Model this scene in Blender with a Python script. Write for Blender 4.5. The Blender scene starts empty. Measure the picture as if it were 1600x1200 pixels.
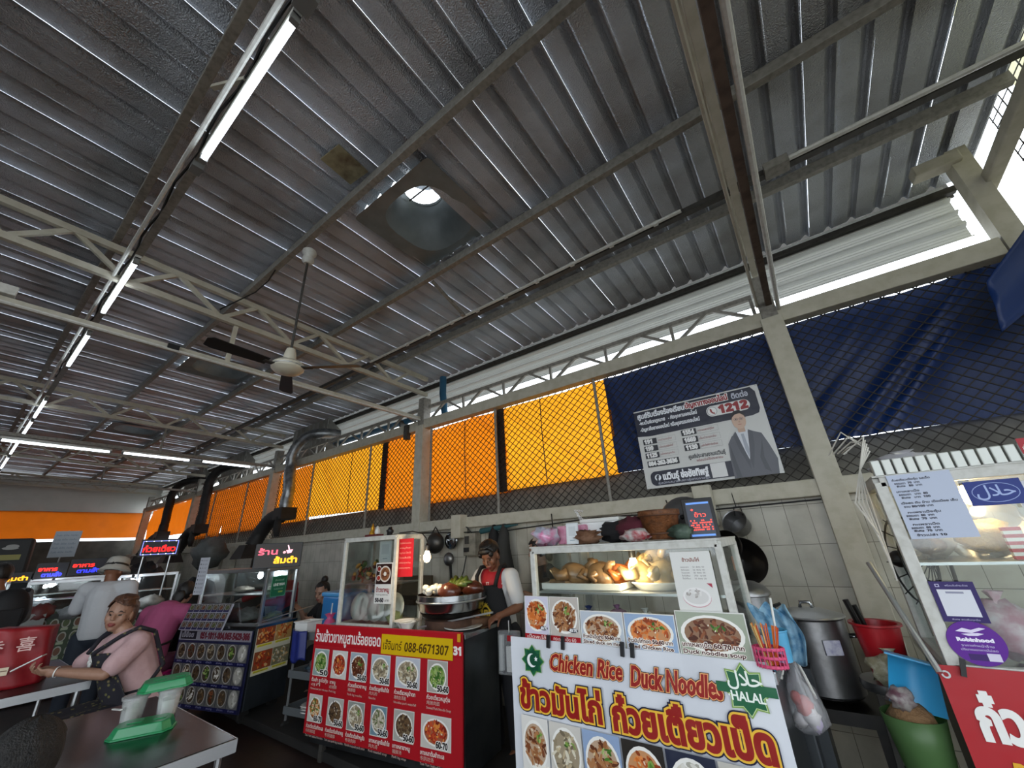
import bpy, math, random
import numpy as np
from mathutils import Vector, Matrix
from mathutils.geometry import delaunay_2d_cdt
R=math.radians; PI=math.pi
S=bpy.context.scene; COL=S.collection
# ------------------------------------------------------------------ camera
cam=bpy.data.objects.new('camera',bpy.data.cameras.new('camera')); COL.objects.link(cam); S.camera=cam
F_PX=601.85
cam.data.sensor_fit='HORIZONTAL'; cam.data.sensor_width=36; cam.data.lens=36*F_PX/1600
cam.data.clip_start=.02; cam.data.clip_end=300
AX=((0.803807,0.59261898,-0.05193317),(-0.26586275,0.27976284,-0.92252358),(-0.53217601,0.755338,0.38243064))
CAM=Vector((0,0,1.6))
right=Vector(AX[0]); up=-Vector(AX[1]); fwd=Vector(AX[2])
mw=Matrix((right,up,-fwd)).transposed().to_4x4(); mw.translation=CAM; cam.matrix_world=mw
# ------------------------------------------------------------------ sky, sun, exposure
S.view_settings.view_transform='Standard'; S.view_settings.look='None'; S.view_settings.gamma=1
S.view_settings.exposure=0.0
W=bpy.data.worlds.new('overcast_sky'); S.world=W; W.use_nodes=True
bg=W.node_tree.nodes['Background']; bg.inputs[0].default_value=(.86,.93,1,1); bg.inputs[1].default_value=4.0
def lamp(name,kind,loc,power,col=(1,1,1),**k):
    l=bpy.data.lights.new(name,kind); l.energy=power; l.color=col
    for a,b in k.items(): setattr(l,a,b)
    o=bpy.data.objects.new(name,l); o.location=loc; COL.objects.link(o); return o
# ------------------------------------------------------------------ materials
def lin(c):
    if isinstance(c,str):
        c=[int(c[i:i+2],16)/255 for i in (0,2,4)]
        return tuple(x/12.92 if x<=.04045 else ((x+.055)/1.055)**2.4 for x in c)
    return tuple(c)
MATS={}
def mat(name,col,rough=.6,metal=0,bump=None,var=None,emit=None,coat=0,spec=.5,trans=None,attr=None):
    """procedural principled material; bump=(scale,strength) var=(scale,colour2,amount)"""
    if name in MATS: return MATS[name]
    m=bpy.data.materials.new(name); m.use_nodes=True; nt=m.node_tree; N=nt.nodes; L=nt.links
    p=N['Principled BSDF']; c=lin(col)+(1,)
    p.inputs['Base Color'].default_value=c; p.inputs['Roughness'].default_value=rough; p.inputs['Metallic'].default_value=metal
    p.inputs['Specular IOR Level'].default_value=spec
    if coat: p.inputs['Coat Weight'].default_value=coat
    tc=N.new('ShaderNodeTexCoord')
    if attr:
        a=N.new('ShaderNodeVertexColor'); a.layer_name=attr; L.new(a.outputs[0],p.inputs['Base Color'])
    if var:
        n=N.new('ShaderNodeTexNoise'); n.inputs['Scale'].default_value=var[0]; n.inputs['Detail'].default_value=5
        L.new(tc.outputs['Object'],n.inputs['Vector'])
        r=N.new('ShaderNodeMapRange'); r.inputs[1].default_value=.42; r.inputs[2].default_value=.68; r.inputs[4].default_value=var[2]
        L.new(n.outputs[0],r.inputs[0])
        x=N.new('ShaderNodeMix'); x.data_type='RGBA'; x.inputs[6].default_value=c; x.inputs[7].default_value=lin(var[1])+(1,)
        L.new(r.outputs[0],x.inputs[0]); L.new(x.outputs[2],p.inputs['Base Color'])
    if bump:
        n=N.new('ShaderNodeTexNoise'); n.inputs['Scale'].default_value=bump[0]; n.inputs['Detail'].default_value=3
        L.new(tc.outputs['Object'],n.inputs['Vector'])
        b=N.new('ShaderNodeBump'); b.inputs['Strength'].default_value=bump[1]; b.inputs['Distance'].default_value=.02
        L.new(n.outputs[0],b.inputs['Height']); L.new(b.outputs[0],p.inputs['Normal'])
    if emit:
        p.inputs['Emission Color'].default_value=lin('ffffff' if emit[0]=='attr' else emit[0])+(1,); p.inputs['Emission Strength'].default_value=emit[1]
        if attr and emit[0]=='attr': L.new(a.outputs[0],p.inputs['Emission Color'])
    if trans:   # thin translucent sheet
        t=N.new('ShaderNodeBsdfTranslucent'); t.inputs[0].default_value=lin(trans[0])+(1,)
        x=N.new('ShaderNodeMixShader'); x.inputs[0].default_value=trans[1]
        L.new(p.outputs[0],x.inputs[1]); L.new(t.outputs[0],x.inputs[2]); L.new(x.outputs[0],N['Material Output'].inputs[0])
    MATS[name]=m; return m
def clear(name,col=(1,1,1),gloss=.1,milk=0.0,rough=.05):
    """clear pane or film: transparent + glossy + a little milky diffuse"""
    if name in MATS: return MATS[name]
    m=bpy.data.materials.new(name); m.use_nodes=True; nt=m.node_tree; N=nt.nodes; L=nt.links
    N.remove(N['Principled BSDF'])
    t=N.new('ShaderNodeBsdfTransparent'); t.inputs[0].default_value=lin(col)+(1,)
    g=N.new('ShaderNodeBsdfGlossy'); g.inputs['Roughness'].default_value=rough
    f=N.new('ShaderNodeLayerWeight'); f.inputs[0].default_value=.35
    r=N.new('ShaderNodeMapRange'); r.inputs[3].default_value=gloss*.5; r.inputs[4].default_value=min(1,gloss*5)
    L.new(f.outputs['Fresnel'],r.inputs[0])
    x=N.new('ShaderNodeMixShader'); L.new(r.outputs[0],x.inputs[0]); L.new(t.outputs[0],x.inputs[1]); L.new(g.outputs[0],x.inputs[2])
    o=x
    if milk:
        d=N.new('ShaderNodeBsdfDiffuse'); d.inputs[0].default_value=lin(col)+(1,)
        o=N.new('ShaderNodeMixShader'); o.inputs[0].default_value=milk
        L.new(x.outputs[0],o.inputs[1]); L.new(d.outputs[0],o.inputs[2])
    L.new(o.outputs[0],N['Material Output'].inputs[0]); MATS[name]=m; return m
# ------------------------------------------------------------------ mesh builder
class MB:
    def __init__(s): s.v=[]; s.f=[]; s.mi=[]; s.m=0; s.c=[]; s.col=(1,1,1); s.M=None
    def add(s,vs,fs):
        b=len(s.v)
        if s.M is not None: vs=[s.M@Vector(v) for v in vs]
        s.v+= [tuple(v) for v in vs]
        for f in fs: s.f.append([b+i for i in f]); s.mi.append(s.m); s.c.append(s.col)
        return s
    def box(s,c,d,rot=None,taper=1):
        x,y,z=d[0]/2,d[1]/2,d[2]/2; t=taper
        vs=[Vector(p) for p in ((-x,-y,-z),(x,-y,-z),(x,y,-z),(-x,y,-z),(-x*t,-y*t,z),(x*t,-y*t,z),(x*t,y*t,z),(-x*t,y*t,z))]
        if rot is not None: vs=[rot@v for v in vs]
        c=Vector(c); return s.add([v+c for v in vs],[(3,2,1,0),(4,5,6,7),(0,1,5,4),(1,2,6,5),(2,3,7,6),(3,0,4,7)])
    def bar(s,a,b,w,h,upv=(0,0,1)):
        a=Vector(a);b=Vector(b);d=(b-a).normalized();u=Vector(upv)
        if abs(d.dot(u))>.99: u=Vector((1,0,0))
        x=d.cross(u).normalized()*w/2; z=x.cross(d).normalized()*h/2
        vs=[p+i*x+j*z for p in (a,b) for i,j in ((-1,-1),(1,-1),(1,1),(-1,1))]
        return s.add(vs,[(3,2,1,0),(4,5,6,7),(0,1,5,4),(1,2,6,5),(2,3,7,6),(3,0,4,7)])
    def tube(s,pts,r,n=8,cap=True,closed=False):
        pts=[Vector(p) for p in pts]; k=len(pts); rs=r if isinstance(r,(list,tuple)) else [r]*k
        vs=[];fs=[];px=None
        for i,p in enumerate(pts):
            if closed: d=pts[(i+1)%k]-pts[i-1]
            else: d=pts[min(i+1,k-1)]-pts[max(i-1,0)]
            d=d.normalized() if d.length>1e-9 else Vector((0,0,1))
            if px is None:
                px=d.orthogonal().normalized()
            else:
                px=px-d*px.dot(d); px=px.normalized() if px.length>1e-6 else d.orthogonal().normalized()
            py=d.cross(px)
            for j in range(n):
                a=2*PI*j/n; vs.append(p+(px*math.cos(a)+py*math.sin(a))*rs[i])
        for i in range(k if closed else k-1):
            i2=(i+1)%k
            for j in range(n): fs.append((i*n+j,i*n+(j+1)%n,i2*n+(j+1)%n,i2*n+j))
        if cap and not closed: fs.append(tuple(range(n))[::-1]); fs.append(tuple((k-1)*n+j for j in range(n)))
        return s.add(vs,fs)
    def lathe(s,prof,c=(0,0,0),n=24,rot=None,ax=(1,1),cap=True,fn=None):
        vs=[];fs=[];c=Vector(c);k=len(prof)
        for r,z in prof:
            for j in range(n):
                a=2*PI*j/n; q=fn(a,r,z) if fn else r
                v=Vector((q*math.cos(a)*ax[0],q*math.sin(a)*ax[1],z))
                if rot is not None: v=rot@v
                vs.append(v+c)
        for i in range(k-1):
            for j in range(n): fs.append((i*n+j,i*n+(j+1)%n,(i+1)*n+(j+1)%n,(i+1)*n+j))
        if cap:
            if prof[0][0]>1e-4: fs.append(tuple(range(n))[::-1])
            if prof[-1][0]>1e-4: fs.append(tuple((k-1)*n+j for j in range(n)))
        return s.add(vs,fs)
    def sphere(s,c,r,n=12,m=8,rot=None,jit=0,rnd=random):
        r=r if isinstance(r,(tuple,list)) else (r,r,r); c=Vector(c); vs=[];fs=[]
        for i in range(m+1):
            t=PI*i/m
            for j in range(n):
                a=2*PI*j/n; q=1+(rnd.uniform(-jit,jit) if jit and 0<i<m else 0)
                v=Vector((r[0]*math.sin(t)*math.cos(a)*q,r[1]*math.sin(t)*math.sin(a)*q,r[2]*math.cos(t)*q))
                if rot is not None: v=rot@v
                vs.append(v+c)
        for i in range(m):
            for j in range(n): fs.append((i*n+j,(i+1)*n+j,(i+1)*n+(j+1)%n,i*n+(j+1)%n))
        return s.add(vs,fs)
    def poly(s,pts): return s.add(pts,[tuple(range(len(pts)))])
    def prism(s,pts,d):
        """extrude a 3-D polygon by vector d"""
        n=len(pts); a=[Vector(p) for p in pts]; d=Vector(d); b=[p+d for p in a]
        return s.add(a+b,[tuple(range(n))[::-1],tuple(range(n,2*n))]+[(i,(i+1)%n,n+(i+1)%n,n+i) for i in range(n)])
    def grid(s,fn,nu,nv,thick=None):
        vs=[Vector(fn(i/nu,j/nv)) for j in range(nv+1) for i in range(nu+1)]; w=nu+1
        fs=[(j*w+i,j*w+i+1,(j+1)*w+i+1,(j+1)*w+i) for j in range(nv) for i in range(nu)]
        if thick:
            t=Vector(thick); n=len(vs); vs=vs+[v+t for v in vs]
            fs=fs+[tuple(n+q for q in f[::-1]) for f in fs]
            rim=[i for i in range(w)]+[j*w+nu for j in range(1,nv+1)]+[nv*w+i for i in range(nu-1,-1,-1)]+[j*w for j in range(nv-1,0,-1)]
            fs+=[(a,n+a,n+b,b) for a,b in zip(rim,rim[1:]+rim[:1])]
        return s.add(vs,fs)
    def build(s,name,mats,parent=None,smooth=False,attr=False,bevel=0):
        me=bpy.data.meshes.new(name); me.from_pydata(s.v,[],s.f)
        for m in (mats if isinstance(mats,(list,tuple)) else [mats]): me.materials.append(m)
        if any(s.mi): me.polygons.foreach_set('material_index',s.mi)
        if attr:
            ca=me.color_attributes.new('Col','FLOAT_COLOR','CORNER'); buf=[]
            for f,c in zip(s.f,s.c): buf+=list(tuple(c)+(1,))*len(f)
            ca.data.foreach_set('color',buf)
        if smooth: me.shade_smooth() if smooth is True else me.set_sharp_from_angle(angle=R(smooth)) or None
        if smooth and smooth is not True: me.polygons.foreach_set('use_smooth',[True]*len(me.polygons))
        me.update(); o=bpy.data.objects.new(name,me); COL.objects.link(o)
        if parent: o.parent=parent
        if bevel:
            b=o.modifiers.new('bevel','BEVEL'); b.width=bevel; b.segments=2; b.limit_method='ANGLE'
        return o
def tag(o,label=None,cat=None,group=None,kind=None):
    if label: o['label']=label
    if cat: o['category']=cat
    if group: o['group']=group
    if kind: o['kind']=kind
    return o
def thing(name,label,cat,loc=(0,0,0),rz=0,group=None):
    o=bpy.data.objects.new(name,None); o.empty_display_size=.1; COL.objects.link(o); o.location=loc; o.rotation_euler=(0,0,rz)
    return tag(o,label,cat,group)
def struct(o): o['kind']='structure'; return o
def copy_tree(o,loc=None,rz=None,label=None,parent=None):
    c=o.copy(); COL.objects.link(c)
    if parent: c.parent=parent
    for ch in o.children: copy_tree(ch,parent=c)
    if loc is not None: c.location=loc
    if rz is not None: c.rotation_euler=(0,0,rz)
    if label: c['label']=label
    return c
def rotm(x=0,y=0,z=0): return (Matrix.Rotation(z,3,'Z')@Matrix.Rotation(y,3,'Y')@Matrix.Rotation(x,3,'X'))
# ------------------------------------------------------------------ lettering and printed panels
TXT=bpy.data.scenes.new('lettering_bench'); TCACHE={}
def outline(s,res=2,shear=0):
    """closed contours of a string, as arrays of points"""
    k=(s,res,shear)
    if k in TCACHE: return TCACHE[k]
    cu=bpy.data.curves.new('t','FONT'); cu.body=s; cu.size=1; cu.resolution_u=res; cu.fill_mode='NONE'; cu.shear=shear
    ob=bpy.data.objects.new('t',cu); TXT.collection.objects.link(ob)
    TXT.view_layers[0].update(); me=ob.evaluated_get(TXT.view_layers[0].depsgraph).to_mesh()
    v=np.array([(p.co.x,p.co.y) for p in me.vertices]).reshape(-1,2); nx={}
    for q in me.edges: i,j=q.vertices; nx.setdefault(i,[]).append(j); nx.setdefault(j,[]).append(i)
    bpy.data.objects.remove(ob); bpy.data.curves.remove(cu); seen=set(); loops=[]
    for i in range(len(v)):
        if i in seen or i not in nx: continue
        lp=[i]; seen.add(i); c=i+1 if i+1 in nx[i] else nx[i][0]
        while c not in seen: lp.append(c); seen.add(c); n=[q for q in nx[c] if q not in seen]; c=n[0] if n else i
        if len(lp)>2: loops.append(v[lp])
    TCACHE[k]=loops; return loops
def grow(loops,d):
    """contours offset outward by d (holes shrink)"""
    area=[float((p[:,0]*np.roll(p[:,1],-1)-np.roll(p[:,0],-1)*p[:,1]).sum()) for p in loops]; box=[(p.min(0),p.max(0)) for p in loops]; out=[]
    for k,p in enumerate(loops):
        big=k
        for j in range(len(loops)):      # a hole takes the sign of the letter round it
            if j!=k and abs(area[j])>abs(area[big]) and (box[j][0]<=box[k][0]).all() and (box[j][1]>=box[k][1]).all() and area[j]*area[k]<0: big=j
        sg=1 if area[big]>0 else -1
        keep=[i for i in range(len(p)) if np.hypot(*(p[i]-p[i-1]))>1e-7]
        p=p[keep]
        if len(p)<3: continue
        e=np.roll(p,-1,0)-p; e/=np.linalg.norm(e,axis=1)[:,None]+1e-12; n=np.stack([e[:,1],-e[:,0]],1)*sg; m=n+np.roll(n,1,0); l=np.linalg.norm(m,axis=1)+1e-9
        m/=l[:,None]; out.append(p+m*(d/np.clip(l/2,.55,1))[:,None])
    return out
def fill(loops):
    """non-zero winding triangulation"""
    if not loops: return np.zeros((0,2)),[]
    v=np.concatenate(loops); e=[]; o=0
    for p in loops: n=len(p); e+=[(o+i,o+(i+1)%n) for i in range(n)]; o+=n
    sc=1/max(1e-9,np.ptp(v,axis=0).max()); vo,_,fo,_,_,_=delaunay_2d_cdt([Vector(p*sc) for p in v],e,[],0,1e-6); vo=np.array([tuple(p) for p in vo])/sc; e=np.array(e); a=v[e[:,0]]; b=v[e[:,1]]; tri=[]
    for f in fo:
        c=vo[list(f)].mean(0); u=(a[:,1]<=c[1])&(b[:,1]>c[1]); d=(a[:,1]>c[1])&(b[:,1]<=c[1])
        cr=(b[:,0]-a[:,0])*(c[1]-a[:,1])-(c[0]-a[:,0])*(b[:,1]-a[:,1])
        if int((u&(cr>0)).sum())-int((d&(cr<0)).sum())!=0: tri.append(tuple(f))
    return vo,tri
PRINT=mat('printed_vinyl','ffffff',.45,attr='Col',spec=.3)
PRINT_V=mat('printed_banner_cloth','ffffff',.4,attr='Col',spec=.4,bump=(5,.5))
LED=mat('led_dots','000000',.5,attr='Col',emit=('attr',1.6))
class Print:
    """flat artwork: x right, z up, facing -y, origin bottom-left; each layer lies a hair in front of the last"""
    def __init__(s,w,h,step=.00012): s.w=w; s.h=h; s.b=MB(); s.k=0; s.step=step; s.wave=None; s.rnd=random.Random(int(w*1e4+h*1e3))
    def _p(s,pts): return [(x,-s.k*s.step,z) for x,z in pts]
    def lay(s,c): s.k+=1; s.b.col=lin(c); return s
    def poly(s,pts,c): s.lay(c); s.b.poly(s._p(pts)); return s
    def rect(s,x,z,w,h,c): return s.poly([(x,z),(x+w,z),(x+w,z+h),(x,z+h)],c)
    def frame(s,x,z,w,h,t,c):
        s.lay(c)
        for a in ((x,z,w,t),(x,z+h-t,w,t),(x,z+t,t,h-2*t),(x+w-t,z+t,t,h-2*t)): s.b.poly(s._p([(a[0],a[1]),(a[0]+a[2],a[1]),(a[0]+a[2],a[1]+a[3]),(a[0],a[1]+a[3])]))
    def disc(s,x,z,r,c,rz=None,n=22,rot=0):
        rz=rz or r; ca,sa=math.cos(rot),math.sin(rot); pts=[]
        for i in range(n):
            a=2*PI*i/n; u=r*math.cos(a); v=rz*math.sin(a); pts.append((x+u*ca-v*sa,z+u*sa+v*ca))
        return s.poly(pts,c)
    def rrect(s,x,z,w,h,r,c):
        pts=[]
        for cx,cz,a0 in ((x+w-r,z+r,-90),(x+w-r,z+h-r,0),(x+r,z+h-r,90),(x+r,z+r,180)):
            for i in range(6): a=R(a0+18*i); pts.append((cx+r*math.cos(a),cz+r*math.sin(a)))
        return s.poly(pts,c)
    def star(s,x,z,r1,r2,n,c,rot=0):
        return s.poly([(x+(r1 if i%2==0 else r2)*math.sin(PI*i/n+rot),z+(r1 if i%2==0 else r2)*math.cos(PI*i/n+rot)) for i in range(2*n)],c)
    def text(s,t,x,z,size,c,fit=None,align='L',bold=0,edges=(),shear=0,res=2,rot=0):
        """fit = width the line is squeezed to; bold and edges=[(w,colour)] are ribbons along the outlines"""
        t=''.join(chr((0x1D7EC if bold else 0x1D7E2)+int(c)) if c in '0123456789' else c for c in t)
        L=outline(t,res,shear)
        if not L: return s
        al=np.concatenate(L); x0,x1=al[:,0].min(),al[:,0].max(); sx=size
        if fit: sx=fit/(x1-x0)
        off=x-(0 if align=='L' else (x1-x0)*sx/2 if align=='C' else (x1-x0)*sx); cr,sr=math.cos(rot),math.sin(rot)
        def T(p):
            q=np.stack([(p[:,0]-x0)*sx+off-x,p[:,1]*size],1); return np.stack([q[:,0]*cr-q[:,1]*sr+x,q[:,0]*sr+q[:,1]*cr+z],1)
        L=[T(p) for p in L]
        for w,col in list(edges)+[(0,c)]:
            vo,tri=fill(grow(L,w+bold) if w+bold>0 else L); s.lay(col); s.b.add(s._p([tuple(p) for p in vo]),tri)
        return s
    def bits(s,x,z,r,cols,n,size,long=1.8,rz=None,shape='leaf'):
        """scraps of food scattered inside an ellipse"""
        q=s.rnd; rz=rz or r
        for i in range(n):
            a=q.uniform(0,2*PI); d=math.sqrt(q.random()); px=x+r*d*math.cos(a); pz=z+rz*d*math.sin(a)
            s.disc(px,pz,size*q.uniform(.6,1.3)*long,q.choice(cols),size*q.uniform(.5,1.1),n=8,rot=q.uniform(0,PI))
            s.k-=.8
        return s
    def build(s,name,parent=None,M=None,mat=None,label=None):
        if s.wave:
            s.b.v=[(x,y+s.wave(x,z),z) for x,y,z in s.b.v]
        if M is not None: s.b.v=[tuple(M@Vector(p)) for p in s.b.v]
        o=s.b.build(name,mat or PRINT,parent,attr=True)
        if label: o['label']=label
        return o
# ================================================================== THE HALL
concrete=mat('dusty_concrete','8f8c82',.85,var=(4,'7c786e',.5),bump=(40,.1))
cream=mat('old_cream_paint','b3afa0',.7,var=(11,'98937f',.5),bump=(60,.06))
steel_paint=mat('grey_painted_steel','85827a',.55,var=(30,'5d5850',.6))
dark_steel=mat('dark_steel','45433f',.6,.3,var=(20,'2f2b27',.7))
foil=mat('crinkled_foil','b6bac1',.38,.93,bump=(110,.9),var=(1.7,'8a8886',.8))
white_sheet=mat('white_metal_cladding','bcbdb8',.45,.1,var=(3,'aeb0ab',.6),trans=('d9dad4',.1))
white_paint=mat('white_paint','c4c4be',.5,var=(30,'98968c',.4))
alu=mat('brushed_aluminium','b9bbbc',.32,.9,bump=(90,.03))
inox=mat('stainless_steel','a8abad',.22,1,bump=(18,.03))
black_plastic=mat('black_plastic','161617',.45)
black_wire=mat('black_cable','121212',.5)
dark_rubber=mat('dark_rubber','1c1b1a',.8)
mesh_wire=mat('rusty_wire','26221d',.7,.3)
cordM=mat('white_cord','c9c6bd',.6)
def zA(y): return 4.42-.041*y
# floor
flo=mat('red_brown_floor','2b1c18',.38,var=(6,'1c1512',.8),bump=(30,.05))
nt=flo.node_tree; tx=nt.nodes.new('ShaderNodeTexBrick'); tx.offset=0; tx.inputs['Scale'].default_value=3.3
tx.inputs['Brick Width'].default_value=1; tx.inputs['Row Height'].default_value=1; tx.inputs['Mortar Size'].default_value=.012
tx.inputs['Color1'].default_value=lin('33201b')+(1,); tx.inputs['Color2'].default_value=lin('2a1a17')+(1,); tx.inputs['Mortar'].default_value=lin('171311')+(1,)
nt.links.new([n for n in nt.nodes if n.type=='TEX_COORD'][0].outputs['Object'],tx.inputs['Vector'])
nt.links.new(tx.outputs[0],[n for n in nt.nodes if n.type=='MIX'][0].inputs[6])
struct(MB().box((-8.5,-.6,-.06),(30,10,.12)).build('floor',flo))
# yard outside, only seen as bounce light
struct(MB().box((-8,0,-.22),(90,70,.1)).build('trim_1',mat('pale_concrete_yard','8a8780',.9,var=(2,'77746c',.6))))
# tiled wall
tile=mat('old_wall_tile','b5b2a6',.35,spec=.4,var=(5,'8d897c',.55))
nt=tile.node_tree; tcn=[n for n in nt.nodes if n.type=='TEX_COORD'][0]
sx=nt.nodes.new('ShaderNodeSeparateXYZ'); cx=nt.nodes.new('ShaderNodeCombineXYZ'); nt.links.new(tcn.outputs['Object'],sx.inputs[0])
nt.links.new(sx.outputs[0],cx.inputs[0]); nt.links.new(sx.outputs[2],cx.inputs[1])
tx=nt.nodes.new('ShaderNodeTexBrick'); tx.offset=0; tx.inputs['Scale'].default_value=1; tx.inputs['Brick Width'].default_value=.16; tx.inputs['Row Height'].default_value=.295
tx.inputs['Mortar Size'].default_value=.0022; tx.inputs['Color1'].default_value=lin('bab7aa')+(1,); tx.inputs['Color2'].default_value=lin('aeab9e')+(1,); tx.inputs['Mortar'].default_value=lin('5c594f')+(1,)
nt.links.new(cx.outputs[0],tx.inputs['Vector']); nt.links.new(tx.outputs[0],[n for n in nt.nodes if n.type=='MIX'][0].inputs[6])
struct(MB().box((-8.9,4.06,.92),(22.2,.12,1.86)).build('wall_back',tile))
struct(MB().box((-8.9,4.0,1.885),(22.2,.17,.13)).build('trim_2',cream,bevel=.01))       # ledge on the tiles
struct(MB().box((-8.9,4.25,2.08),(22.2,.05,.37)).build('trim_3',mat('grey_render','6a6862',.9,var=(4,'4d4b47',.8))))
# long top beam
struct(MB().box((-8.95,4.0,3.415),(21.2,.13,.15)).build('trim_4',cream,bevel=.008))
# posts
pk=0
for px in (.19,-4.58,-9.5,-14.3,-19.2):
    b=MB().box((px,4.0,1.7),(.17,.2,3.4)); b.m=1; b.box((px,4.0,3.63),(.13,.15,.46))
    struct(b.build('trim_%d'%(5+pk),[cream,steel_paint],bevel=.006)); pk+=1
# roof sheets : 'ceiling'
b=MB(); rnd=random.Random(4)
holes=[(-2.68,-1.9,1.42,2.3),(-7.62,-6.84,1.42,2.3),(-12.56,-11.78,1.42,2.3)]
PITCH=.19
def roof_z(x,y): return zA(y)+.14
nx0=int(-24/PITCH); nx1=int(2.0/PITCH)
prof=((0,0),(.116,0),(.154,.036),(.168,.036),(.18,0))
ys=[-5.2+i*.48 for i in range(21)]; ys[-1]=4.42
for k in range(nx0,nx1):
    x0=k*PITCH; sag=[rnd.uniform(-.006,.006) for _ in ys]; over=.004*(k%4==0)
    hol=[h for h in holes if h[0]-.01<x0+.05<h[1]]
    segs=[(-5.2,4.42)]
    if hol: segs=[(-5.2,hol[0][2]),(hol[0][3],4.42)]
    for s0,s1 in segs:
        yy=[s0]+[y for y in ys if s0+.05<y<s1-.05]+[s1]; pts=[]
        for j,y in enumerate(yy):
            for (dx,dz) in prof+((PITCH,0),):
                pts.append((x0+dx,y,roof_z(x0,y)+dz-over+rnd.uniform(-.002,.002)))
        n=len(prof)+1
        b.add(pts,[(j*n+i,(j+1)*n+i,(j+1)*n+i+1,j*n+i+1) for j in range(len(yy)-1) for i in range(n-1)])
struct(b.build('ceiling',foil,smooth=24))
tag(MB().box((-2.28,1.06,zA(1.06)+.125),(.22,.28,.012),rotm(z=.1)).build('roof_patch',mat('stained_board','8a8468',.8,var=(9,'4a3520',.8))),'small yellow-stained board patch under the roof left of the nearest vent','patch')
# cladding above the gap, ribs running along the wall
b=MB()
def clad(u,v):
    k=v*20; ph=(v*4)%1
    return (-21+u*22.75,4.47-(.045 if ph<.2 else 0)+(.006*((int(v*40))%2)),3.80+v*.57)
b.grid(clad,23,40); struct(b.build('wall_upper',white_sheet))
struct(MB().bar((-21,4.43,4.30),(1.8,4.43,4.30),.05,.06).bar((-21,4.5,4.4),(1.8,4.5,4.4),.02,.26).build('trim_10',dark_steel))  # second bar is added to block daylight showing through the wavy roof edge
# far end wall with orange curtain over it is built with the tarps
struct(MB().box((-20.2,0,1.22),(.12,9.0,2.44)).build('wall_left',mat('dim_end_wall','55534c',.9,var=(3,'3c3a36',.8))))
struct(MB().box((-20.2,0,3.9),(.1,9.0,1.1)).build('trim_11',white_sheet))
struct(MB().box((-11.8,-5.3,2.3),(17,.12,4.6)).build('wall_light_block',mat('dark_blocker_wall','4a4843',.9,var=(2,'34322e',.7))))  # unseen wall added behind the camera to cut daylight and darken the left
# purlins
k=12
for y in (-4.3,-3.2,-2.1,-.95,.16,1.26,2.37,3.43):
    b=MB().box((-9.05,y,zA(y)+.085),(21.9,.055,.095)); struct(b.build('trim_%d'%k,steel_paint,bevel=.004)); k+=1
# roof trusses across the hall
def tube_sq(b,p,q,w): b.bar(p,q,w,w)
def truss(x,name,label):
    t=thing(name,label,'truss',(x,0,0),group=None)
    zT=lambda y:4.375-.036*y; zB=lambda y:4.075-.03*y
    MB().bar((0,-5,zT(-5)),(0,4.05,zT(4.05)),.05,.06).build('top_chord',cream,t)
    MB().bar((0,-5,zB(-5)),(0,4.05,zB(4.05)),.05,.06).build('bottom_chord',cream,t)
    tops=[-.1+.755*i for i in range(-6,6)]; bots=[-.42+.755*i for i in range(-6,6)]
    for i in range(len(tops)):
        MB().bar((0,bots[i],zB(bots[i])),(0,tops[i],zT(tops[i])),.035,.04).build('web',cream,t)
        if i+1<len(bots): MB().bar((0,tops[i],zT(tops[i])),(0,bots[i+1],zB(bots[i+1])),.035,.04).build('web',cream,t)
    return t
names=['cream steel roof truss crossing nearest the ceiling fan','roof truss beyond the ceiling fan, second row back','third roof truss back, above the cross row of tube lights','roof truss farthest down the hall at its dim end']
for x,l in zip((-4.6,-9.5,-14.3,-19.1),names): truss(x,'roof_truss',l)
t=truss(.19,'roof_truss','cream roof truss seen from below at right, meeting the leaning post')
# conduit rails under the trusses with their hangers
def pipe(name,label,pts,r,m,cat='pipe',n=8):
    o=MB().tube(pts,r,n).build(name,m,None,smooth=40); return tag(o,label,cat)
t=thing('hanging_rail','cream rail hung under the truss by the fan, with white conduit','rail',(-4.62,0,0))
MB().bar((0,-5,3.60),(0,3.93,3.52),.06,.05).build('rail_bar',cream,t); MB().tube([(.06,-5,3.57),(.06,3.9,3.48)],.014,6).build('conduit',white_paint,t,smooth=40)
MB().bar((0,1.25,4.04),(0,1.25,3.57),.04,.03).build('hanger',cream,t); MB().box((.02,-.33,3.64),(.07,.22,.08)).build('junction_box',white_paint,t,bevel=.006)
MB().box((.06,.78,3.54),(.03,.09,.05)).build('pipe_clip',black_plastic,t)
t=thing('hanging_rail','brown rail with white pipe running under the right-hand truss','rail',(.27,0,0))
MB().bar((-.06,-4,3.62),(-.06,3.95,3.55),.05,.05).build('rail_bar',mat('rust_brown_steel','5a4a3e',.7,var=(14,'3b2a22',.8)),t)
MB().tube([(0,-4,3.58),(0,1.6,3.55),(0,3.93,3.47)],.018,8).build('white_pipe',white_paint,t,smooth=40); MB().tube([(-.16,-3,3.66),(-.16,1.2,3.63),(-.15,3.93,3.55)],.013,6).build('thin_conduit',cream,t,smooth=40)
# far hangers
for x,l in ((-9.52,'dark rail under the second truss back'),(-14.3,'dark rail under the third truss back')):
    t=thing('hanging_rail',l,'rail',(x,0,0)); MB().bar((0,-4,3.6),(0,3.93,3.5),.05,.05).build('rail_bar',steel_paint,t); MB().bar((0,1.9,4.02),(0,1.9,3.55),.03,.03).build('hanger',steel_paint,t)
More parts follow.
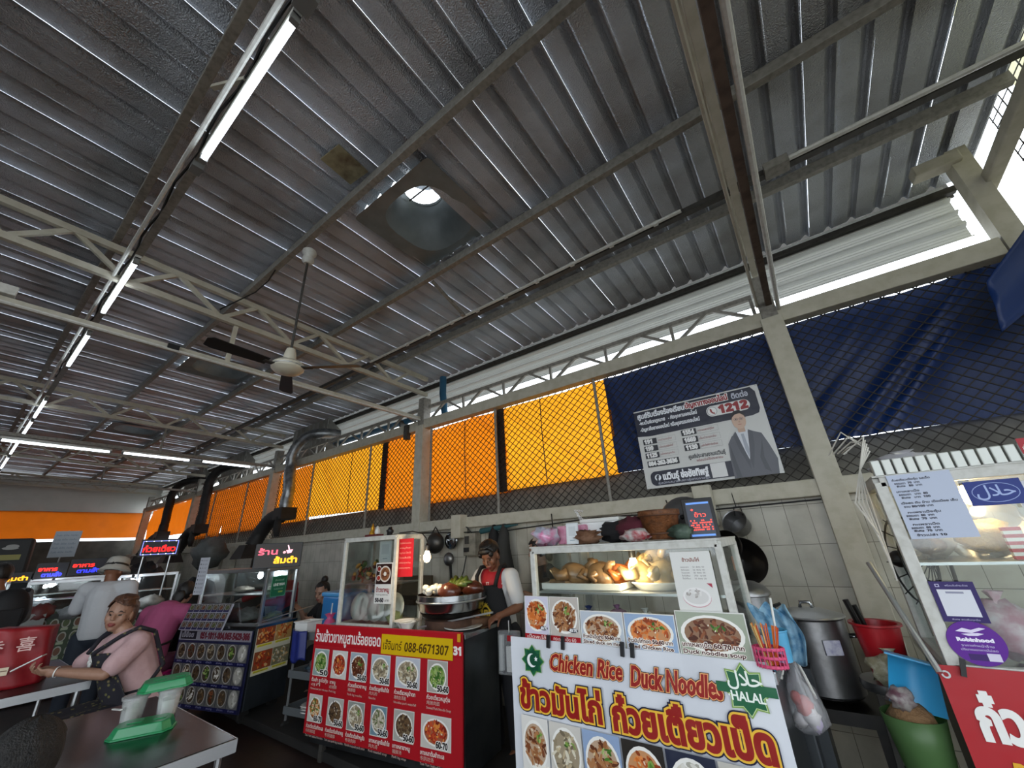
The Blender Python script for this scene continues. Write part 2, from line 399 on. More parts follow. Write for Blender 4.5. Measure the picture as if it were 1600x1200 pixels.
# edge truss on top of the wall beam
def edge_truss(x0,x1,label):
    t=thing('edge_truss',label,'truss',(0,4.0,0)); MB().bar((x0,0,3.70),(x1,0,3.70),.04,.045).build('top_chord',steel_paint,t)
    n=max(1,round((x1-x0)/.8)); s=(x1-x0)/n
    for i in range(n):
        a=x0+i*s
        MB().bar((a+.04,0,3.49),(a+s*.45,0,3.69),.03,.03).build('web',steel_paint,t); MB().bar((a+s*.55,0,3.69),(a+s-.04,0,3.49),.03,.03).build('web',steel_paint,t)
        MB().bar((a+s*.98,0,3.49),(a+s*.98,0,3.69),.03,.03).build('upright',steel_paint,t)
edge_truss(-4.47,.10,'low zigzag truss above the orange curtain, between the two nearest posts')
edge_truss(-9.4,-4.7,'low zigzag truss by the exhaust duct, left of the middle post')
edge_truss(-14.2,-9.6,'low zigzag truss farther down, above the second duct')
edge_truss(-19.1,-14.4,'low zigzag truss at the dim far end of the wall')
# gable end at the right
struct(MB().bar((1.72,4.0,3.3),(1.72,4.0,4.36),.13,.12).build('trim_30',cream)); struct(MB().bar((1.80,4.2,3.98),(1.74,-3.5,4.5),.09,.09).build('trim_31',cream,bevel=.01))
struct(MB().box((1.58,3.95,4.27),(.28,.12,.1)).build('trim_32',cream,bevel=.01))
struct(MB().box((3.0,2.2,4.9),(.05,6.4,5.0)).build('wall_right',mat('yellow_cream_wall','c2bd98',.9,var=(3,'7f7a5a',.6))))
# ------------------------------------------------------------------ tarps and netting
def tarp(name,label,x0,x1,z0,z1,y,m,seed,amp=.03,folds=(),slant=0,nu=None):
    rnd=random.Random(seed); ph=[rnd.uniform(0,6) for _ in range(6)]; w=x1-x0
    def fn(u,v):
        x=x0+u*w; z=z0+v*(z1-z0)-slant*u*(1-v)
        d=amp*(math.sin(x*5+ph[0]+2*v)*.4+math.sin(x*11+z*3+ph[1])*.25+math.sin(z*7+ph[2]+x*2)*.3)
        for fx,fz,ang,wd,a in folds:
            s=(x-fx)*math.cos(ang)+(z-fz)*math.sin(ang); d+=a*math.exp(-(s/wd)**2)*(1-.3*v)
        return (x,y-d,z)
    b=MB().grid(fn,nu or max(10,int(w*26)),34)
    return tag(b.build(name,m,None,smooth=True),label,'tarp')
orangeA=mat('orange_tarp','e8820c',.6,bump=(300,.05),var=(3,'d9700a',.5),trans=('f2a020',.6))
orangeB=mat('deep_orange_tarp','d8640a',.6,bump=(300,.05),var=(3,'b9540a',.5),trans=('ee8412',.5))
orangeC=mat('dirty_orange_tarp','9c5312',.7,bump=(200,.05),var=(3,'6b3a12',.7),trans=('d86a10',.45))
blue=mat('navy_tarp','0c2a5e',.42,spec=.35,bump=(250,.06),var=(2.5,'0a1f4a',.6))
tarp('orange_tarp','bright yellow-orange tarp panel beside the navy tarp',-3.10,-1.53,2.24,3.36,4.13,orangeA,1,.03,[(-2.9,3.15,.9,.03,.03),(-2.1,3.2,-.6,.04,.02)])
tarp('orange_tarp','deeper orange tarp panel just right of the middle post',-4.63,-3.08,2.22,3.38,4.18,orangeB,2,.03,[(-3.5,3.2,.8,.05,.04),(-3.9,2.9,.9,.05,-.03)])
tarp('orange_tarp','narrow orange tarp panel just left of the middle post',-5.68,-4.62,2.22,3.38,4.15,orangeB,3,.03,[(-5.2,3.0,.7,.04,.03)])
tarp('orange_tarp','wide orange tarp panel behind the silver exhaust duct',-8.12,-5.62,2.3,3.38,4.13,orangeA,4,.03,[(-7.6,3.1,.6,.07,.05),(-7.3,2.8,-.5,.06,.04)],slant=.06)
tarp('orange_tarp','orange tarp panel between the exhaust duct and the second post back',-9.62,-8.08,2.25,3.38,4.16,orangeB,5,.03)
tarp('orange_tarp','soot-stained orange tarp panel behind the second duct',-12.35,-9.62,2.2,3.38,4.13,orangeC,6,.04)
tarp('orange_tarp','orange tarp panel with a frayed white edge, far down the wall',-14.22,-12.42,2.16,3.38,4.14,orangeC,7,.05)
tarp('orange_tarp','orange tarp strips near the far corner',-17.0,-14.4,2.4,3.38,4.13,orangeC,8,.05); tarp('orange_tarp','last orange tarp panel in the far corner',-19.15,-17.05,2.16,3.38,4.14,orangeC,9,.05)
b=MB().grid(lambda u,v:(-20.08+.05*math.sin(u*40)+.03*math.sin(v*6),-4.3+u*8.4,2.52+v*.85),60,8); tag(b.build('orange_tarp',orangeC,None,smooth=True),'orange tarp hung across the far end of the hall','tarp')
tarp('navy_tarp','navy blue tarp behind the hotline banner, left of the leaning post',-1.56,.2,2.25,3.36,4.13,blue,11,.02,[(-1.3,2.6,.3,.05,.03)],nu=60)
tarp('navy_tarp','navy blue tarp with deep diagonal folds, right of the leaning post',.2,2.6,2.25,3.37,4.14,blue,12,.018,[(.95,2.8,-.75,.06,.07),(1.08,2.75,-.75,.05,.05),(.7,3.0,-.8,.05,-.03),(1.25,3.0,-.6,.08,.05),(.45,2.7,-.6,.1,.025)],nu=110)
# dark seams on the bright tarp
for x,l in ((-2.45,'dark seam cord down the bright orange tarp'),(-3.78,'dark seam cord on the deeper orange tarp'),(-6.65,'dark seam cord on the wide orange tarp')):
    pipe('seam_cord',l,[(x,4.10,2.26),(x-.01,4.09,2.9),(x,4.09,3.36)],.006,black_wire,'cord',5)
b=MB().box((-3.12,4.10,2.8),(.12,.012,1.15)); tag(b.build('tarp_strap',mat('dark_strap','2a1a10',.8)),'dark strap between the bright and the deep orange tarps','strap')
b=MB().box((-5.66,4.09,2.8),(.14,.012,1.12)); tag(b.build('tarp_strap',MATS['dark_strap']),'dark strap between the wide and the narrow orange tarps','strap')
# netting : a woven net of real wires across the opening
def net(x0,x1,z0,z1,y,cw,ch,label):
    b=MB(); h=z1-z0; run=h*cw/ch; r=.0036
    n=int((x1-x0+run)/cw)+1
    for s in (1,-1):
        for i in range(n+1):
            xa=x0-run+i*cw if s>0 else x0+i*cw
            pts=[]
            for k in range(2):
                pts.append([xa+(run if k else 0)*1 if s>0 else xa-(run if k else 0),z0+h*k])
            (ax,az),(bx,bz)=pts
            def clip(px,pz,qx,qz,X):
                t=(X-px)/(qx-px); return X,pz+(qz-pz)*t
            lo,hi=min(ax,bx),max(ax,bx)
            if hi<=x0 or lo>=x1: continue
            if ax<x0: ax,az=clip(ax,az,bx,bz,x0)
            if bx<x0: bx,bz=clip(ax,az,bx,bz,x0)
            if ax>x1: ax,az=clip(ax,az,bx,bz,x1)
            if bx>x1: bx,bz=clip(ax,az,bx,bz,x1)
            b.bar((ax,y+.003*s,az),(bx,y+.003*s,bz),2*r,2*r)
    return tag(b.build('wire_netting',mesh_wire),label,'netting')
net(-4.48,.1,1.95,3.34,4.05,.1,.085,'black diamond netting over the orange and navy tarps between the two nearest posts')
net(.28,2.4,1.95,3.34,4.05,.1,.085,'black diamond netting over the folded navy tarp, right of the leaning post')
net(-9.4,-4.68,1.95,3.34,4.05,.1,.085,'black diamond netting behind the silver exhaust duct')
net(-14.2,-9.6,1.95,3.34,4.05,.12,.1,'diamond netting over the soot-stained tarp')
# thin uprights holding the net
for x,l in ((-1.64,'thin grey pole in front of the seam between orange and navy tarps'),(-3.13,'thin grey pole between the two nearest orange tarps'),(-4.40,'thin grey pole touching the middle post'),(-5.95,'thin grey pole left of the middle post'),(-7.85,'thin grey pole just right of the silver duct'),(-10.9,'thin grey pole beyond the second post'),(-12.9,'thin grey pole far down the wall')):
    pipe('net_pole',l,[(x,4.0,1.95),(x,4.0,3.35)],.018,steel_paint,'pole',8)
# white strip of daylight is open sky; dark blue flap at the right end
b=MB().grid(lambda u,v:(1.35+.42*u-.06*v,3.6+.012*math.sin(v*9)+.1*u,3.04+.44*u-.36*v-.15*u*v),10,10,(0,.01,0)); tag(b.build('tarp_flap',blue,None,smooth=True),'stiff dark blue tarp flap hanging off the right end post','tarp')
net2=MB()
for i in range(46):
    y=3.9-i*.1
    net2.tube([(1.95,y,3.3),(1.95,y,4.9)],.004,4,False)
for i in range(24):
    z=3.3+i*.07; net2.tube([(1.945,3.9,z),(1.945,-.7,z)],.004,4,False)
tag(net2.build('wire_netting',mesh_wire),'black netting before the yellowish wall beyond the right end','netting')
# ================================================================== LIGHTS, FAN, VENTS, DUCTS
tube_on=mat('lit_tube','ffffff',.4,emit=('e9f3ff',9)); bulb_warm=mat('lit_warm_bulb','ffffff',.4,emit=('ffd79a',45)); bulb_cool=mat('lit_cool_bulb','ffffff',.4,emit=('e6f0ff',30))
def tube_light(p,q,label,group=None,power=9):
    p=Vector(p);q=Vector(q);L=(q-p).length; d=(q-p).normalized(); mid=(p+q)/2
    t=thing('tube_light',label,'light',mid,math.atan2(d.y,d.x),group)
    ho=MB().box((0,0,.045),(L,.045,.04)).build('housing',white_paint,t,bevel=.004)
    MB().tube([(-L/2+.03,0,0),(L/2-.03,0,0)],.017,10).build('tube',tube_on,t,smooth=40)
    for s in (-1,1): MB().box((s*(L/2-.015),0,.01),(.03,.04,.06)).build('end_cap',mat('grey_plastic','6f706e',.5),ho)
    return t
xs=[(-1.36,-2.56),(-4.06,-5.28),(-5.9,-7.15),(-8.9,-10.15),(-10.4,-11.8),(-12.3,-13.8),(-14.2,-15.9),(-16.3,-18.2)]
lb=['longest-looking lit tube light, at the top left of the hall','second lit tube light of the long row, over the fan truss','third lit tube light of the long row, past the hanging rail','fourth lit tube light of the long row','fifth lit tube light, just before the cross row','sixth lit tube light, just behind the cross row','seventh lit tube light of the long row','last visible lit tube light of the long row']
for (a,b_),l in zip(xs,lb): tube_light((a,.293,4.0),(b_,.293,4.0),l,'tube lights down the hall')
t=thing('lighting_rail','dark rail with wires carrying the long row of tube lights','rail',(0,.293,4.09))
MB().bar((2,0,0),(-19,0,0),.05,.05).build('rail_bar',steel_paint,t); MB().tube([(2,-.07,-.02),(-19,-.07,-.02)],.014,6).build('conduit',white_paint,t,smooth=40); MB().tube([(.0+.2*i-.4*40/2,-.035+.012*math.sin(i*1.7),.0+.01*math.sin(i*2.3)) for i in range(51)],.008,5).build('wire',black_wire,t)
MB().bar((-1.9,-.02,.0),(-2.3,-.1,.25),.025,.025).build('stay',cream,t); MB().box((-1.28,0,-.04),(.1,.08,.08)).build('lamp_holder',mat('grey_plastic','6f706e'),t); MB().box((-2.7,0,-.04),(.08,.06,.06)).build('lamp_holder',MATS['grey_plastic'],t)
for (a,b_),l in zip(((-1.45,-.02),(.04,1.46),(1.6,2.76),(2.94,4.0)),('tube light of the cross row at the left picture edge','longest tube light of the cross row, right of the crossing','third tube light of the cross row','tube light of the cross row nearest the wall')):
    tube_light((-10.9,a,3.72),(-10.95,b_,3.70),l,'tube lights across the hall')
t=thing('lighting_rail','dark cross rail carrying the cross row of tube lights','rail',(-10.93,0,3.79)); MB().bar((0,-3,0),(0,4.0,0),.04,.05).build('rail_bar',steel_paint,t); MB().bar((0,.2,.0),(0,.2,.3),.02,.02).bar((0,2.8,0),(0,2.8,.28),.02,.02).build('hanger',steel_paint,t)
t=thing('lighting_rail','dark rail with an unlit white lamp running along the wall side of the roof','rail',(0,2.98,4.17))
MB().bar((2,0.05,.03),(-13,.05,.03),.06,.05).build('rail_bar',dark_steel,t); MB().tube([(1.9,-.03,0),(.55,-.03,0)],.02,8).build('unlit_tube',white_paint,t,smooth=40); MB().tube([(-.2,-.03,0),(-4.6,-.03,0)],.016,8).build('unlit_tube',white_paint,t,smooth=40); MB().box((.5,0,.0),(.16,.12,.07)).build('junction_box',steel_paint,t)
for i in range(9): MB().tube([(-.4-i*.42,-.03,-.005),(-.44-i*.42,-.03,-.005)],.024,8).build('pipe_clip',white_paint,t)
t=thing('hanger_bar','thin grey hanger dropping from the purlin to the dark rail','bar',(-2.72,2.42,4.2)); MB().bar((0,0,.17),(0,.5,-.02),.03,.03).build('strut',steel_paint,t); MB().box((0,.5,-.03),(.05,.05,.02)).build('foot_plate',steel_paint,t)
# ceiling fan
t=thing('ceiling_fan','white ceiling fan with black blades on a long rod','fan',(-3.25,1.31,3.09))
MB().lathe([(.0,1.25),(.06,1.25),(.065,1.22),(.045,1.19),(.055,1.13),(.03,1.1),(0,1.1)],n=20).build('canopy',white_paint,t,smooth=50)
MB().tube([(0,0,.12),(0,0,1.14)],.011,8).build('rod',dark_steel,t,smooth=40)
MB().lathe([(0,.17),(.035,.17),(.045,.13),(.05,.09),(.045,.06),(.1,.045),(.125,.02),(.125,-.02),(.1,-.045),(.05,-.06),(0,-.065)],n=28).build('motor_housing',mat('ivory_enamel','c4bfae',.35),t,smooth=40)
MB().lathe([(.046,.062),(.052,.06),(.052,.045),(.046,.043)],n=20,cap=False).build('dark_band',black_plastic,t); MB().lathe([(.127,.004),(.13,0),(.127,-.004)],n=28,cap=False).build('trim_ring',alu,t,smooth=True)
for a in (38,156,275):
    c=rotm(z=R(a)); b=MB(); b.M=c.to_4x4(); b.bar((.1,0,-.01),(.2,0,-.012),.05,.008); o=b.build('blade_iron',dark_steel,t)
    b=MB(); b.M=(c@rotm(x=R(14))).to_4x4(); b.prism([(.17,-.045,-.012),(.55,-.065,-.012),(.6,-.05,-.012),(.61,.03,-.012),(.58,.06,-.012),(.17,.045,-.012)],(0,0,.006)); b.build('blade',mat('black_blade','1a1917',.5),t)
pipe('fan_cord','black cord looping from the purlin to the truss left of the fan',[(-3.85,1.26,4.42),(-4.0,1.26,4.33),(-4.1,1.2,4.2),(-4.25,1.1,4.1),(-4.5,1.04,4.08)],.007,black_wire,'cord',5)
# roof turbine vents
flash=mat('grey_flashing','767e80',.45,.3,var=(5,'5a6264',.6),bump=(8,.05))
def vent(x,y,label):
    t=thing('roof_vent',label,'vent',(x,y,zA(y)+.128),group='roof turbine vents')
    b=MB(); n=32
    def sq(a,rx,ry,p): c,s=math.cos(a),math.sin(a); return (rx*math.copysign(abs(c)**p,c),ry*math.copysign(abs(s)**p,s))
    ring=[sq(2*PI*i/n,.5,.455,.08) for i in range(n)]; r1=[sq(2*PI*i/n,.36,.36,.7) for i in range(n)]
    vs=[(a[0],a[1],0) for a in ring]+[(a[0],a[1]+.02,.015) for a in r1]; b.add(vs,[(i,(i+1)%n,n+(i+1)%n,n+i) for i in range(n)]); b.build('base_sheet',flash,t)
    b=MB(); k=8; vs=[]
    for j in range(k+1):
        u=j/k
        for i in range(n):
            a=2*PI*i/n; p,q=sq(a,.36,.36,.7+.3*u); s=1-.46*u**.8; vs.append((p*s,q*s+.02-.1*u,.015+.34*u))
    b.add(vs,[(j*n+i,j*n+(i+1)%n,(j+1)*n+(i+1)%n,(j+1)*n+i) for j in range(k) for i in range(n)]); th=b.build('throat',flash,t,smooth=True)
    b=MB()
    for i in range(20):
        a=2*PI*i/20; b.bar((.19*math.cos(a),-.08+.19*math.sin(a),.36),(.2*math.cos(a+.2),-.08+.2*math.sin(a+.2),.56),.03,.004)
    b.lathe([(.2,.565),(.02,.6),(0,.6)],(0,-.08,0),20); b.build('turbine',alu,th)
    MB().tube([(-.19,-.08,.33),(.19,-.08,.33)],.008,5).build('spindle_bar',dark_steel,th); MB().lathe([(.2,.34),(.205,.35),(.2,.365),(.19,.36)],(0,-.08,0),24,cap=False).build('neck_ring',dark_steel,th,smooth=True)
    return t
vent(-2.185,1.86,'roof vent with grey sheet throat between the two nearest purlins'); vent(-7.125,1.86,'second roof vent, beyond the hanging rail'); vent(-12.065,1.86,'third roof vent, small and dark far back')
for i in range(4): pipe('wire_tie','thin wire tying a roof rib beside the nearest vent',[(-2.55+i*.19,2.3,zA(2.3)+.12),(-2.47+i*.19,2.33,zA(2.3)+.15),(-2.38+i*.19,2.3,zA(2.3)+.12)],.004,alu,'wire',4)['group']='wire ties beside the roof vent'
# exhaust ducts
silver_duct=mat('silver_duct','8f9294',.35,.85,var=(12,'5a5b5a',.7),bump=(20,.1)); sooty=mat('sooty_duct','232120',.6,.3,var=(10,'121110',.7))
def corr(pts,r,name,m,parent,seg=60,amp=.012):
    P=[Vector(p) for p in pts]; out=[];rs=[]; n=len(P)-1
    for i in range(seg+1):
        u=i/seg*n; k=min(int(u),n-1); f=u-k; p0=P[max(k-1,0)];p1=P[k];p2=P[k+1];p3=P[min(k+2,n)]
        out.append(.5*((2*p1)+(p2-p0)*f+(2*p0-5*p1+4*p2-p3)*f*f+(3*p1-p0-3*p2+p3)*f**3)); rs.append(r+(amp if i%2 else 0))
    return MB().tube(out,rs,16).build(name,m,parent,smooth=True)
def duct(x,label,hood,m1,m2,s=1):
    t=thing('exhaust_duct',label,'duct',(x,3.72,0))
    corr([(-.02,0,2.62),(0,0,2.8),(-.06,0,3.05),(-.12,.02,3.3),(-.1,0,3.5),(.0,.04,3.72),(.18,.14,3.88),(.4,.3,3.93),(.55,.62,3.93)],.1,'riser',m1,t)
    MB().lathe([(.115,0),(.115,.2),(.1,.25)],(-.02,0,2.45),18).build('collar',m1,t,smooth=40)
    MB().box((0,0,2.36),(.32,.3,.22)).build('fan_box',sooty,t,bevel=.01)
    corr([(-.12,0,2.34),(-.42,-.05,2.28),(-.62,-.12,2.05),(-.66,-.2,1.82)],.13,'elbow',m2,t,30)
    MB().box((-.66,-.25,1.72),(.5,.42,.24),taper=.6).build('hood',sooty,t)
    MB().tube([(.04,-.12,2.3),(.08,-.14,2.1),(.1,-.13,1.95)],[.05,.07,.04],8).build('hanging_rag',dark_rubber,t,smooth=True)
    return t
duct(-8.15,'silver corrugated exhaust duct curving up into the sheet box',None,silver_duct,sooty); duct(-12.6,'dark sooty exhaust duct farther down, before the cross row of lights',None,sooty,sooty); duct(-15.6,'black exhaust duct bending over near the far corner',None,sooty,sooty)
ribbed=mat('weathered_ribbed_sheet','8a8a84',.5,.2,var=(4,'6a6a64',.7))
for x,l in ((-8.75,'grey ribbed sheet box where the silver duct leaves'),(-12.9,'grey ribbed sheet box above the second duct'),(-16,'pale ribbed sheet box above the far duct')):
    t=thing('duct_outlet_box',l,'box',(x,4.36,3.6)); b=MB()
    b.grid(lambda u,v:(-.75+1.5*u,-.1-(.02 if int(u*24)%3==0 else 0),.0+v*.78-.12*u*(1-v)),24,4,(0,.012,0)); b.build('front_sheet',ribbed,t)
    b=MB(); b.prism([(.75,-.1,.0),(.75,-.1,.78),(.95,.06,.5),(.98,.06,.1)],(.01,.01,0)); b.build('side_sheet',ribbed,t)
blue_pipe=mat('blue_pvc','1f4f6b',.4)
pipe('drain_pipe','blue drain pipe standing behind the low truss at the middle post',[(-4.28,4.11,4.2),(-4.28,4.11,3.9),(-4.2,4.09,3.49)],.055,blue_pipe,'pipe',14)
t=thing('drain_pipe','blue drain pipe lying along the beam left of the middle post','pipe',(0,4.12,0)); MB().tube([(-4.9,0,3.64),(-6.8,0,3.64),(-7.4,0,3.64)],.05,14).build('pipe_run',blue_pipe,t,smooth=40)
for x in (-5.2,-7.2): MB().box((x,-.03,3.56),(.03,.16,.15)).build('pipe_bracket',dark_steel,t)
tag(MB().box((-4.9,3.93,3.35),(.09,.08,.24)).build('fixing_plate',dark_steel,None,bevel=.006),'dark steel plate clamped on the beam just left of the middle post','plate')
# ------------------------------------------------------------------ hotline banner
def wavy(a,f=6,g=4): return lambda x,z:-a*(math.sin(x*f+z*g)+.6*math.sin(z*9-x*3))
t=thing('hotline_banner','white and navy hotline banner with a printed man in a grey suit','banner',(-1.21,3.9,2.02)); W_,H_=1.135,.785
NAV='15182c'; WH='c9cac8'
b=MB().grid(lambda u,v:(u*W_,.001,v*H_),40,24,(0,.003,0)); b.build('vinyl_sheet',mat('white_vinyl','c9cac8',.5),t)
P=Print(W_,H_); 
P.poly([(0,H_-.012),(0,.52),(.12,.505),(W_*.55,.51),(W_-.1,.515),(W_-.045,.53),(W_-.03,.57),(W_-.03,H_-.06),(W_-.06,H_-.012)],NAV)
P.text('ศูนย์รับเรื่องร้องเรียน',.035,.70,.072,'dfe3ea',fit=.46,bold=.003); P.text('ปัญหาทางออนไลน์',.51,.705,.072,'8c1c22',fit=.37,bold=.003,edges=[(.005,'e9e9e9')]); P.text('ติดต่อ',.915,.70,.07,'aab',fit=.13) if 0 else P.text('ติดต่อ',.915,.70,.07,'b9bccb',fit=.13,bold=.002)
P.text('-พบเว็บผิดกฎหมาย   - ภัยคุกคามออนไลน์',.04,.635,.05,'dfe3ea',fit=.56,bold=.0015); P.text('-ปัญหาซื้อขายออนไลน์ หรือธุรกรรมออนไลน์',.04,.565,.05,'dfe3ea',fit=.57,bold=.0015)
P.rrect(.68,.575,.36,.1,.048,'d6d6d6'); P.disc(.73,.625,.04,'ffffff'); P.disc(.73,.625,.042,'77777c'); P.disc(.73,.625,.038,'e2e2e2'); P.poly([(.712,.648),(.722,.652),(.73,.636),(.726,.627),(.736,.612),(.746,.61),(.752,.6),(.744,.594),(.728,.602),(.714,.622)],'8c1c22')
P.text('1212',.79,.593,.1,'8c1c22',fit=.23,bold=.006)
for i,(n,z) in enumerate((('191',.425),('199',.355),('1125',.285))):
    P.rect(.045,z,.135,.055,'15171f'); P.text(n,.058,z+.01,.055,'e4e4e4',fit=.075 if len(n)<4 else .1,bold=.003); P.frame(.185,z,.175,.052,.0012,'77787c'); P.text(['เหตุด่วนเหตุร้าย','แจ้งเหตุเพลิงไหม้','แจ้งเหตุฉุกเฉิน'][i],.195,z+.018,.026,'8c3038',fit=.13)
for i,(n,z) in enumerate((('1554',.445),('1669',.37),('1130',.3))):
    P.rect(.42,z,.135,.055,'15171f'); P.text(n,.435,z+.01,.055,'e4e4e4',fit=.1,bold=.003); P.frame(.56,z,.185,.052,.0012,'77787c'); P.text(['หน่วยแพทย์กู้ชีพ','เจ็บป่วยฉุกเฉิน','แจ้งไฟฟ้าขัดข้อง'][i],.57,z+.018,.026,'8c3038',fit=.14)
P.rect(.05,.2,.3,.06,'15171f'); P.text('084-262-3636',.062,.214,.054,'e4e4e4',fit=.27,bold=.003); P.text('ศูนย์ประสานงานเนวินธุ์',.44,.225,.05,'22242e',fit=.31,bold=.001); P.text('พร้อมรับใช้ประชาชน',.5,.19,.03,'8c3038',fit=.22)
P.rrect(.055,.02,.70,.135,.05,NAV); P.rect(.6,.02,.2,.135,NAV)
P.disc(.125,.095,.03,'dfe3ea'); P.text('f',.113,.068,.07,NAV,bold=.005); P.text('เนวินธุ์ ช่อชัยทิพฐ์',.175,.068,.085,'e6e8ee',fit=.40,bold=.0035); P.text('ผู้สมัครสมาชิกสภาผู้แทนราษฎร',.12,.032,.028,'b9bccb',fit=.46)
P.rect(.6,.028,.125,.125,'d2d2d2')
# printed portrait: suit, shirt, face, hair, glasses
P.poly([(.77,.0),(.775,.15),(.79,.3),(.83,.36),(.89,.395),(.98,.39),(1.06,.35),(1.09,.25),(1.12,.12),(1.1,.0)],'54565e'); P.poly([(.872,.395),(.965,.395),(.935,.2),(.92,.14),(.905,.21)],'c9cdd4'); P.poly([(.906,.37),(.928,.37),(.94,.22),(.922,.16),(.908,.23)],'9aa0ac')
P.poly([(.87,.40),(.905,.2),(.92,.13),(.91,.06),(.86,.25),(.845,.37)],'484a52'); P.poly([(.968,.40),(.935,.2),(.922,.13),(.93,.06),(.985,.26),(1.0,.38)],'484a52'); P.poly([(.80,.3),(.815,.15),(.83,.0),(.79,.0),(.785,.15)],'44464d'); P.poly([(1.05,.3),(1.03,.15),(1.05,.02),(1.01,.05),(1.0,.15)],'44464d')
P.rect(.893,.385,.055,.06,'b79a86'); P.disc(.92,.49,.055,'c3a592',.075); P.poly([(.862,.5),(.868,.555),(.9,.585),(.945,.585),(.975,.55),(.978,.5),(.968,.53),(.94,.555),(.9,.55),(.876,.53)],'1d1b1c'); P.disc(.92,.455,.016,'a8766b',.004); P.poly([(.918,.49),(.926,.49),(.93,.473),(.914,.473)],'b0907c')
for x in (.9,.942): P.disc(x,.505,.016,'5b4c45',.012); P.disc(x,.505,.0135,'bfa597',.0095); P.disc(x,.505,.005,'2a211e')
P.rect(.91,.505,.02,.002,'5b4c45')
P.build('artwork',t,mat=PRINT_V)
for x,z in ((.0,.7),(1.12,.775),(1.13,.02),(.02,.02)): MB().tube([(x,.0,z),(x-.02+.04*(x>.5),.06,z+.05),(x-.05+.1*(x>.5),.14,z+.12)],.003,4).build('tie_string',black_wire,t)
# ------------------------------------------------------------------ LED signs
def led(name,label,loc,rz,w,h,draw,tilt=0,frame='15151a'):
    t=thing(name,label,'sign',loc,rz); q=rotm(x=tilt).to_4x4()
    b=MB(); b.M=q; b.box((0,.04,h/2),(w+.03,.07,h+.03)); b.build('case',black_plastic,t,bevel=.004)
    P=Print(w,h); P.rect(0,0,w,h,'07070c'); draw(P,w,h); P.build('led_face',t,q@Matrix.Translation((-w/2,.003,0)),LED); return t
def d_order(P,w,h): P.text('อาหาร',.06*w,.5*h,.36*h,'ff2a22',fit=.62*w,bold=.004); P.text('ตามสั่ง',.22*w,.12*h,.36*h,'3038ff',fit=.66*w,bold=.004)
led('led_sign','red and blue LED sign nearer the hat wearer, of the two alike',(-11,1.68,1.49),R(81),.44,.25,d_order); led('led_sign','red and blue LED sign farther left, of the two alike',(-11.2,1.26,1.46),R(83),.36,.24,d_order)
def d_nood(P,w,h):
    P.frame(.02*w,.05*h,.96*w,.9*h,.02*w,'7d86d8'); P.text('ก๋วยเตี๋ยว',.07*w,.24*h,.5*h,'ff1d1d',fit=.86*w,bold=.004)
    for i in range(5):
        for z in (.08,.92): P.disc((.1+.2*i)*w,z*h,.008,'ffffff',n=8)
led('led_sign','LED sign with red Thai letters in a dotted blue border on two poles',(-9,2.17,1.73),R(77),.48,.24,d_nood)
for y in (1.98,2.33): pipe('sign_pole','thin silver pole under the red-lettered LED sign' if y<2.2 else 'thin silver pole under the right end of the red-lettered LED sign',[(-8.98,y,0),(-8.98,y,1.72)],.012,alu,'pole',8)
def d_tam(P,w,h):
    P.rect(0,0,w,h,'15100d'); P.text('ร้าน',.05*w,.55*h,.36*h,'d8576b',fit=.42*w,bold=.003); P.text('ส้มตำ',.42*w,.14*h,.36*h,'ffb21e',fit=.52*w,bold=.004)
    P.poly([(.66*w,.72*h),(.82*w,.74*h),(.79*w,.58*h),(.7*w,.56*h)],'e3a7b4'); P.poly([(.68*w,.95*h),(.71*w,.95*h),(.75*w,.74*h),(.72*w,.72*h)],'e8b8c2'); P.disc(.63*w,.62*h,.035*w,'d9a0a8',.03*w)
led('led_sign','dark sign with pink and yellow Thai letters and a mortar on the blue-board cart',(-5.12,2.34,1.50),R(60),.45,.235,d_tam)
def d_small(P,w,h): P.text('ส้มตำ',.35*w,.2*h,.6*h,'ffae1e',fit=.6*w,bold=.004)
led('led_sign','small LED sign with orange letters at the left picture edge',(-11.2,.82,1.43),R(86),.42,.14,d_small)
pipe('sign_pole','thin pole under the small orange LED sign',[(-11.22,.82,0),(-11.22,.82,1.43)],.012,alu,'pole',8)
def d_noisy(P,w,h):
    r=random.Random(3); P.rect(.03*w,.03*h,.94*w,.94*h,'262a33'); P.rect(.06*w,.9*h,.88*w,.05*h,'4a6fae'); P.rect(.06*w,.05*h,.88*w,.05*h,'4a6fae')
    P.text('ข้าว',.3*w,.55*h,.16*h,'ff4a3a',fit=.45*w); P.star(.25*w,.75*h,.06*w,.03*w,4,'ff4a3a')
    for i in range(5):
        for j in range(12): 
            if r.random()<.75: P.rect((.1+.07*j)*w,(.2+.06*i)*h,.05*w,.035*h,'e8473a'); P.k-=.9
led('led_sign','tilted upright LED sign with red dots on the duck cart roof',(-.48,2.36,1.575),R(12),.13,.2,d_noisy,R(-14))
# ================================================================== FOOD STALLS
glass=clear('clear_glass',(.93,.96,.95),.07); film=clear('plastic_film',(.93,.94,.95),.12,.12,.15); frost=clear('frosted_plastic',(.85,.87,.87),.1,.45,.2)
white_pl=mat('white_plastic','cfcfcb',.4); styro=mat('white_foam','d8d9d8',.8); pink=mat('pink_plastic','c8466f',.4); red_pl=mat('red_plastic','a3161f',.35); blue_pl=mat('blue_plastic','1f6fae',.4)
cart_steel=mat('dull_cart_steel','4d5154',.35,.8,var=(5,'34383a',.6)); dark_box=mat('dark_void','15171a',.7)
red_board=mat('red_sign_board','a90f1c',.45); china=mat('white_china','d6d5cf',.2,coat=.3); black_iron=mat('black_iron','131211',.4,.5,var=(9,'25221f',.6)); gold=mat('gilt','b98a2a',.35,.8)
old_alu=mat('old_aluminium','8a8a8b',.35,.9,var=(9,'6f6d6a',.6),bump=(25,.06))
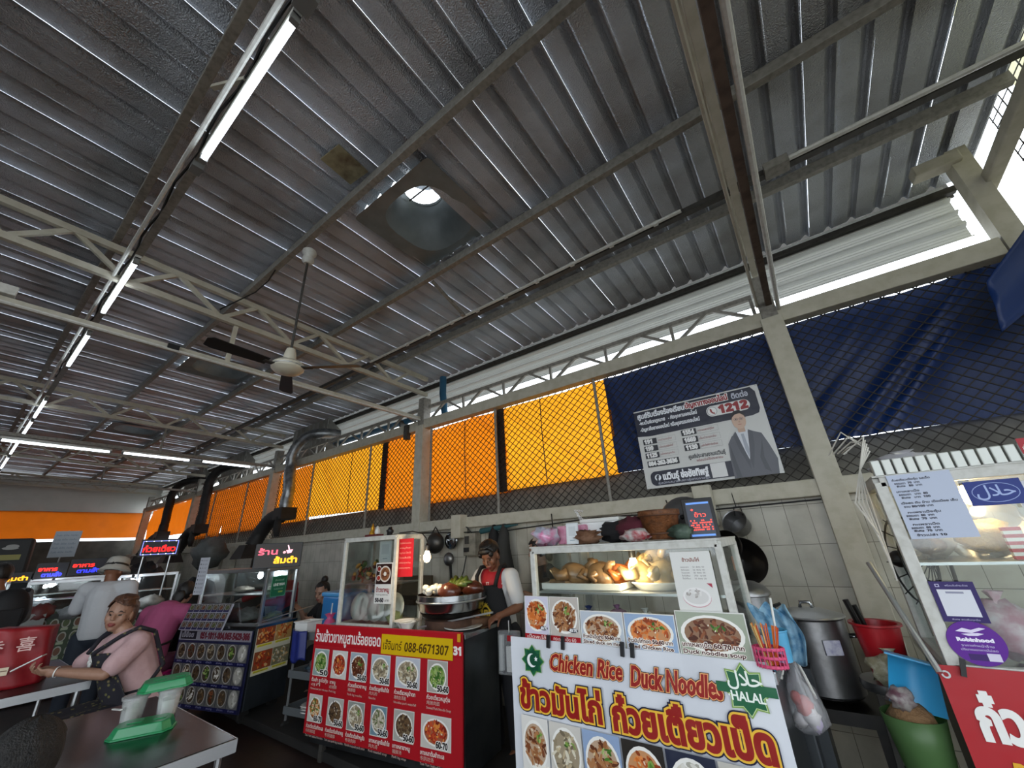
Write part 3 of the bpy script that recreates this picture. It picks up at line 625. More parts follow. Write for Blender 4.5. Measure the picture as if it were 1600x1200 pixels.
FOOD={'meat':('6e3b22','4a2415','8a5232','5c2f1c'),'duck':('7a4426','93603a','5d3119','a8744a'),'green':('4f7a2c','35601f','7d9a48','9db36a'),'noodle':('b9a98a','8f8168','d4cdb8','6f6350'),'ball':('b5ac9a','d0c8b6','948a74','5d6b3a'),'red':('a8321c','c2502a','7d2313','d98a3e'),'egg':('e0c9a0','c97a2a','7a4a24','5f7a34'),'white':('d8d5cc','bfbcb0','e6e4de','a9a69a'),'brown':('57412d','6e5438','3e2d1f','7b6a50'),'crisp':('b0501f','c96a2a','8a3a16','d98648')}
def dish(P,x,z,w,h,kind,bgc='b9b6ae',bowl='d9d8d2',round_=True,tilt=0,n=34,rim='e7e5df'):
    """a printed photograph of one plate of food"""
    P.rect(x,z,w,h,bgc); cx,cz=x+w/2,z+h*.5; r=min(w,h)*.46; rx=w*.46; rz=h*.44
    P.disc(cx,cz,rx,rim,rz); P.disc(cx,cz,rx*.88,{'meat':'8b6a52','duck':'b59b82','green':'8fa06c','noodle':'9a8c74','ball':'8c8368','red':'a35c40','egg':'a3714a','white':'cfcabd','brown':'5e4a38','crisp':'c08a5e'}[kind],rz*.86)
    cols=FOOD[kind]; P.bits(cx,cz,rx*.8,cols,int(n*1.7),min(rx,rz)*.11,2.0,rz*.78)
    P.bits(cx,cz,rx*.7,('e0d6c2','c9b48c'),7,min(rx,rz)*.05,1.6,rz*.66)
    if kind in('meat','duck','crisp','noodle'): P.bits(cx+rx*.3,cz+rz*.35,rx*.3,FOOD['green'],7,r*.08,1.8,rz*.22)
    if kind=='egg':
        for a in (.6,2.6,4.5): P.disc(cx+rx*.4*math.cos(a),cz+rz*.4*math.sin(a),r*.17,'eadfc8'); P.disc(cx+rx*.4*math.cos(a),cz+rz*.4*math.sin(a),r*.1,'d98a24')
    if kind=='ball':
        for i in range(7): P.disc(cx+rx*P.rnd.uniform(-.5,.5),cz+rz*P.rnd.uniform(-.5,.5),r*.14,P.rnd.choice(('cfc6b2','b8ad97')))
def frame_bar(b,p,q,w=.03): b.bar(p,q,w,w)
def cabinet(t,x0,x1,y0,y1,z0,z1,shelf=None,fr=white_paint,w=.032,top=True,sides='FLR',name='cabinet_frame',lean=0):
    """glass display cabinet; front edge leans by lean"""
    b=MB()
    for x in (x0,x1):
        frame_bar(b,(x,y0,z0),(x,y0+lean,z1),w); frame_bar(b,(x,y1,z0),(x,y1,z1),w); frame_bar(b,(x,y0+lean,z1),(x,y1,z1),w); frame_bar(b,(x,y0,z0),(x,y1,z0),w)
    for y,l in ((y0,lean),(y1,0)):
        frame_bar(b,(x0,y+l,z1),(x1,y+l,z1),w); frame_bar(b,(x0,y,z0),(x1,y,z0),w)
    b.build(name,fr,t,bevel=.003)
    if top: MB().box(((x0+x1)/2,(y0+lean+y1)/2,z1+w/2+.004),(x1-x0+w,y1-y0-lean+w,.008)).build('cabinet_top',fr,t)
    if 'F' in sides: MB().prism([(x0+w/2,y0,z0+w/2),(x1-w/2,y0,z0+w/2),(x1-w/2,y0+lean,z1-w/2),(x0+w/2,y0+lean,z1-w/2)],(0,.004,0)).build('front_glass',glass,t)
    if 'L' in sides: MB().box((x0,(y0+y1)/2,(z0+z1)/2),(.004,y1-y0-w,z1-z0-w)).build('side_glass',glass,t)
    if 'R' in sides: MB().box((x1,(y0+y1)/2,(z0+z1)/2),(.004,y1-y0-w,z1-z0-w)).build('side_glass',glass,t)
    if shelf: MB().box(((x0+x1)/2,(y0+lean+y1)/2,shelf),(x1-x0-w,y1-y0-lean-w,.012)).build('shelf',alu,t)
def bulb(name,label,loc,warm=True,power=6,cord=None,r=.03):
    t=thing(name,label,'bulb',loc); MB().lathe([(0,-.045),(.018,-.04),(r,-.015),(r*.95,.01),(.016,.04),(.014,.05)],n=16).build('glass_bulb',bulb_warm if warm else bulb_cool,t,smooth=True)
    MB().lathe([(.016,.045),(.019,.05),(.019,.09),(.008,.1)],n=14).build('socket',black_plastic,t,smooth=40)
    if cord: MB().tube(cord,.005,6).build('cord',black_wire,t,smooth=True)
    l=lamp('bulb_light','POINT',(0,-.09,-.03),power,(1,.8,.52) if warm else (.9,.95,1),shadow_soft_size=.04); l.parent=t
    return t
def blob(b,c,r,seed=0,jit=.18,n=10,m=7,rot=None): b.sphere(c,r,n,m,rot,jit,random.Random(seed))
def bag(name,label,cat,loc,s,m,seed,jit=.2,group=None,kn=True):
    t=MB(); rnd=random.Random(seed); t.sphere((0,0,s[2]*.48),(s[0]/2,s[1]/2,s[2]/2),14,10,None,jit,rnd)
    if kn: t.lathe([(s[0]*.12,s[2]*.86),(s[0]*.05,s[2]*1.0),(s[0]*.14,s[2]*1.16)],(0,0,0),9,cap=False,fn=lambda a,r,z:r*(1+.4*math.sin(a*3+seed)))
    o=t.build(name,m,None,smooth=True); o.location=loc; return tag(o,label,cat,group)
# ---------------------------------------------------------------- duck and chicken rice cart
t=thing('food_cart','duck noodle cart with the big white banner and chicken cabinet','cart',(-.94,2.15,0))
MB().box((0,.3,.56),(1.26,.6,.92)).build('body',cart_steel,t,bevel=.006); MB().box((0,.3,1.045),(1.32,.66,.05)).build('counter_top',inox,t,bevel=.006)
for sx in (-.58,.58):
    for y in (.05,.55): MB().lathe([(.03,-.02),(.045,0),(.03,.02)],(sx,y,.05),14,rotm(y=PI/2)).build('wheel',dark_rubber,t)
cabinet(t,-.50,.55,.02,.46,1.08,1.55,1.325)
MB().box((-.36,.44,1.31),(.05,.03,.47)).build('inner_post',white_paint,t)
DC=(-.94,2.15,0)
# banner
bt=thing('vinyl_banner','white vinyl banner reading Chicken Rice Duck Noodles on the cart front','banner',(-1.6,2.1,.2)); BW,BH=1.31,.9
b=MB().grid(lambda u,v:(u*BW,.012+.006*math.sin(u*20)*v*v,v*BH+.012*math.sin(u*PI*3)**2*0),30,12,(0,.003,0)); b.build('cloth',mat('white_banner_cloth','cfd2d8',.45,bump=(4,.5)),bt)
P=Print(BW,BH); YE='e2b33a'; RD='8e1a16'; NV='141433'
P.star(.155,.80,.075,.055,8,'6b9a4a'); P.star(.155,.80,.07,.05,8,'175c3a'); P.star(.155,.80,.058,.043,8,'0f4a32',.2); P.disc(.15,.8,.032,'e8e8e8'); P.disc(.162,.803,.027,'0f4a32'); P.star(.177,.808,.013,.006,5,'e8e8e8')
P.text('Chicken Rice',.27,.77,.105,RD,fit=.40,bold=.0028,edges=[(.006,'2a1312'),(.0035,'e0a26a')],shear=.32); P.text('Duck Noodles',.71,.755,.115,RD,fit=.40,bold=.003,edges=[(.006,'2a1312'),(.0035,'e0a26a')],shear=.32)
P.star(1.2,.80,.095,.068,8,'7fa04e'); P.star(1.2,.80,.088,.062,8,'cfe0b0'); P.star(1.2,.80,.085,.06,8,'175c3a'); P.rect(1.09,.785,.22,.035,'175c3a')
P.text('\uFEDD\uFEFC\uFEA3',1.2,.815,.07,'e6ece4',align='C',bold=.001); P.text('·HALAL·',1.2,.762,.045,'e6ece4',fit=.14,align='C',bold=.0012)
P.text('ข้าวมันไก่',.065,.585,.145,RD,fit=.47,bold=.0062,edges=[(.0125,NV),(.0075,YE)],res=3); P.text('ก๋วยเตี๋ยวเป็ด',.60,.575,.155,RD,fit=.65,bold=.0068,edges=[(.0135,NV),(.008,YE)],res=3)
for i,(k,x,w,bgc) in enumerate((('duck',.06,.165,'d9d6d0'),('noodle',.235,.18,'c7c3bb'),('duck',.425,.19,'8ba0c0'),('crisp',.625,.19,'2a2622'),('white',.825,.2,'20263a'),('meat',1.035,.1,'b9b6ae'),('egg',1.145,.12,'b9b6ae'))):
    dish(P,x,.32,w,.23,k,bgc)
    P.text('50-60',x+w*.45,.335,.035,'e9e3d8',bold=.001)
P.build('artwork',bt,mat=PRINT_V)
for x in (.27,.36,.69,.74): MB().bar((x,-.012,BH-.03),(x+.006,-.012,BH+.03),.012,.018).build('black_clip',black_plastic,bt)
# picture boards above the banner
def card(name,label,cat,loc,w,h,draw,rz=0,tilt=0,base='d6d6d2',th=.004,group=None,m=None,disc=False):
    q=rotm(x=tilt).to_4x4(); t=thing(name,label,cat,loc,rz,group)
    b=MB(); b.M=q
    if disc: b.prism([(w/2*math.cos(2*PI*i/40),.001,h/2+h/2*math.sin(2*PI*i/40)) for i in range(40)],(0,th,0))
    else: b.box((0,th/2+.001,h/2),(w,th,h))
    b.build('sheet',m or mat('card_'+base,base,.55),t)
    P=Print(w,h); (P.disc(w/2,h/2,w/2,base,h/2,n=40) if disc else P.rect(0,0,w,h,base)); draw(P,w,h); P.build('print',t,q@Matrix.Translation((-w/2,0,0))); return t
def d_pic(kind,bgc,price,lines,red=None,n=46):
    def f(P,w,h):
        dish(P,.004,.004 if not red else h*.13,w-.008,h-.008 if not red else h*.86,kind,bgc,n=n)
        if red: P.rect(0,0,w,h*.13,'9c1420'); P.text(red,.1*w,.03*h,.1*h,'e8e2da',fit=.75*w); P.disc(.78*w,.27*h,.16*w,'2b2e38',.05*h); P.text(price,.66*w,.24*h,.09*h,'e2e2e2',fit=.24*w,bold=.0006)
        else:
            for i,l in enumerate(lines): P.text(l,.05*w,(.17-.15*i)*h+.006,.13*h,'4a1c18',fit=.85*w,bold=.0008,edges=[(.0022,'efe9e0')])
    return f
for x0,x1,k,bgc,pr,ln,rd,l in ((-1.50,-1.335,'crisp','c9c6d6','40/70',None,'เป็ดพะโล้','portrait food picture of an orange-brown duck leg, leftmost above the banner'),(-1.33,-1.145,'duck','b8b0a8','40/70',None,'กระเพาะเป็ด 60','portrait food picture of a grey heap of sliced duck'),(-1.14,-.90,'duck','b4bcc6','',('ข้าวหน้าเป็ดย่าง 50-60 บาท','Sliced duck on rice'),None,'landscape food picture of sliced duck on rice with greens'),(-.895,-.645,'crisp','8fa6c4','',('ข้าวมันไก่ทอด 50-60 บาท','Fried Chicken Rice'),None,'landscape food picture of fried chicken strips on a blue ground'),(-.64,-.345,'meat','9aa290','',('เกาเหลาเป็ด 60-70 บาท','Duck noodles soup'),None,'largest landscape food picture, a bowl of dark duck soup')):
    w=x1-x0; h=.215 if rd else (.155 if x0<-.7 else .175)
    card('food_picture',l,'picture',((x0+x1)/2,2.122,1.095),w,h,d_pic(k,bgc,pr,ln,rd),tilt=R(-3),group='food pictures above the white banner')
def d_menu(P,w,h):
    P.text('ข้าวมันไก่',.5*w,.84*h,.075*h,'7a3a22',fit=.42*w,align='C',bold=.0006)
    for i,(a,b_) in enumerate((('ธรรมดา','50  พิเศษ  60'),('ไก่ทอด','50  พิเศษ  60'),('ไก่ผสมทอด','50  พิเศษ  60'),('ไก่สับ','70  บาท'),('ไข่ต้ม','10  พิเศษ  20'))): P.text(a,.22*w,(.74-.045*i)*h,.032*h,'4a4444',fit=.2*w); P.text(b_,.52*w,(.74-.045*i)*h,.032*h,'4a4444',fit=.28*w)
    P.disc(.48*w,.28*h,.34*w,'c79aa0',.15*h); P.disc(.48*w,.29*h,.335*w,'e2e0de',.145*h); P.disc(.48*w,.29*h,.28*w,'d0cecb',.11*h); P.bits(.44*w,.33*h,.18*w,('d9d7d4','b9b4b0','a59f9a'),14,.03*w,2,.06*h); P.poly([(.78*w,.5*h),(.9*w,.5*h),(.9*w,.43*h)],'a84050')
card('menu_card','white chicken rice menu card taped on the duck cart glass','card',(-.525,2.155,1.245),.185,.275,d_menu)
# cabinet contents
def tray(name,label,x,y,z,w,d,oval=False):
    if oval: o=MB().lathe([(.3,0),(.4,0),(.5,.03),(.53,.035),(.5,.04),(.4,.012),(0,.01)],n=30).build(name,china,None,smooth=True); o.scale=(w,d,1)
    else: o=MB().box((0,0,.004),(w,d,.008)).bar((-w/2,-d/2,.02),(w/2,-d/2,.02),.008,.03).bar((-w/2,d/2,.02),(w/2,d/2,.02),.008,.03).bar((-w/2,-d/2,.02),(-w/2,d/2,.02),.008,.03).bar((w/2,-d/2,.02),(w/2,d/2,.02),.008,.03).build(name,white_pl,None,bevel=.002)
    o.location=(x,y,z); return tag(o,label,'tray')
tray('serving_tray','white rectangular tray of cooked fowl in the duck cart cabinet',-1.18,2.38,1.333,.5,.3); tray('oval_platter','oval china platter of pale chicken in the duck cart cabinet',-.76,2.38,1.333,.3,.28,True)
fowl=mat('boiled_fowl','8a6a48',.35,var=(14,'5f4228',.8),bump=(40,.15),coat=.3); roast=mat('orange_roast','a85a1e',.35,var=(12,'7a3510',.8),bump=(50,.2),coat=.3); pale=mat('pale_chicken','a08a60',.35,var=(10,'7d6640',.7),bump=(40,.12),coat=.3); tofu=mat('brown_tofu','7d6142',.6,var=(20,'5d4329',.7))
def chicken(x,y,z,s,rz,m,label,grp):
    t=thing('cooked_fowl',label,'chicken',(x,y,z),rz,grp); q=rotm(y=.3)
    b=MB(); b.sphere((0,0,.06*s),(.1*s,.07*s,.065*s),14,10,q,.04,random.Random(int(x*99))); b.tube([(.07*s,0,.09*s),(.11*s,0,.13*s),(.13*s,.02*s,.13*s)],[.03*s,.018*s,.012*s],8); b.build('carcass',m,t,smooth=True)
    for sy in (-1,1):
        MB().tube([(-.05*s,sy*.05*s,.07*s),(-.11*s,sy*.06*s,.06*s),(-.15*s,sy*.045*s,.1*s)],[.035*s,.028*s,.01*s],9).build('leg',m,t,smooth=True); MB().tube([(.05*s,sy*.06*s,.08*s),(.02*s,sy*.095*s,.06*s),(.07*s,sy*.09*s,.04*s)],[.02*s,.016*s,.01*s],8).build('wing',m,t,smooth=True)
for x,y,s,rz,m,l in ((-1.24,2.33,1,.4,fowl,'brown fowl on the left of the rectangular tray'),(-1.14,2.45,1,2.4,fowl,'brown fowl at the back of the rectangular tray'),(-1.08,2.32,.95,-.5,fowl,'brown fowl at the front right of the rectangular tray'),(-.99,2.40,.9,1.2,roast,'bright orange fowl at the right end of the rectangular tray')): chicken(x,y,1.345,s,rz,m,l,'fowl in the duck cart cabinet')
for x,y,z,s,rz,l in ((-.82,2.35,1.35,.95,.3,'pale chicken at the left of the oval platter'),(-.72,2.33,1.35,1,2.0,'pale chicken at the front of the oval platter'),(-.70,2.45,1.35,1,1.1,'pale chicken at the back of the oval platter'),(-.76,2.39,1.42,.9,-.8,'pale chicken lying on top of the platter pile')): chicken(x,y,z,s,rz,pale,l,'fowl in the duck cart cabinet')
for i in range(5):
    o=MB().box((0,0,.02),(.07,.06,.04),taper=.9).build('tofu_block',tofu,None,bevel=.008); o.location=(-1.375+.055*(i%3)*.9,2.30+.09*(i//3),1.343+.0*i); o.rotation_euler=(0,0,.3*i); tag(o,'brown tofu block at the left end of the rectangular tray','tofu','tofu blocks')
bulb('hanging_bulb','glowing bare bulb inside the duck cart cabinet',(-.875,2.33,1.445),True,8,[(0,0,.1),(.0,.02,.13)])
for i,(x,m,l,s) in enumerate(((-1.36,film,'clear bag of sauce low in the duck cart cabinet, far left',(.12,.14,.13)),(-1.2,mat('blue_label_bag','2c3d78',.5),'dark blue packet low in the duck cart cabinet',(.14,.1,.12)),(-1.02,mat('mauve_bag','94668a',.5),'mauve bag low in the duck cart cabinet',(.13,.14,.13)),(-.86,white_pl,'white bundle low in the duck cart cabinet',(.13,.14,.12)),(-.72,mat('pale_pink_bag','b48aa0',.5),'pale pink bag low in the duck cart cabinet',(.12,.12,.1)))): bag('food_bag',l,'bag',(x,2.36,1.098),s,m,20+i,.15)
# on the cart roof, z 1.57
RZ=1.579
crump=clear('crumpled_film',(.9,.9,.95),.2,.35,.2)
bag('plastic_bundle','crumpled clear plastic bundle at the left end of the duck cart roof','bag',(-1.42,2.3,RZ),(.17,.15,.11),mat('iridescent_wrap','b9bccb',.25,.1,var=(14,'c85a8a',.9)),31,.35,kn=False)
t=thing('tissue_box','pink patterned tissue box on the duck cart roof','box',(-1.26,2.42,RZ)); MB().box((0,0,.055),(.2,.14,.11)).build('carton',mat('pink_carton','c07a94',.6,var=(30,'d3a2b4',.8)),t,bevel=.006); MB().box((0,0,.113),(.12,.05,.006)).build('slot',white_pl,t)
def d_blank(P,w,h): P.rect(.06*w,.05*h,.88*w,.9*h,'cfd3d4'); P.rect(.2*w,.38*h,.6*w,.45*h,'bfc4c6'); P.text('SCAN',.5*w,.2*h,.1*h,'3c5560',fit=.4*w,align='C') if 0 else P.rect(.3*w,.16*h,.4*w,.03*h,'7f959c')
card('payment_stand','small white payment card standing on the duck cart roof','card',(-1.195,2.235,RZ),.08,.12,d_blank,tilt=R(-6),th=.006,base='c4c8ca')
t=thing('foam_container','white foam container with lid on the duck cart roof','box',(-1.08,2.5,RZ)); MB().box((0,0,.06),(.24,.2,.12),taper=1.08).build('tub',styro,t,bevel=.01); MB().box((0,0,.13),(.27,.22,.025)).build('lid',white_pl,t,bevel=.008); MB().tube([(-.12,-.1,.14),(-.15,-.12,.2),(-.1,-.11,.19)],.012,6).build('film_flap',film,t)
bag('paper_bundle','brown dried leaf wrapper pile on the duck cart roof','bundle',(-1.12,2.27,RZ),(.2,.12,.07),mat('dry_leaf','5a3a24',.8,var=(20,'80604a',.8)),33,.4,kn=False)
bag('dark_cloth','black cloth heap on the duck cart roof','cloth',(-.95,2.4,RZ),(.24,.2,.12),mat('black_cloth','121113',.9),34,.25,kn=False); bag('dark_cloth','dark red cloth heap beside the wicker basket','cloth',(-.84,2.33,RZ),(.18,.16,.13),mat('maroon_cloth','4a1220',.9),35,.25,kn=False)
bag('striped_bag','red and white striped packet before the wicker basket','packet',(-.80,2.22,RZ),(.16,.1,.06),mat('striped_packet','b8b4b0',.5,var=(25,'9a2030',1)),36,.3,kn=False)
t=thing('wicker_basket','brown wicker rice basket on the duck cart roof','basket',(-.69,2.34,RZ)); wick=mat('brown_wicker','6b3f1c',.6,var=(40,'3f230f',.7),bump=(90,.3))
MB().lathe([(.075,0),(.085,.01),(.105,.12),(.112,.125),(.113,.15),(.106,.152),(.1,.12),(.08,.02),(0,.015)],n=30,fn=lambda a,r,z:r*(1+.012*math.sin(a*24+z*260))).build('basket_wall',wick,t,smooth=True)
for z in (.03,.125,.148): MB().lathe([(.105+.09*(z-.12)*.15+(.004 if z>.1 else -.012),z-.005),(.112+(.003 if z>.1 else -.014),z),(.105+(.004 if z>.1 else -.012),z+.005)],n=30,cap=False).build('rim_hoop',mat('dark_wicker','4a2a12',.6),t,smooth=True)
t=thing('pot_lid','grey metal lid leaning behind the wicker basket','lid',(-.6,2.52,RZ+.1)); MB().lathe([(.14,0),(.13,.012),(.05,.03),(0,.033)],n=28,rot=rotm(x=R(70))).build('dome',old_alu,t,smooth=True); MB().sphere((0,-.035,.012),.014).build('knob',black_plastic,t)
bag('greens_bag','small bag of dark greens at the foot of the tilted LED sign','bag',(-.57,2.27,RZ),(.12,.1,.07),mat('dark_greens','2f3f34',.6,var=(20,'586a5c',.7)),37,.35,kn=False)
# chopstick basket, towel, tongs
t=thing('chopstick_basket','pink basket of chopsticks at the right end of the duck cart','basket',(-.285,2.12,1.085)); b=MB()
for z in (.0,.03,.06): b.lathe([(.05+.1*z*.3,z),(.055+.1*z*.3,z+.004),(.05+.1*z*.3,z+.012)],n=20,cap=False,ax=(1.05,.75))
for i in range(20): a=2*PI*i/20; b.bar((.0525*1.05*math.cos(a),.0525*.75*math.sin(a),0),(.0545*1.05*math.cos(a),.0545*.75*math.sin(a),.07),.006,.003)
b.lathe([(0,.002),(.05,.003)],n=20,ax=(1.05,.75)); b.build('basket_wall',pink,t)
for i in range(16):
    r=random.Random(i); c=('c8581c','d07a2c','b03a18','d9a04a','c9a86a')[i%5]; x,y=r.uniform(-.035,.035),r.uniform(-.022,.022)
    o=MB().tube([(x*.6,y*.6,.006),(x*1.6,y*1.3,.135+.02*r.random())],[.0022,.003],6).build('chopstick',mat('chopstick_'+c,c,.5)); o.location=(-.285,2.12,1.085); tag(o,'wooden chopstick standing in the pink basket','chopstick','chopsticks in the pink basket')
b=MB().grid(lambda u,v:(-.08+.16*u+.02*math.sin(v*5),-.02+.05*math.sin(u*PI)*(1-v*.3)+.02*math.sin(u*17),.14*math.sin(min(1,v*1.2)*PI*.5)-.14*(1-v)*.6+.015*math.sin(u*13+v*8)),22,18,(0,.006,0)); o=b.build('dish_towel',mat('blue_white_towel','8fb4c8',.9,var=(22,'2f6f96',1)),None,smooth=True); o.location=(-.265,2.42,1.12); tag(o,'blue and white checked towel bunched behind the chopsticks','towel')
t=thing('cutlery_tub','blue plastic tub with a white spoon behind the chopsticks','tub',(-.27,2.3,1.07)); MB().lathe([(.045,0),(.05,.11),(.053,.112),(.053,.118),(.045,.116),(.04,.01)],n=18).build('tub_wall',mat('light_blue_plastic','4f9ac0',.4),t,smooth=40); MB().tube([(0,0,.02),(.02,.01,.24)],[.004,.006],6).build('spoon_handle',white_pl,t,smooth=True)
# hanging rubbish bag on hook
hang=clear('thin_bag_film',(.9,.9,.92),.1,.13,.25)
t=thing('rubbish_bag','translucent rubbish bag with red and white scraps hanging off the duck cart','bag',(-.255,2.55,.745)); t.scale=(.68,.68,.8); b=MB()
b.lathe([(0,0),(.06,.005),(.115,.05),(.12,.11),(.085,.2),(.03,.30),(.012,.40)],n=20,fn=lambda a,r,z:r*(1+.08*math.sin(a*5+z*30)+.05*math.sin(a*9))); b.build('film',hang,t,smooth=True)
for i,(c,p,r) in enumerate((('a8281e',(.0,-.03,.13),.05),('a8281e',(-.03,-.05,.17),.03),('c9c6c4',(.03,-.03,.08),.05),('c4b4d4',(.04,-.02,.05),.04),('c9c6c4',(-.04,-.02,.06),.04))): 
    b=MB(); blob(b,p,r,50+i,.25); b.build('scrap',mat('scrap_'+c,c,.6),t,smooth=True)
MB().tube([(0,0,.38),(-.03,-.04,.44),(-.06,-.1,.42)],.004,5).build('handle_loop',white_pl,t)
t=thing('towel_hook','white wire hook on the right side of the duck cart','hook',(-.3,2.45,.98)); MB().tube([(0,0,0),(.05,.03,.13),(.08,.06,.0),(.1,.09,-.1)],.006,6).build('wire',white_paint,t,smooth=40); MB().box((-.008,0,0),(.016,.03,.03)).build('mount_plate',white_paint,t)
# ---------------------------------------------------------------- red board stall
rz=math.atan2(.22,1.63); RO=Vector((-3.93,2.26,0))
def rl(x,y,z): c,s=math.cos(rz),math.sin(rz); return (RO.x+x*c-y*s,RO.y+x*s+y*c,z)
t=thing('food_cart','pork leg cart behind the red picture board','cart',RO,rz)
MB().box((.82,.27,.55),(1.6,.48,.82)).build('body',cart_steel,t,bevel=.005); MB().box((.82,.27,.975),(1.64,.53,.03)).build('counter_top',inox,t,bevel=.004)
for x in (.1,1.5):
    for y in (.1,.44): MB().bar((x,y,0),(x,y,.14),.04,.04).build('leg',dark_steel,t)
cabinet(t,.14,.81,.1,.45,.99,1.71,1.32)
bd=thing('picture_board','red picture board of twelve pork noodle dishes with white Thai heading','board',rl(0,-.03,.22),rz); BW,BH=1.64,.79
MB().box((BW/2,.008,BH/2),(BW,.014,BH)).build('panel',red_board,bd)
P=Print(BW,BH); P.rect(.005,.63,BW-.01,.15,'a90f1c'); P.text('ร้านข้าวขาหมูสามร้อยยอด',.02,.66,.11,'e6e3dc',fit=.80,bold=.002); P.text('(',.86,.66,.12,'e0b070'); P.text('31',1.56,.65,.07,'e6e3dc',bold=.003)
P.build('heading',bd)
lab1=(('ต้มยำ ซุปไข่กุ้ง','สุกี้','Hot and sour pork ribs soup'),('ขาหมู','卤猪脚','Pork leg'),('ก๋วยเตี๋ยวขาหมู','猪脚面','Pork leg noodles'),('ก๋วยเตี๋ยวลูกชิ้นน้ำใส','肉丸粉','Noodles'),('ก๋วยเตี๋ยวหมูน้ำตก','猪肉血汤面','Noodles pork waterfall'),('ก๋วยเตี๋ยวหมูตุ๋น','炖猪肉面','Stewed Pork Noodle Soup'))
lab2=(('ก๋วยเตี๋ยวต้มยำทะเล','冬阴海鲜面','Tom Yum Seafood Noodles'),('ก๋วยเตี๋ยวต้มยำขาหมู','冬阴猪脚','Tom yum pork leg noodles'),('ก๋วยเตี๋ยวต้มยำหมูสับ','冬阴肉碎','Noodle soup with pork mince'),('เกาเหลาลูกชิ้นน้ำใส','肉丸汤','Pork meatball soup'),('เกาเหลาขาหมู','猪脚汤','Pork leg soup'),('เกาเหลาต้มยำทะเล','冬阴功汤','Tom Yum Seafood Soup'))
row1=((.03,.19,'green','8fa3a0'),(.265,.19,'red','d0cdc6'),(.49,.2,'meat','9aa6b0'),(.735,.21,'noodle','a9b8c0'),(1.0,.25,'noodle','b9bcc6'),(1.32,.19,'green','a8a49c'))
row2=((.03,.17,'egg','c9c6be'),(.27,.19,'brown','b0ada6'),(.51,.19,'noodle','8e918c'),(.77,.17,'ball','6f8a98'),(1.01,.2,'brown','a9a8a0'),(1.275,.27,'red','c6c2ba'))
for (x,w,k,bgc),(a,b_,c),z,h,pr in [(r,l,.405,.2,p) for r,l,p in zip(row1,lab1,('50','','50-60','50-60','50-60','50-60'))]+[(r,l,.085,.19,p) for r,l,p in zip(row2,lab2,('60-70','50-60','50-60','50-60','50-60','60-70'))]:
    P=Print(w+.02,h); P.rect(0,0,w,h,'cfccc4'); dish(P,.006,.006,w-.012,h-.012,k,bgc,n=48)
    if pr: P.text(pr,w*.52,.012,.05,'16120f',fit=.1,bold=.0015,edges=[(.004,'e8e6e0')])
    M=Matrix.Translation((x,-.001,z)); dp=P.build('dish_picture',bd,M)
    P=Print(.25,.1); P.text(a,0,-.04,.034,'dcd6cc',fit=min(.21,.014*len(a)),bold=.0007); P.text(b_,0,-.07,.026,'c9b9ac',fit=min(.12,.03*len(b_))); P.text(c,0,-.098,.022,'cdb8ac',fit=min(.22,.0105*len(c))); P.build('caption',dp,M)
def d_yel(P,w,h): P.text('เจ๊จินทร์',.03*w,.24*h,.6*h,'4a3008',fit=.28*w,bold=.0008,shear=.15); P.text('088-6671307',.35*w,.22*h,.62*h,'4a3008',fit=.6*w,bold=.0008,shear=.1)
card('yellow_sign','yellow handwritten phone number strip taped across the red board','sign',rl(1.2,-.04,.835),.72,.135,d_yel,rz=rz-.006,base='d2ac0a')
tag(MB().box((0,0,0),(.03,.006,.05)).build('tape_piece',mat('yellow_tape','cf9a1a',.5)),'small yellow tape piece at the top right corner of the red board','tape').location=rl(1.62,-.045,.98)
# case contents
def lt(t,x,y,z): t.location=rl(x,y,z); t.rotation_euler=(0,0,rz); return t
colsG=('6e2c1c','3f5a24','c08a3a','8a3a20')
for i,(x,y,l) in enumerate(((.25,.25,'left heap'),(.42,.22,'tall middle heap'),(.6,.3,'right heap'))):
    P_=MB(); r=random.Random(60+i)
    for k in range(26): P_.sphere((r.uniform(-.08,.08),r.uniform(-.07,.07),.02+.16*r.random()*(1-.3*abs(r.uniform(-1,1)))),(r.uniform(.015,.035),r.uniform(.01,.03),r.uniform(.01,.025)),7,5,rotm(r.random()*3,r.random()*3)); P_.mi[-35:]=[k%4]*35
    o=P_.build('garnish_bag',[mat('garnish_'+c,c,.5) for c in colsG],None,smooth=True); lt(tag(o,'bagged garnish, %s on the upper shelf of the pork leg case'%l,'garnish','garnish bags'),x,y,1.33)
for i in range(5):
    o=MB().lathe([(0,.0),(.06,.004),(.115,.022),(.12,.026),(.06,.012),(0,.01)],n=26,rot=rotm(x=R(80))).build('dinner_plate',china,None,smooth=True); lt(tag(o,'white plate standing on edge in the pork leg case','plate','white plates in the pork leg case'),.26+.11*i,.25+.01*(i%2),1.118)
o=MB(); blob(o,(0,0,.05),(.07,.08,.05),71,.2); lt(tag(o.build('cabbage_bag',mat('pale_green_veg','a9b07a',.5),None,smooth=True),'pale green vegetables at the right of the lower case shelf','vegetables'),.74,.2,.995)
lt(bag('pink_bag','pink bag behind the plates in the pork leg case','bag',(0,0,0),(.14,.1,.14),mat('dusty_pink_bag','8a4a60',.5),72,.2),.5,.43,1.0)
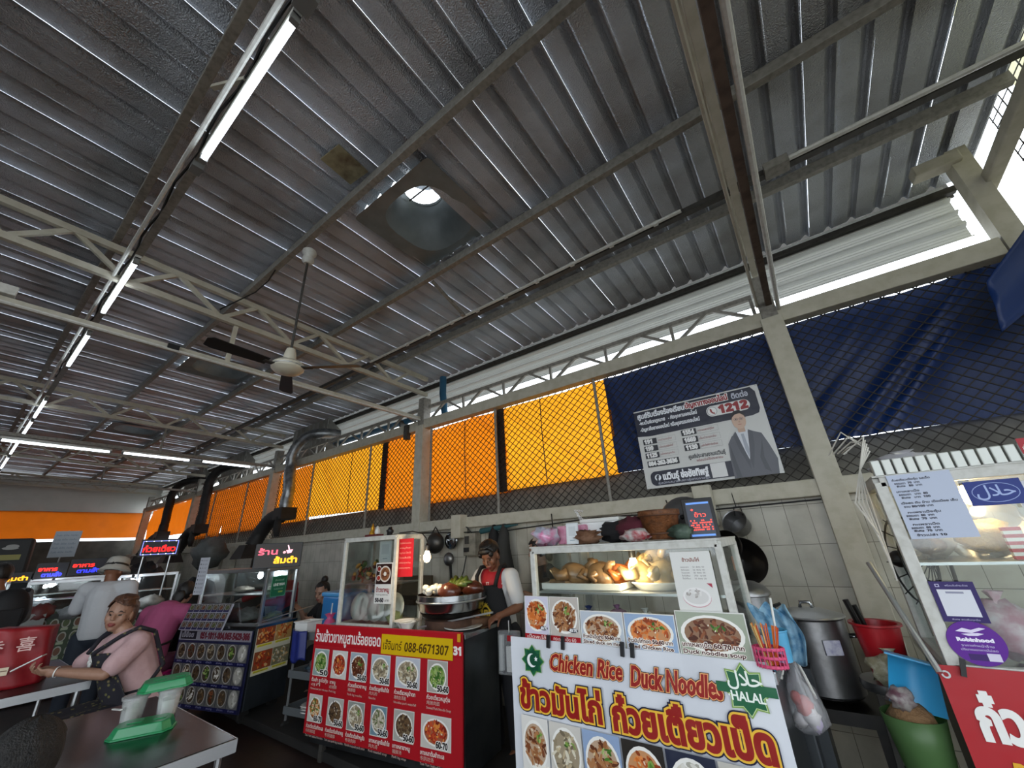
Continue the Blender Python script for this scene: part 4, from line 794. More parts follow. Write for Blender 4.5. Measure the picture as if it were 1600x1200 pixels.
def d_dishcard(P,w,h):
    P.rect(.03*w,.47*h,.94*w,.5*h,'2c1512'); P.disc(.58*w,.72*h,.34*w,'d6d0c6',.2*h); P.disc(.58*w,.72*h,.28*w,'8a5a3a',.165*h); P.bits(.58*w,.72*h,.2*w,FOOD['meat'],18,.03*w,2,.11*h); P.disc(.58*w,.72*h,.09*w,'e2ddd2',.05*h); P.disc(.2*w,.85*h,.13*w,'d2cbc0',.075*h); P.disc(.2*w,.85*h,.1*w,'7a1a12',.055*h); P.disc(.2*w,.62*h,.13*w,'d2cbc0',.075*h); P.disc(.2*w,.62*h,.1*w,'a02a1a',.055*h)
    P.text('ข้าวขาหมู',.1*w,.28*h,.15*h,'8c1a20',fit=.78*w,bold=.0012); P.text('Pork leg with rice',.12*w,.2*h,.05*h,'6a6460',fit=.7*w); P.text('50-60',.08*w,.04*h,.13*h,'26242a',fit=.5*w,bold=.0014); P.text('บาท',.66*w,.05*h,.09*h,'26242a',fit=.24*w)
lt(card('menu_card','small card with a pork leg dish and price on the case corner','card',(0,0,0),.20,.33,d_dishcard,rz),.70,.075,1.17)
lt(card('payment_card','white payment card at the top of the pork leg case','card',(0,0,0),.15,.19,d_blank,rz),.655,.12,1.50)
def d_redpaper(P,w,h):
    for i in range(6): P.text(['รับสั่งข้าวกล่อง','ขาหมูทั้งขา','หมูกรอบ ไส้พะโล้','โทรสั่งได้','เปิดทุกวัน','ขอบคุณ'][i],.5*w,(.86-.13*i)*h,.06*h,'d9968a',fit=.7*w,align='C')
o=card('red_notice','red paper notice hanging on the right glass of the pork leg case','notice',rl(.865,.16,1.375),.16,.32,d_redpaper,rz+.25,base='b3141f')
# pot on the counter
t=thing('stew_pot','wide steel stew pot piled with eggs and greens, beside the cook','pot',rl(1.3,.29,.965)); t.scale=(.88,.88,.95)
MB().lathe([(.24,0),(.25,.0),(.25,.09),(.2,.1)],n=24).build('stove_ring',mat('burnt_brown_stand','3a241a',.8,var=(9,'5c3f2c',.7)),t,smooth=40)
MB().lathe([(.2,.1),(.27,.12),(.31,.17),(.33,.235),(.335,.24),(.335,.285),(.325,.287),(.325,.25),(.25,.2),(0,.19)],n=40).build('pot_wall',inox,t,smooth=40)
MB().lathe([(.333,.228),(.342,.232),(.342,.24),(.333,.244)],n=40,cap=False).build('rim_band',alu,t,smooth=True); MB().lathe([(.2,.1),(.272,.118),(.3,.15)],n=36,cap=False).build('soot_base',black_iron,t,smooth=True)
MB().lathe([(0,.262),(.2,.258),(.322,.25)],n=36).build('broth',mat('dark_broth','2b160c',.2),t)
PT=t.location.copy(); r=random.Random(8)
for i in range(24):
    a=R(175+r.uniform(0,125)); d=r.uniform(.08,.25); o=MB().sphere((0,0,0),(.03,.026,.024),10,8,rotm(r.random()*3,0,r.random()*3)).build('boiled_egg',mat('boiled_egg_white','d8d4c6',.3),None,smooth=True)
    o.location=(PT.x+d*math.cos(a),PT.y+d*math.sin(a),PT.z+.285+.018*(i%3)); tag(o,'peeled boiled egg in the stew pot','egg','eggs in the stew pot')
for i in range(9):
    b=MB(); a=.35+.2*i+r.uniform(-.1,.1); b.tube([(.02,-.02,0),(.09*math.cos(a),.06*math.sin(a)-.04,.05),(.2*math.cos(a),.13*math.sin(a)-.05,.06+.02*(i%2))],[.008,.012,.03],7); b.sphere((.2*math.cos(a),.13*math.sin(a)-.05,.065),(.055,.03,.012),8,5,rotm(z=a)); o=b.build('kale_stalk',mat('cooked_kale','4a5a1c',.45,var=(12,'6f7a30',.7)),None,smooth=True); o.location=PT+Vector((.02,.0,.275)); o.scale=(.9,.9,1.2); tag(o,'dark green kale stalk over the stew pot','vegetables','kale stalks in the stew pot')
for i,(x,y,m,l) in enumerate(((.2,.05,'4a2012','dark braised pork knuckle at the right of the stew pot'),(.13,-.16,'5a2a18','braised pork knuckle at the front of the stew pot'),(-.12,.16,'8a4a20','orange-brown pork piece at the back left of the stew pot'))):
    b=MB(); blob(b,(0,0,.03),(.1,.075,.06),80+i,.14,14,9); o=b.build('pork_knuckle',mat('braised_'+m,m,.3,coat=.4,bump=(30,.2)),None,smooth=True); o.location=PT+Vector((x,y,.27)); tag(o,l,'pork')
# bowls and plates on the counter
for i,(x,y,l) in enumerate(((.93,.12,'white bowl on the pork leg counter, left of the pot'),(1.02,.06,'smaller white bowl in front of the stew pot'))):
    o=MB().lathe([(.04,0),(.045,.01),(.09-.02*i,.055),(.094-.02*i,.057),(.085-.02*i,.05),(.04,.015),(0,.012)],n=24).build('bowl',china,None,smooth=True); lt(tag(o,l,'bowl'),x,y,.99)
o=MB().lathe([(0,0),(.08,.003),(.15,.02),(.153,.025),(.08,.01),(0,.008)],n=30).build('dinner_plate',china,None,smooth=True); lt(tag(o,'flat white plate at the right end of the pork leg counter','plate'),1.5,.18,.99)
t=thing('chopping_board','thick brown chopping board in front of the cook','board',rl(1.45,.42,.99),rz); MB().lathe([(.16,0),(.165,.01),(.165,.05),(.16,.055),(0,.055)],n=30).build('block',mat('worn_wood','4d3220',.7,var=(12,'6b4a32',.7)),t,smooth=40)
lt(tag(MB().bar((-.35,0,0),(.35,.05,.12),.012,.012).build('steel_rod',alu,None),'thin steel rod laid over the right end of the pork leg counter','rod'),1.45,.1,1.0)
t=thing('cutlery_pouch','clear pouch of white spoons hanging at the right of the red board','bag',rl(1.78,.42,.66),rz); MB().box((0,0,.14),(.2,.05,.3),taper=.95).build('pouch',film,t,bevel=.01)
MB().tube([(-.07,-.01,.02),(-.065,-.01,.26)],.022,10).build('cup_stack',frost,t,smooth=40); MB().box((.03,-.012,.1),(.1,.02,.17)).build('paper_stack',white_pl,t); MB().box((.02,-.024,.24),(.05,.004,.04)).build('red_label',red_pl,t); MB().tube([(0,0,.28),(0,.0,.36)],.004,5).build('string',white_pl,t)
# bulb lamp with black cord over the counter
bulb('hanging_bulb','warm bare bulb on a bent black cord beside the pork leg case',(-2.74,2.48,1.535),True,6,[(0,0,.1),(-.02,0,.15),(-.09,.02,.19),(-.2,.0,.215),(-.36,-.02,.21)])
t=thing('spirit_ornament','small gilt shrine ornament on top of the pork leg case','ornament',rl(.3,.3,1.738),rz); MB().box((0,0,.012),(.16,.1,.024)).build('base',mat('maroon_paint','5a1a1e',.5),t); MB().lathe([(.035,.024),(.03,.05),(.018,.07),(.02,.085),(.004,.13),(0,.135)],(-.03,0,0),14).build('figure',gold,t,smooth=40); MB().lathe([(.022,.024),(.03,.05),(.02,.075),(.008,.1),(0,.105)],(.04,0,0),14).build('white_figure',white_pl,t,smooth=40)
o=MB(); blob(o,(0,0,.03),(.035,.03,.04),88,.25); lt(tag(o.build('black_clip_lamp',black_plastic,None,smooth=True),'black clamp holding the lamp cord on the case corner','clamp'),.68,.14,1.738)
# ---------------------------------------------------------------- grey trolley left of the red board
t=thing('utility_trolley','grey three-shelf trolley between the blue board cart and the red board','trolley',(-4.52,2.72,0),R(9))
for sx in (-.24,.24):
    for sy in (-.2,.2):
        MB().tube([(sx,sy,.1),(sx,sy,.84)],.012,8).build('post',alu,t,smooth=40); MB().lathe([(.0,-.016),(.045,-.016),(.05,0),(.045,.016),(0,.016)],(sx,sy,.05),16,rotm(y=PI/2)).build('wheel',dark_rubber,t,smooth=40)
for z in (.16,.46,.8): MB().box((0,0,z),(.52,.44,.015)).bar((-.26,-.22,z+.03),(.26,-.22,z+.03),.012,.06).bar((-.26,.22,z+.03),(.26,.22,z+.03),.012,.06).bar((-.26,-.22,z+.03),(-.26,.22,z+.03),.012,.06).bar((.26,-.22,z+.03),(.26,.22,z+.03),.012,.06).build('shelf',mat('grey_tray_plastic','5d6264',.5),t)
t=thing('plastic_bin','white slotted plastic bin at the front edge of the trolley','bin',(-4.66,2.56,.81),R(9)); b=MB(); b.lathe([(.09,0),(.1,.13),(.112,.132),(.112,.142),(.094,.14),(.084,.01),(0,.01)],n=4,rot=rotm(z=PI/4),ax=(1.35,1)); b.build('tub_wall',white_pl,t,bevel=.008); MB().box((-.03,0,.06),(.1,.09,.1)).build('black_contents',black_plastic,t)
b=MB().grid(lambda u,v:(-.14+.26*u+.03*v,-.02-.04*math.sin(u*PI)+.01*math.sin(u*14),-.26*v+.02*math.sin(u*9)*v),18,12,(0,.012,0)); o=b.build('blue_bag',mat('royal_blue_bag','17246a',.5),None,smooth=True); o.location=(-4.6,2.46,.88); tag(o,'royal blue bag hanging off the trolley front','bag')
t=thing('drink_cup','pink drink bag with a white straw on the trolley','cup',(-4.42,2.66,.81)); MB().lathe([(.04,0),(.062,.03),(.065,.1),(.05,.14),(.025,.16),(.055,.2)],n=18,cap=False,fn=lambda a,r,z:r*(1+(.1*math.sin(a*5) if z>.15 else 0))).build('pouch',mat('pink_drink','c24a78',.3,coat=.4),t,smooth=True); MB().tube([(.0,0,.02),(.03,-.01,.3)],.006,8).build('straw',white_pl,t)
o=MB().lathe([(.05,0),(.1,.06),(.12,.07),(.1,.06),(.05,.012),(0,.01)],n=22).build('bowl',mat('blue_grey_melamine','7d95a6',.4),None,smooth=True); o.location=(-4.5,2.62,.47); tag(o,'blue-grey bowl on the middle trolley shelf','bowl')
bag('cloth_bundle','grey cloth over the bowl on the middle trolley shelf','cloth',(-4.5,2.66,.5),(.22,.18,.12),mat('grey_rag','6f6f6c',.9),90,.25,kn=False)
for i in range(3):
    o=MB().lathe([(.05,0),(.11,.02),(.13,.025),(.11,.03),(.05,.012),(0,.01)],n=26).build('dinner_plate',china,None,smooth=True); o.location=(-4.46,2.62,.17+.022*i); tag(o,'white plate in the stack on the bottom trolley shelf','plate','plates on the bottom trolley shelf')
bag('film_bag','grey film bag behind the plates on the bottom trolley shelf','bag',(-4.58,2.75,.17),(.2,.16,.2),film,91,.2,kn=False)
# ---------------------------------------------------------------- blue board cart
rb=R(15); BO=Vector((-5.28,2.3,0))
def bl(x,y,z): c,s=math.cos(rb),math.sin(rb); return (BO.x+x*c-y*s,BO.y+x*s+y*c,z)
t=thing('food_cart','papaya salad cart behind the navy menu board','cart',BO,rb)
MB().box((-.58,.26,.5),(1.16,.5,.74)).build('body',mat('grey_blue_steel','474d52',.4,.7,var=(5,'34393d',.6)),t,bevel=.005); MB().box((-.58,.26,.885),(1.2,.54,.025)).build('counter_top',inox,t)
for x in (-1.05,-.1):
    for y in (.1,.44): MB().lathe([(0,-.02),(.06,-.02),(.065,0),(.06,.02),(0,.02)],(x,y,.065),16,rotm(y=PI/2)).build('wheel',dark_rubber,t)
cabinet(t,-1.12,-.03,.06,.47,.9,1.46,1.2,alu)
MB().box((-.58,.43,1.33),(.9,.02,.22)).build('mirror_back',inox,t)
nb=thing('menu_board','navy menu board with rows of oval dish photos and phone numbers','board',bl(-1.2,-.03,.12),rb); BW,BH=1.2,.74
MB().box((BW/2,.008,BH/2),(BW,.014,BH)).build('panel',mat('navy_board','23264a',.5),nb)
P=Print(BW,BH); P.rect(0,.635,BW,.105,'8b8a92'); P.rect(.03,.645,.27,.08,'24262e'); P.text('เจ๊อ้อย',.05,.665,.07,'8b8a92',fit=.2,bold=.003); P.text('051-1811-004,065-5429-366',.37,.655,.085,'6a2230',fit=.8,bold=.004)
kinds=('brown','meat','brown','noodle','brown','green','white')
for j in range(3):
    z=.445-.2*j
    for i in range(7):
        x=.02+.168*i; P.rect(x,z,.16,.165,'6b6a68'); P.disc(x+.08,z+.085,.068,'a5a39c',.078,n=18); P.disc(x+.08,z+.085,.056,'55483a' if i<6 else 'b9b6ae',.068,n=18); P.bits(x+.08,z+.085,.045,FOOD[('brown','meat','brown','noodle','brown','green','white')[(i+j*2)%7 if i<6 else 6]],12,.012,1.8,.055); P.rect(x,z-.03,.16,.03,'1c1f52'); P.text(['ตำไทย','ตำปู','ตำลาว','ตำป่า','ลาบหมู','น้ำตก','ข้าวสวย'][i],x+.08,z-.022,.022,'9a9cc0',fit=.09,align='C')
P.build('artwork',nb)
def d_small21(P,w,h):
    for j in range(3):
        for i in range(7):
            x=.015*w+i*.141*w; z=.02*h+j*.33*h; P.rect(x,z,.125*w,.3*h,'4a463f'); P.disc(x+.0625*w,z+.17*h,.045*w,'8d8a82',.11*h,n=12); P.disc(x+.0625*w,z+.17*h,.035*w,['5b4630','6a3a26','50552c'][(i+j)%3],.085*h,n=12); P.rect(x,z,.125*w,.08*h,'2a2752')
card('dish_poster','small white-ruled panel of twenty-one dish pictures on top of the navy board','panel',bl(-.83,-.06,.86),.74,.27,d_small21,rz=rb,tilt=R(-18),base='a9a8b4',th=.012)
def d_side(P,w,h):
    for x,z,k in ((0,.52,'red'),(.5,.52,'crisp'),(0,.0,'red'),(.5,.0,'noodle')):
        P.rect(x*w+.004,z*h+.10*h,.49*w,.37*h,{'red':'8a4a2c','crisp':'b08a50','noodle':'7d7a5c'}[k]); P.bits((x+.245)*w,z*h+.29*h,.22*w,FOOD[k]+('d9b27a',),40,.016*w*1.5,2,.16*h); P.rect(x*w+.004,z*h+.01*h,.49*w,.09*h,'d6d2b4'); P.rect(x*w+.02,z*h+.045*h,.4*w,.045*h,'d9cf3a'); P.text(['ตำหลวงพระบาง','ตำปูปลาร้า'][int(x*2)],x*w+.03,z*h+.05*h,.035*h,'3a3a20',fit=.36*w)
card('food_poster','poster of four seafood salads on the side of the navy board cart','poster',bl(.012,.25,.43),.45,.46,d_side,rz=rb+PI/2,base='d0cdb8')
def d_green(P,w,h): P.rrect(0,0,w,h,.02,'5f9a7a'); P.rrect(.006,.006,w-.012,h-.012,.018,'1f6a4a'); P.text('LINE MAN',.5*w,.52*h,.17*h,'d6e6dc',fit=.72*w,align='C',bold=.002); P.text('สั่งเดลิเวอรี่',.5*w,.75*h,.12*h,'a9d0ba',fit=.6*w,align='C'); P.text('ร้านนี้มีบริการส่ง',.5*w,.34*h,.09*h,'a9d0ba',fit=.6*w,align='C'); P.rect(.5*w,.18*h,.3*w,.08*h,'8fae5a')
card('delivery_sticker','green delivery sticker on the side glass of the navy board cart','sticker',bl(.012,.2,1.17),.2,.22,d_green,rz=rb+PI/2,base='1f6a4a')
card('price_list','tall narrow white price list at the left end of the navy board cart','list',bl(-1.1,-.0,1.22),.17,.42,lambda P,w,h:[(P.disc(.16*w,(.92-.105*i)*h,.05*w,'22242c',n=10),P.text('ตำไทย  ตำปู 40',.3*w,(.9-.105*i)*h,.05*h,'4a4c58',fit=.55*w)) for i in range(9)],rz=rb,base='b9bcc4')
tag(MB().lathe([(0,0),(.055,0),(.055,.006),(0,.006)],n=24,rot=rotm(x=PI/2),ax=(.75,1)).build('oval_sticker',mat('dark_sticker','20222e',.5)),'dark oval sticker on the lit mirror of the navy board cart','sticker').location=bl(-.25,.405,1.33)
bulb('lit_lamp','cool white lamp inside the navy board cart cabinet',bl(-.45,.3,1.40),False,2.5)
for i,(x,y,z,s,c,l) in enumerate(((-.7,.3,1.21,(.3,.2,.07),'8a8378','heap of greens on the upper shelf of the navy board cart'),(-.2,.3,1.21,(.2,.2,.06),'9a9488','pale salad heap on the upper shelf of the navy board cart'),(-.8,.3,.905,(.26,.2,.13),'6b2430','red bag low inside the navy board cart'),(-.45,.25,.905,(.3,.24,.15),'7f8080','grey film bag low inside the navy board cart'),(-.12,.3,.905,(.14,.2,.1),'66704e','bundle of noodles low inside the navy board cart'))): bag('food_bag',l,'bag',bl(x,y,z),s,mat('stock_'+c,c,.5,var=(20,'4a463e',.6)),100+i,.25,kn=False)
pipe('steel_rod','thin steel rod along the side of the navy board cart',[bl(.03,-.05,.93),bl(.03,.75,1.0)],.006,alu,'rod',6)
# ---------------------------------------------------------------- beef noodle stall at the right edge
t=thing('food_cart','beef noodle cart with glass cabinet at the right picture edge','cart',(.27,2.6,0))
MB().box((.9,.4,.52),(1.75,.62,.9)).build('body',cart_steel,t); MB().box((.9,.38,1.0),(1.8,.7,.04)).build('counter_top',inox,t)
cabinet(t,.04,1.6,.0,.5,1.03,1.78,1.42,white_paint,.045)
b=MB()
for i in range(40): b.box((.05+.04*i,.0,1.845),(.034,.05,.075))
b.build('ridged_fascia',mat('pale_ridged_metal','b9bcb6',.4,.3),t,bevel=.004)
cb=thing('vinyl_banner','red banner with white Thai letters and yellow script at the right edge','banner',(.25,2.555,.3)); BW,BH=1.6,.75
MB().box((BW/2,.006,BH/2),(BW,.004,BH)).build('cloth',mat('red_banner_cloth','a3121c',.45,bump=(4,.3)),cb)
P=Print(BW,BH); P.poly([(0,0),(BW,0),(BW,.30),(.05,.31),(.03,.33)],'2a2f6a'); P.poly([(.05,0),(BW,0),(BW,.28),(.09,.29)],'c9d0d8'); P.text('ก๋วยเตี๋ยวเนื้อ',.065,.52,.175,'e2e0dc',fit=.6,bold=.0075,res=3); P.text('Delicious Beef Noodles',.095,.39,.10,'d9a22a',fit=.62,bold=.002,shear=.3)
P.build('artwork',cb,mat=PRINT_V)
MB().lathe([(.008,0),(.014,0)],(.02,-.004,BH-.03),14,rotm(x=PI/2),cap=False).build('eyelet',alu,cb); MB().bar((.07,-.01,BH-.03),(.085,-.01,BH+.03),.012,.016).build('black_clip',black_plastic,cb)
def d_price(P,w,h):
    for i,(s,z,q) in enumerate((('ก๋วยเตี๋ยวเนื้อตุ๋น รสเด็ด',.9,.6),('ธรรมดา  70  บาท',.845,.4),('พิเศษ   80  บาท',.80,.4),('เกาเหลาเนื้อ',.715,.36),('ธรรมดา   บาท  80',.665,.45),('พิเศษ   บาท  100',.615,.45),('เนื้อสด ตับ ม้าม เนื้อเปื่อย เอ็น',.53,.85),('รวม 80/100 บาท',.475,.45),('กะเพราเนื้อตุ๋น',.385,.5),('ธรรมดา  60  บาท',.335,.42),('พิเศษ  70  บาท',.285,.42),('กะเพราเป็ด',.20,.4),('ธรรมดา  60  บาท',.15,.42),('พิเศษ  70  บาท',.105,.42),('ข้าวเปล่า 10',.04,.44))): P.text(s,.07*w+.02*w*(i%3),z*h,.042*h,'2a2c3a',fit=q*w,bold=.0005)
card('price_list','large pale blue handwritten price list on the right-hand cabinet','list',(.445,2.57,1.525),.215,.28,d_price,base='b4bdd0')
def d_halal(P,w,h): P.disc(.5*w,.5*h,.42*w,'8fa0cf',.40*h); P.disc(.5*w,.5*h,.405*w,'1c2f7a',.375*h); P.text('\uFEDD\uFEFC\uFEA3',.5*w,.36*h,.62*h,'9fb0da',align='C',bold=.0006)
card('halal_sign','blue sign with Arabic script in an oval on the right-hand cabinet','sign',(.655,2.57,1.645),.165,.10,d_halal,base='1c2f7a')
card('menu_card','white card half hidden behind the blue Arabic sign','card',(.735,2.578,1.63),.05,.10,lambda P,w,h:P.rect(.2*w,.2*h,.5*w,.05*h,'8a8a90'),base='c6c8cc')
def d_qr(P,w,h): P.text('พร้อมรับชำระด้วย',.6*w,.88*h,.06*h,'b9b4d0',fit=.5*w,align='C'); P.frame(.12*w,.86*h,.1*w,.08*h,.003,'b9b4d0'); P.rect(.12*w,.14*h,.76*w,.66*h,'d0d2da'); P.rect(.3*w,.7*h,.4*w,.05*h,'8a8ca0'); P.text('พิเศษ ลดเพิ่มทุกมื้อ',.5*w,.05*h,.05*h,'b9b4d0',fit=.6*w,align='C')
card('payment_sticker','purple payment sticker with a white square on the right-hand cabinet','sticker',(.40,2.572,1.205),.135,.15,d_qr,base='2c1d5c')
def d_rob(P,w,h):
    P.disc(.5*w,.5*h,.5*w,'5a1f8a',.5*h,n=40)
    P.poly([(.22*w,.76*h),(.36*w,.84*h),(.5*w,.8*h),(.66*w,.86*h),(.76*w,.84*h),(.62*w,.78*h),(.5*w,.73*h),(.36*w,.74*h)],'d9d0e6'); P.poly([(.3*w,.7*h),(.44*w,.72*h),(.6*w,.74*h),(.7*w,.72*h),(.58*w,.67*h),(.42*w,.66*h)],'d9d0e6')
    P.text('Robinhood',.5*w,.54*h,.11*h,'e6e0ee',fit=.62*w,align='C',bold=.0014); P.text('ราคาเท่าหน้าร้าน',.5*w,.42*h,.07*h,'cfc4e0',fit=.55*w,align='C'); P.text('ปริมาณอาหารไม่ลด',.5*w,.33*h,.07*h,'cfc4e0',fit=.62*w,align='C'); P.rect(.28*w,.12*h,.44*w,.14*h,'3a2060'); P.rect(.6*w,.12*h,.22*w,.17*h,'cfc9dc')
card('delivery_sticker','round purple delivery sticker low on the right-hand cabinet','sticker',(.40,2.572,1.055),.165,.155,d_rob,base='5a1f8a',disc=True)
card('menu_card','red and white card at the top right picture edge','card',(.845,2.57,1.74),.12,.16,lambda P,w,h:(P.rect(0,.6*h,w,.4*h,'a3202c'),P.text('ก๋วยเตี๋ยว',.06*w,.7*h,.15*h,'e6e0da',fit=.7*w)),base='c6c6c6')
for i,(x,z,s,m,l) in enumerate(((.42,1.43,(.2,.2,.19),film,'clear bag of brown noodles at the upper left of the right-hand cabinet'),(.62,1.43,(.34,.26,.27),film,'big clear bag of yellow noodles under the lamp in the right-hand cabinet'),(.56,1.04,(.22,.2,.22),mat('pink_white_bag','b98a96',.5,var=(12,'d6ccd0',1)),'pink and white packet low in the right-hand cabinet'),(.78,1.04,(.24,.2,.2),film,'clear bag low at the right of the right-hand cabinet'),(.78,1.43,(.18,.2,.14),mat('white_packet','bdbcb6',.5),'white packet on the upper shelf at the right edge'))): bag('food_bag',l,'bag',(x,2.83,z),s,m,120+i,.2)
for x,z,r,c,l in ((.42,1.49,.06,'6a4a30','brown noodle bundle inside the upper left bag'),(.62,1.52,.1,'b39a52','yellow noodle bundle inside the big clear bag')):
    b=MB(); blob(b,(0,0,0),(r,r*.8,r*.7),int(x*100),.2); o=b.build('noodle_bundle',mat('noodles_'+c,c,.6,bump=(60,.5)),None,smooth=True); o.location=(x,2.83,z); tag(o,l,'noodles')
t=thing('striped_packet','red and white striped packet standing in the right-hand cabinet','packet',(.67,2.68,1.43)); b=MB()
for i in range(9): b.m=i%2; b.box((0,0,.006+.014*i),(.055,.03,.0139))
b.build('carton',[red_pl,white_pl],t)
bulb('lit_lamp','glowing white lamp in the top of the right-hand cabinet',(.63,2.8,1.70),True,1.2,r=.04)
bag('film_bag','clump of clear film on top of the right-hand cabinet','bag',(.46,2.75,1.815),(.3,.2,.1),crump,130,.3,kn=True)
for i in range(5): pipe('cable_bundle','white cable looping beside the right-hand cabinet',[(.18+.02*i,2.9,1.98),(.26+.03*math.sin(i),2.8,2.08-.03*i),(.34,2.75,1.95+.02*i),(.27,2.72,1.86),(.2+.015*i,2.68,1.7),(.24,2.64,1.55-.05*i)],.004,cordM,'cable',5)['group']='white cables beside the right-hand cabinet'
pipe('aluminium_pole','slanting aluminium pole leaning on the right-hand cart','',0,alu) if 0 else pipe('aluminium_pole','slanting aluminium pole leaning on the right-hand cart',[(.17,2.75,1.42),(.25,2.52,1.03)],.012,alu,'pole',10)
# ---------------------------------------------------------------- things along the wall
t=thing('stock_pot','big dented aluminium stock pot with lid between the two carts','pot',(-.17,3.2,.74)); 
MB().lathe([(.155,0),(.165,.01),(.165,.36),(.17,.365),(.165,.37)],n=40,cap=True).build('pot_wall',old_alu,t,smooth=40); MB().lathe([(.18,.372),(.175,.38),(.12,.395),(.1,.402),(.05,.41),(0,.412)],n=40).build('lid',alu,t,smooth=40); MB().tube([(-.03,0,.41),(-.025,0,.44),(.025,0,.44),(.03,0,.41)],.01,8).build('lid_handle',inox,t,smooth=True); MB().box((.075,-.15,.24),(.085,.012,.07),rotm(z=R(27))).build('paper_label',mat('label_paper','b9b9c4',.6,var=(40,'6f6a98',.6)),t)
for s in (-1,1): MB().tube([(s*.16,0,.27),(s*.2,-.03,.28),(s*.2,.03,.28),(s*.16,.05,.27)],.008,6).build('side_handle',inox,t,smooth=True)
t=thing('gas_stove','black low gas stove under the big stock pot','stove',(-.17,3.2,0)); MB().box((0,0,.68),(.42,.4,.06)).build('top_frame',black_iron,t); 
for sx in (-.17,.17):
    for sy in (-.16,.16): MB().bar((sx,sy,0),(sx,sy,.68),.04,.04).build('leg',black_iron,t)
MB().lathe([(.07,.64),(.09,.66),(.09,.7),(.15,.735),(.15,.74),(.0,.735)],n=20).build('burner',black_iron,t); MB().box((0,-.1,.35),(.36,.05,.03)).build('stretcher',black_iron,t)
t=thing('steamer_pot','dull aluminium steamer with domed lid behind the duck cart','pot',(-.44,2.95,1.0)); MB().lathe([(.12,0),(.12,.13),(.128,.135),(.128,.145),(.12,.15),(.12,.24),(.13,.245)],n=36).build('pot_wall',old_alu,t,smooth=40); MB().lathe([(.133,.245),(.133,.26),(.11,.29),(.06,.315),(0,.325)],n=36).build('lid',old_alu,t,smooth=40); MB().sphere((0,0,.335),.016).build('knob',black_plastic,t,smooth=True); MB().tube([(.12,-.03,.18),(.16,0,.2),(.12,.04,.18)],.009,6).build('side_handle',black_plastic,t)
tag(MB().box((-.45,3.0,.5),(.36,.36,.99)).build('side_table',cart_steel,None,bevel=.01),'dark steel stand under the steamer behind the duck cart','stand')
t=thing('stock_pot','small dark pot with a black lid right of the steamer','pot',(-.31,3.0,.9)); MB().lathe([(.08,0),(.085,.2),(.09,.21),(0,.215)],n=24).build('pot_wall',black_iron,t,smooth=40); MB().tube([(-.02,0,.2),(-.02,0,.3)],.008,6).build('ladle_handle',white_pl,t)
tag(MB().box((-.30,3.02,.45),(.16,.2,.9)).build('side_table',cart_steel),'narrow stand under the small dark pot','stand')
t=thing('hanging_saucepan','aluminium saucepan hanging on the tiles above the woks','pan',(-.49,3.92,1.62)); q=rotm(x=R(60),z=R(-20)); MB().lathe([(.075,0),(.085,.01),(.1,.11),(.104,.115),(.096,.11),(.08,.015),(0,.012)],n=30,rot=q).build('pan_wall',old_alu,t,smooth=40); MB().lathe([(0,-.002),(.055,-.002)],n=24,rot=q).build('scorched_base',black_iron,t); MB().tube([(-.02,-.06,.1),(-.02,-.02,.17),(.03,-.02,.17),(.04,-.06,.1)],.006,6).build('bail_handle',black_plastic,t); MB().tube([(0,-.02,.17),(-.01,.0,.30)],.004,5).build('hanger_wire',black_wire,t)
def wok(label,loc,r,m,hd):
    t=thing('hanging_wok',label,'wok',loc); MB().lathe([(0,0),(r*.4,-.01),(r*.75,-.04),(r,-.08),(r*1.02,-.08),(r*.75,-.03),(r*.4,.0),(0,.008)],n=36,rot=rotm(x=R(-90))).build('bowl',m,t,smooth=True)
    if hd: MB().tube([(0,-.05,-.02),(0,-.09,.05)],.008,6).build('handle_ferrule',inox,t,smooth=True); 
    return t
wok('large black wok hung on the tiles, lowest of the wall pans',(-.53,3.86,1.38),.17,black_iron,False); wok('smaller black wok hung above the large wok',(-.60,3.76,1.50),.11,black_iron,False)
t=thing('spatula','steel spatula with an orange wooden handle hung before the woks','spatula',(-.575,3.68,1.32)); MB().tube([(0,0,0),(.0,0,.1)],.013,8).build('handle',mat('orange_wood','b8641e',.5),t,smooth=40); MB().tube([(0,0,.1),(.005,0,.16)],.006,6).build('shank',inox,t); MB().box((.008,0,.19),(.05,.006,.06)).build('blade',inox,t)
# pork leg wall things
for l,p,r,m in (('dark kettle hung on the tiles behind the warm bulb',(-4.06,3.86,1.66),.13,mat('dark_pewter','4a4845',.4,.8)),):
    t=thing('hanging_kettle',l,'kettle',p); MB().sphere((0,-.05,0),(r,.1,r),18,12).build('body',m,t,smooth=True); MB().tube([(-.08,-.05,.1),(0,-.05,.2),(.08,-.05,.1)],.008,6).build('handle',black_wire,t)
t=thing('shiny_lid','round shiny pressed lid hung on the tiles right of the kettle','lid',(-3.86,3.9,1.68)); MB().lathe([(.11,0),(.1,-.015),(.075,-.02),(.07,-.012),(.03,-.03),(0,-.032)],n=32,rot=rotm(x=R(-90))).build('disc',inox,t,smooth=40); MB().tube([(-.02,-.04,0),(0,-.06,.01),(.02,-.04,0)],.005,5).build('grip',inox,t)
t=thing('hanging_ladle','small ladle hung under the shiny lid','ladle',(-3.84,3.88,1.46)); MB().sphere((0,-.04,0),(.08,.05,.08),14,8).build('bowl',old_alu,t,smooth=True); MB().tube([(.01,-.02,-.05),(.02,-.01,-.3)],.018,8).build('handle',black_plastic,t)
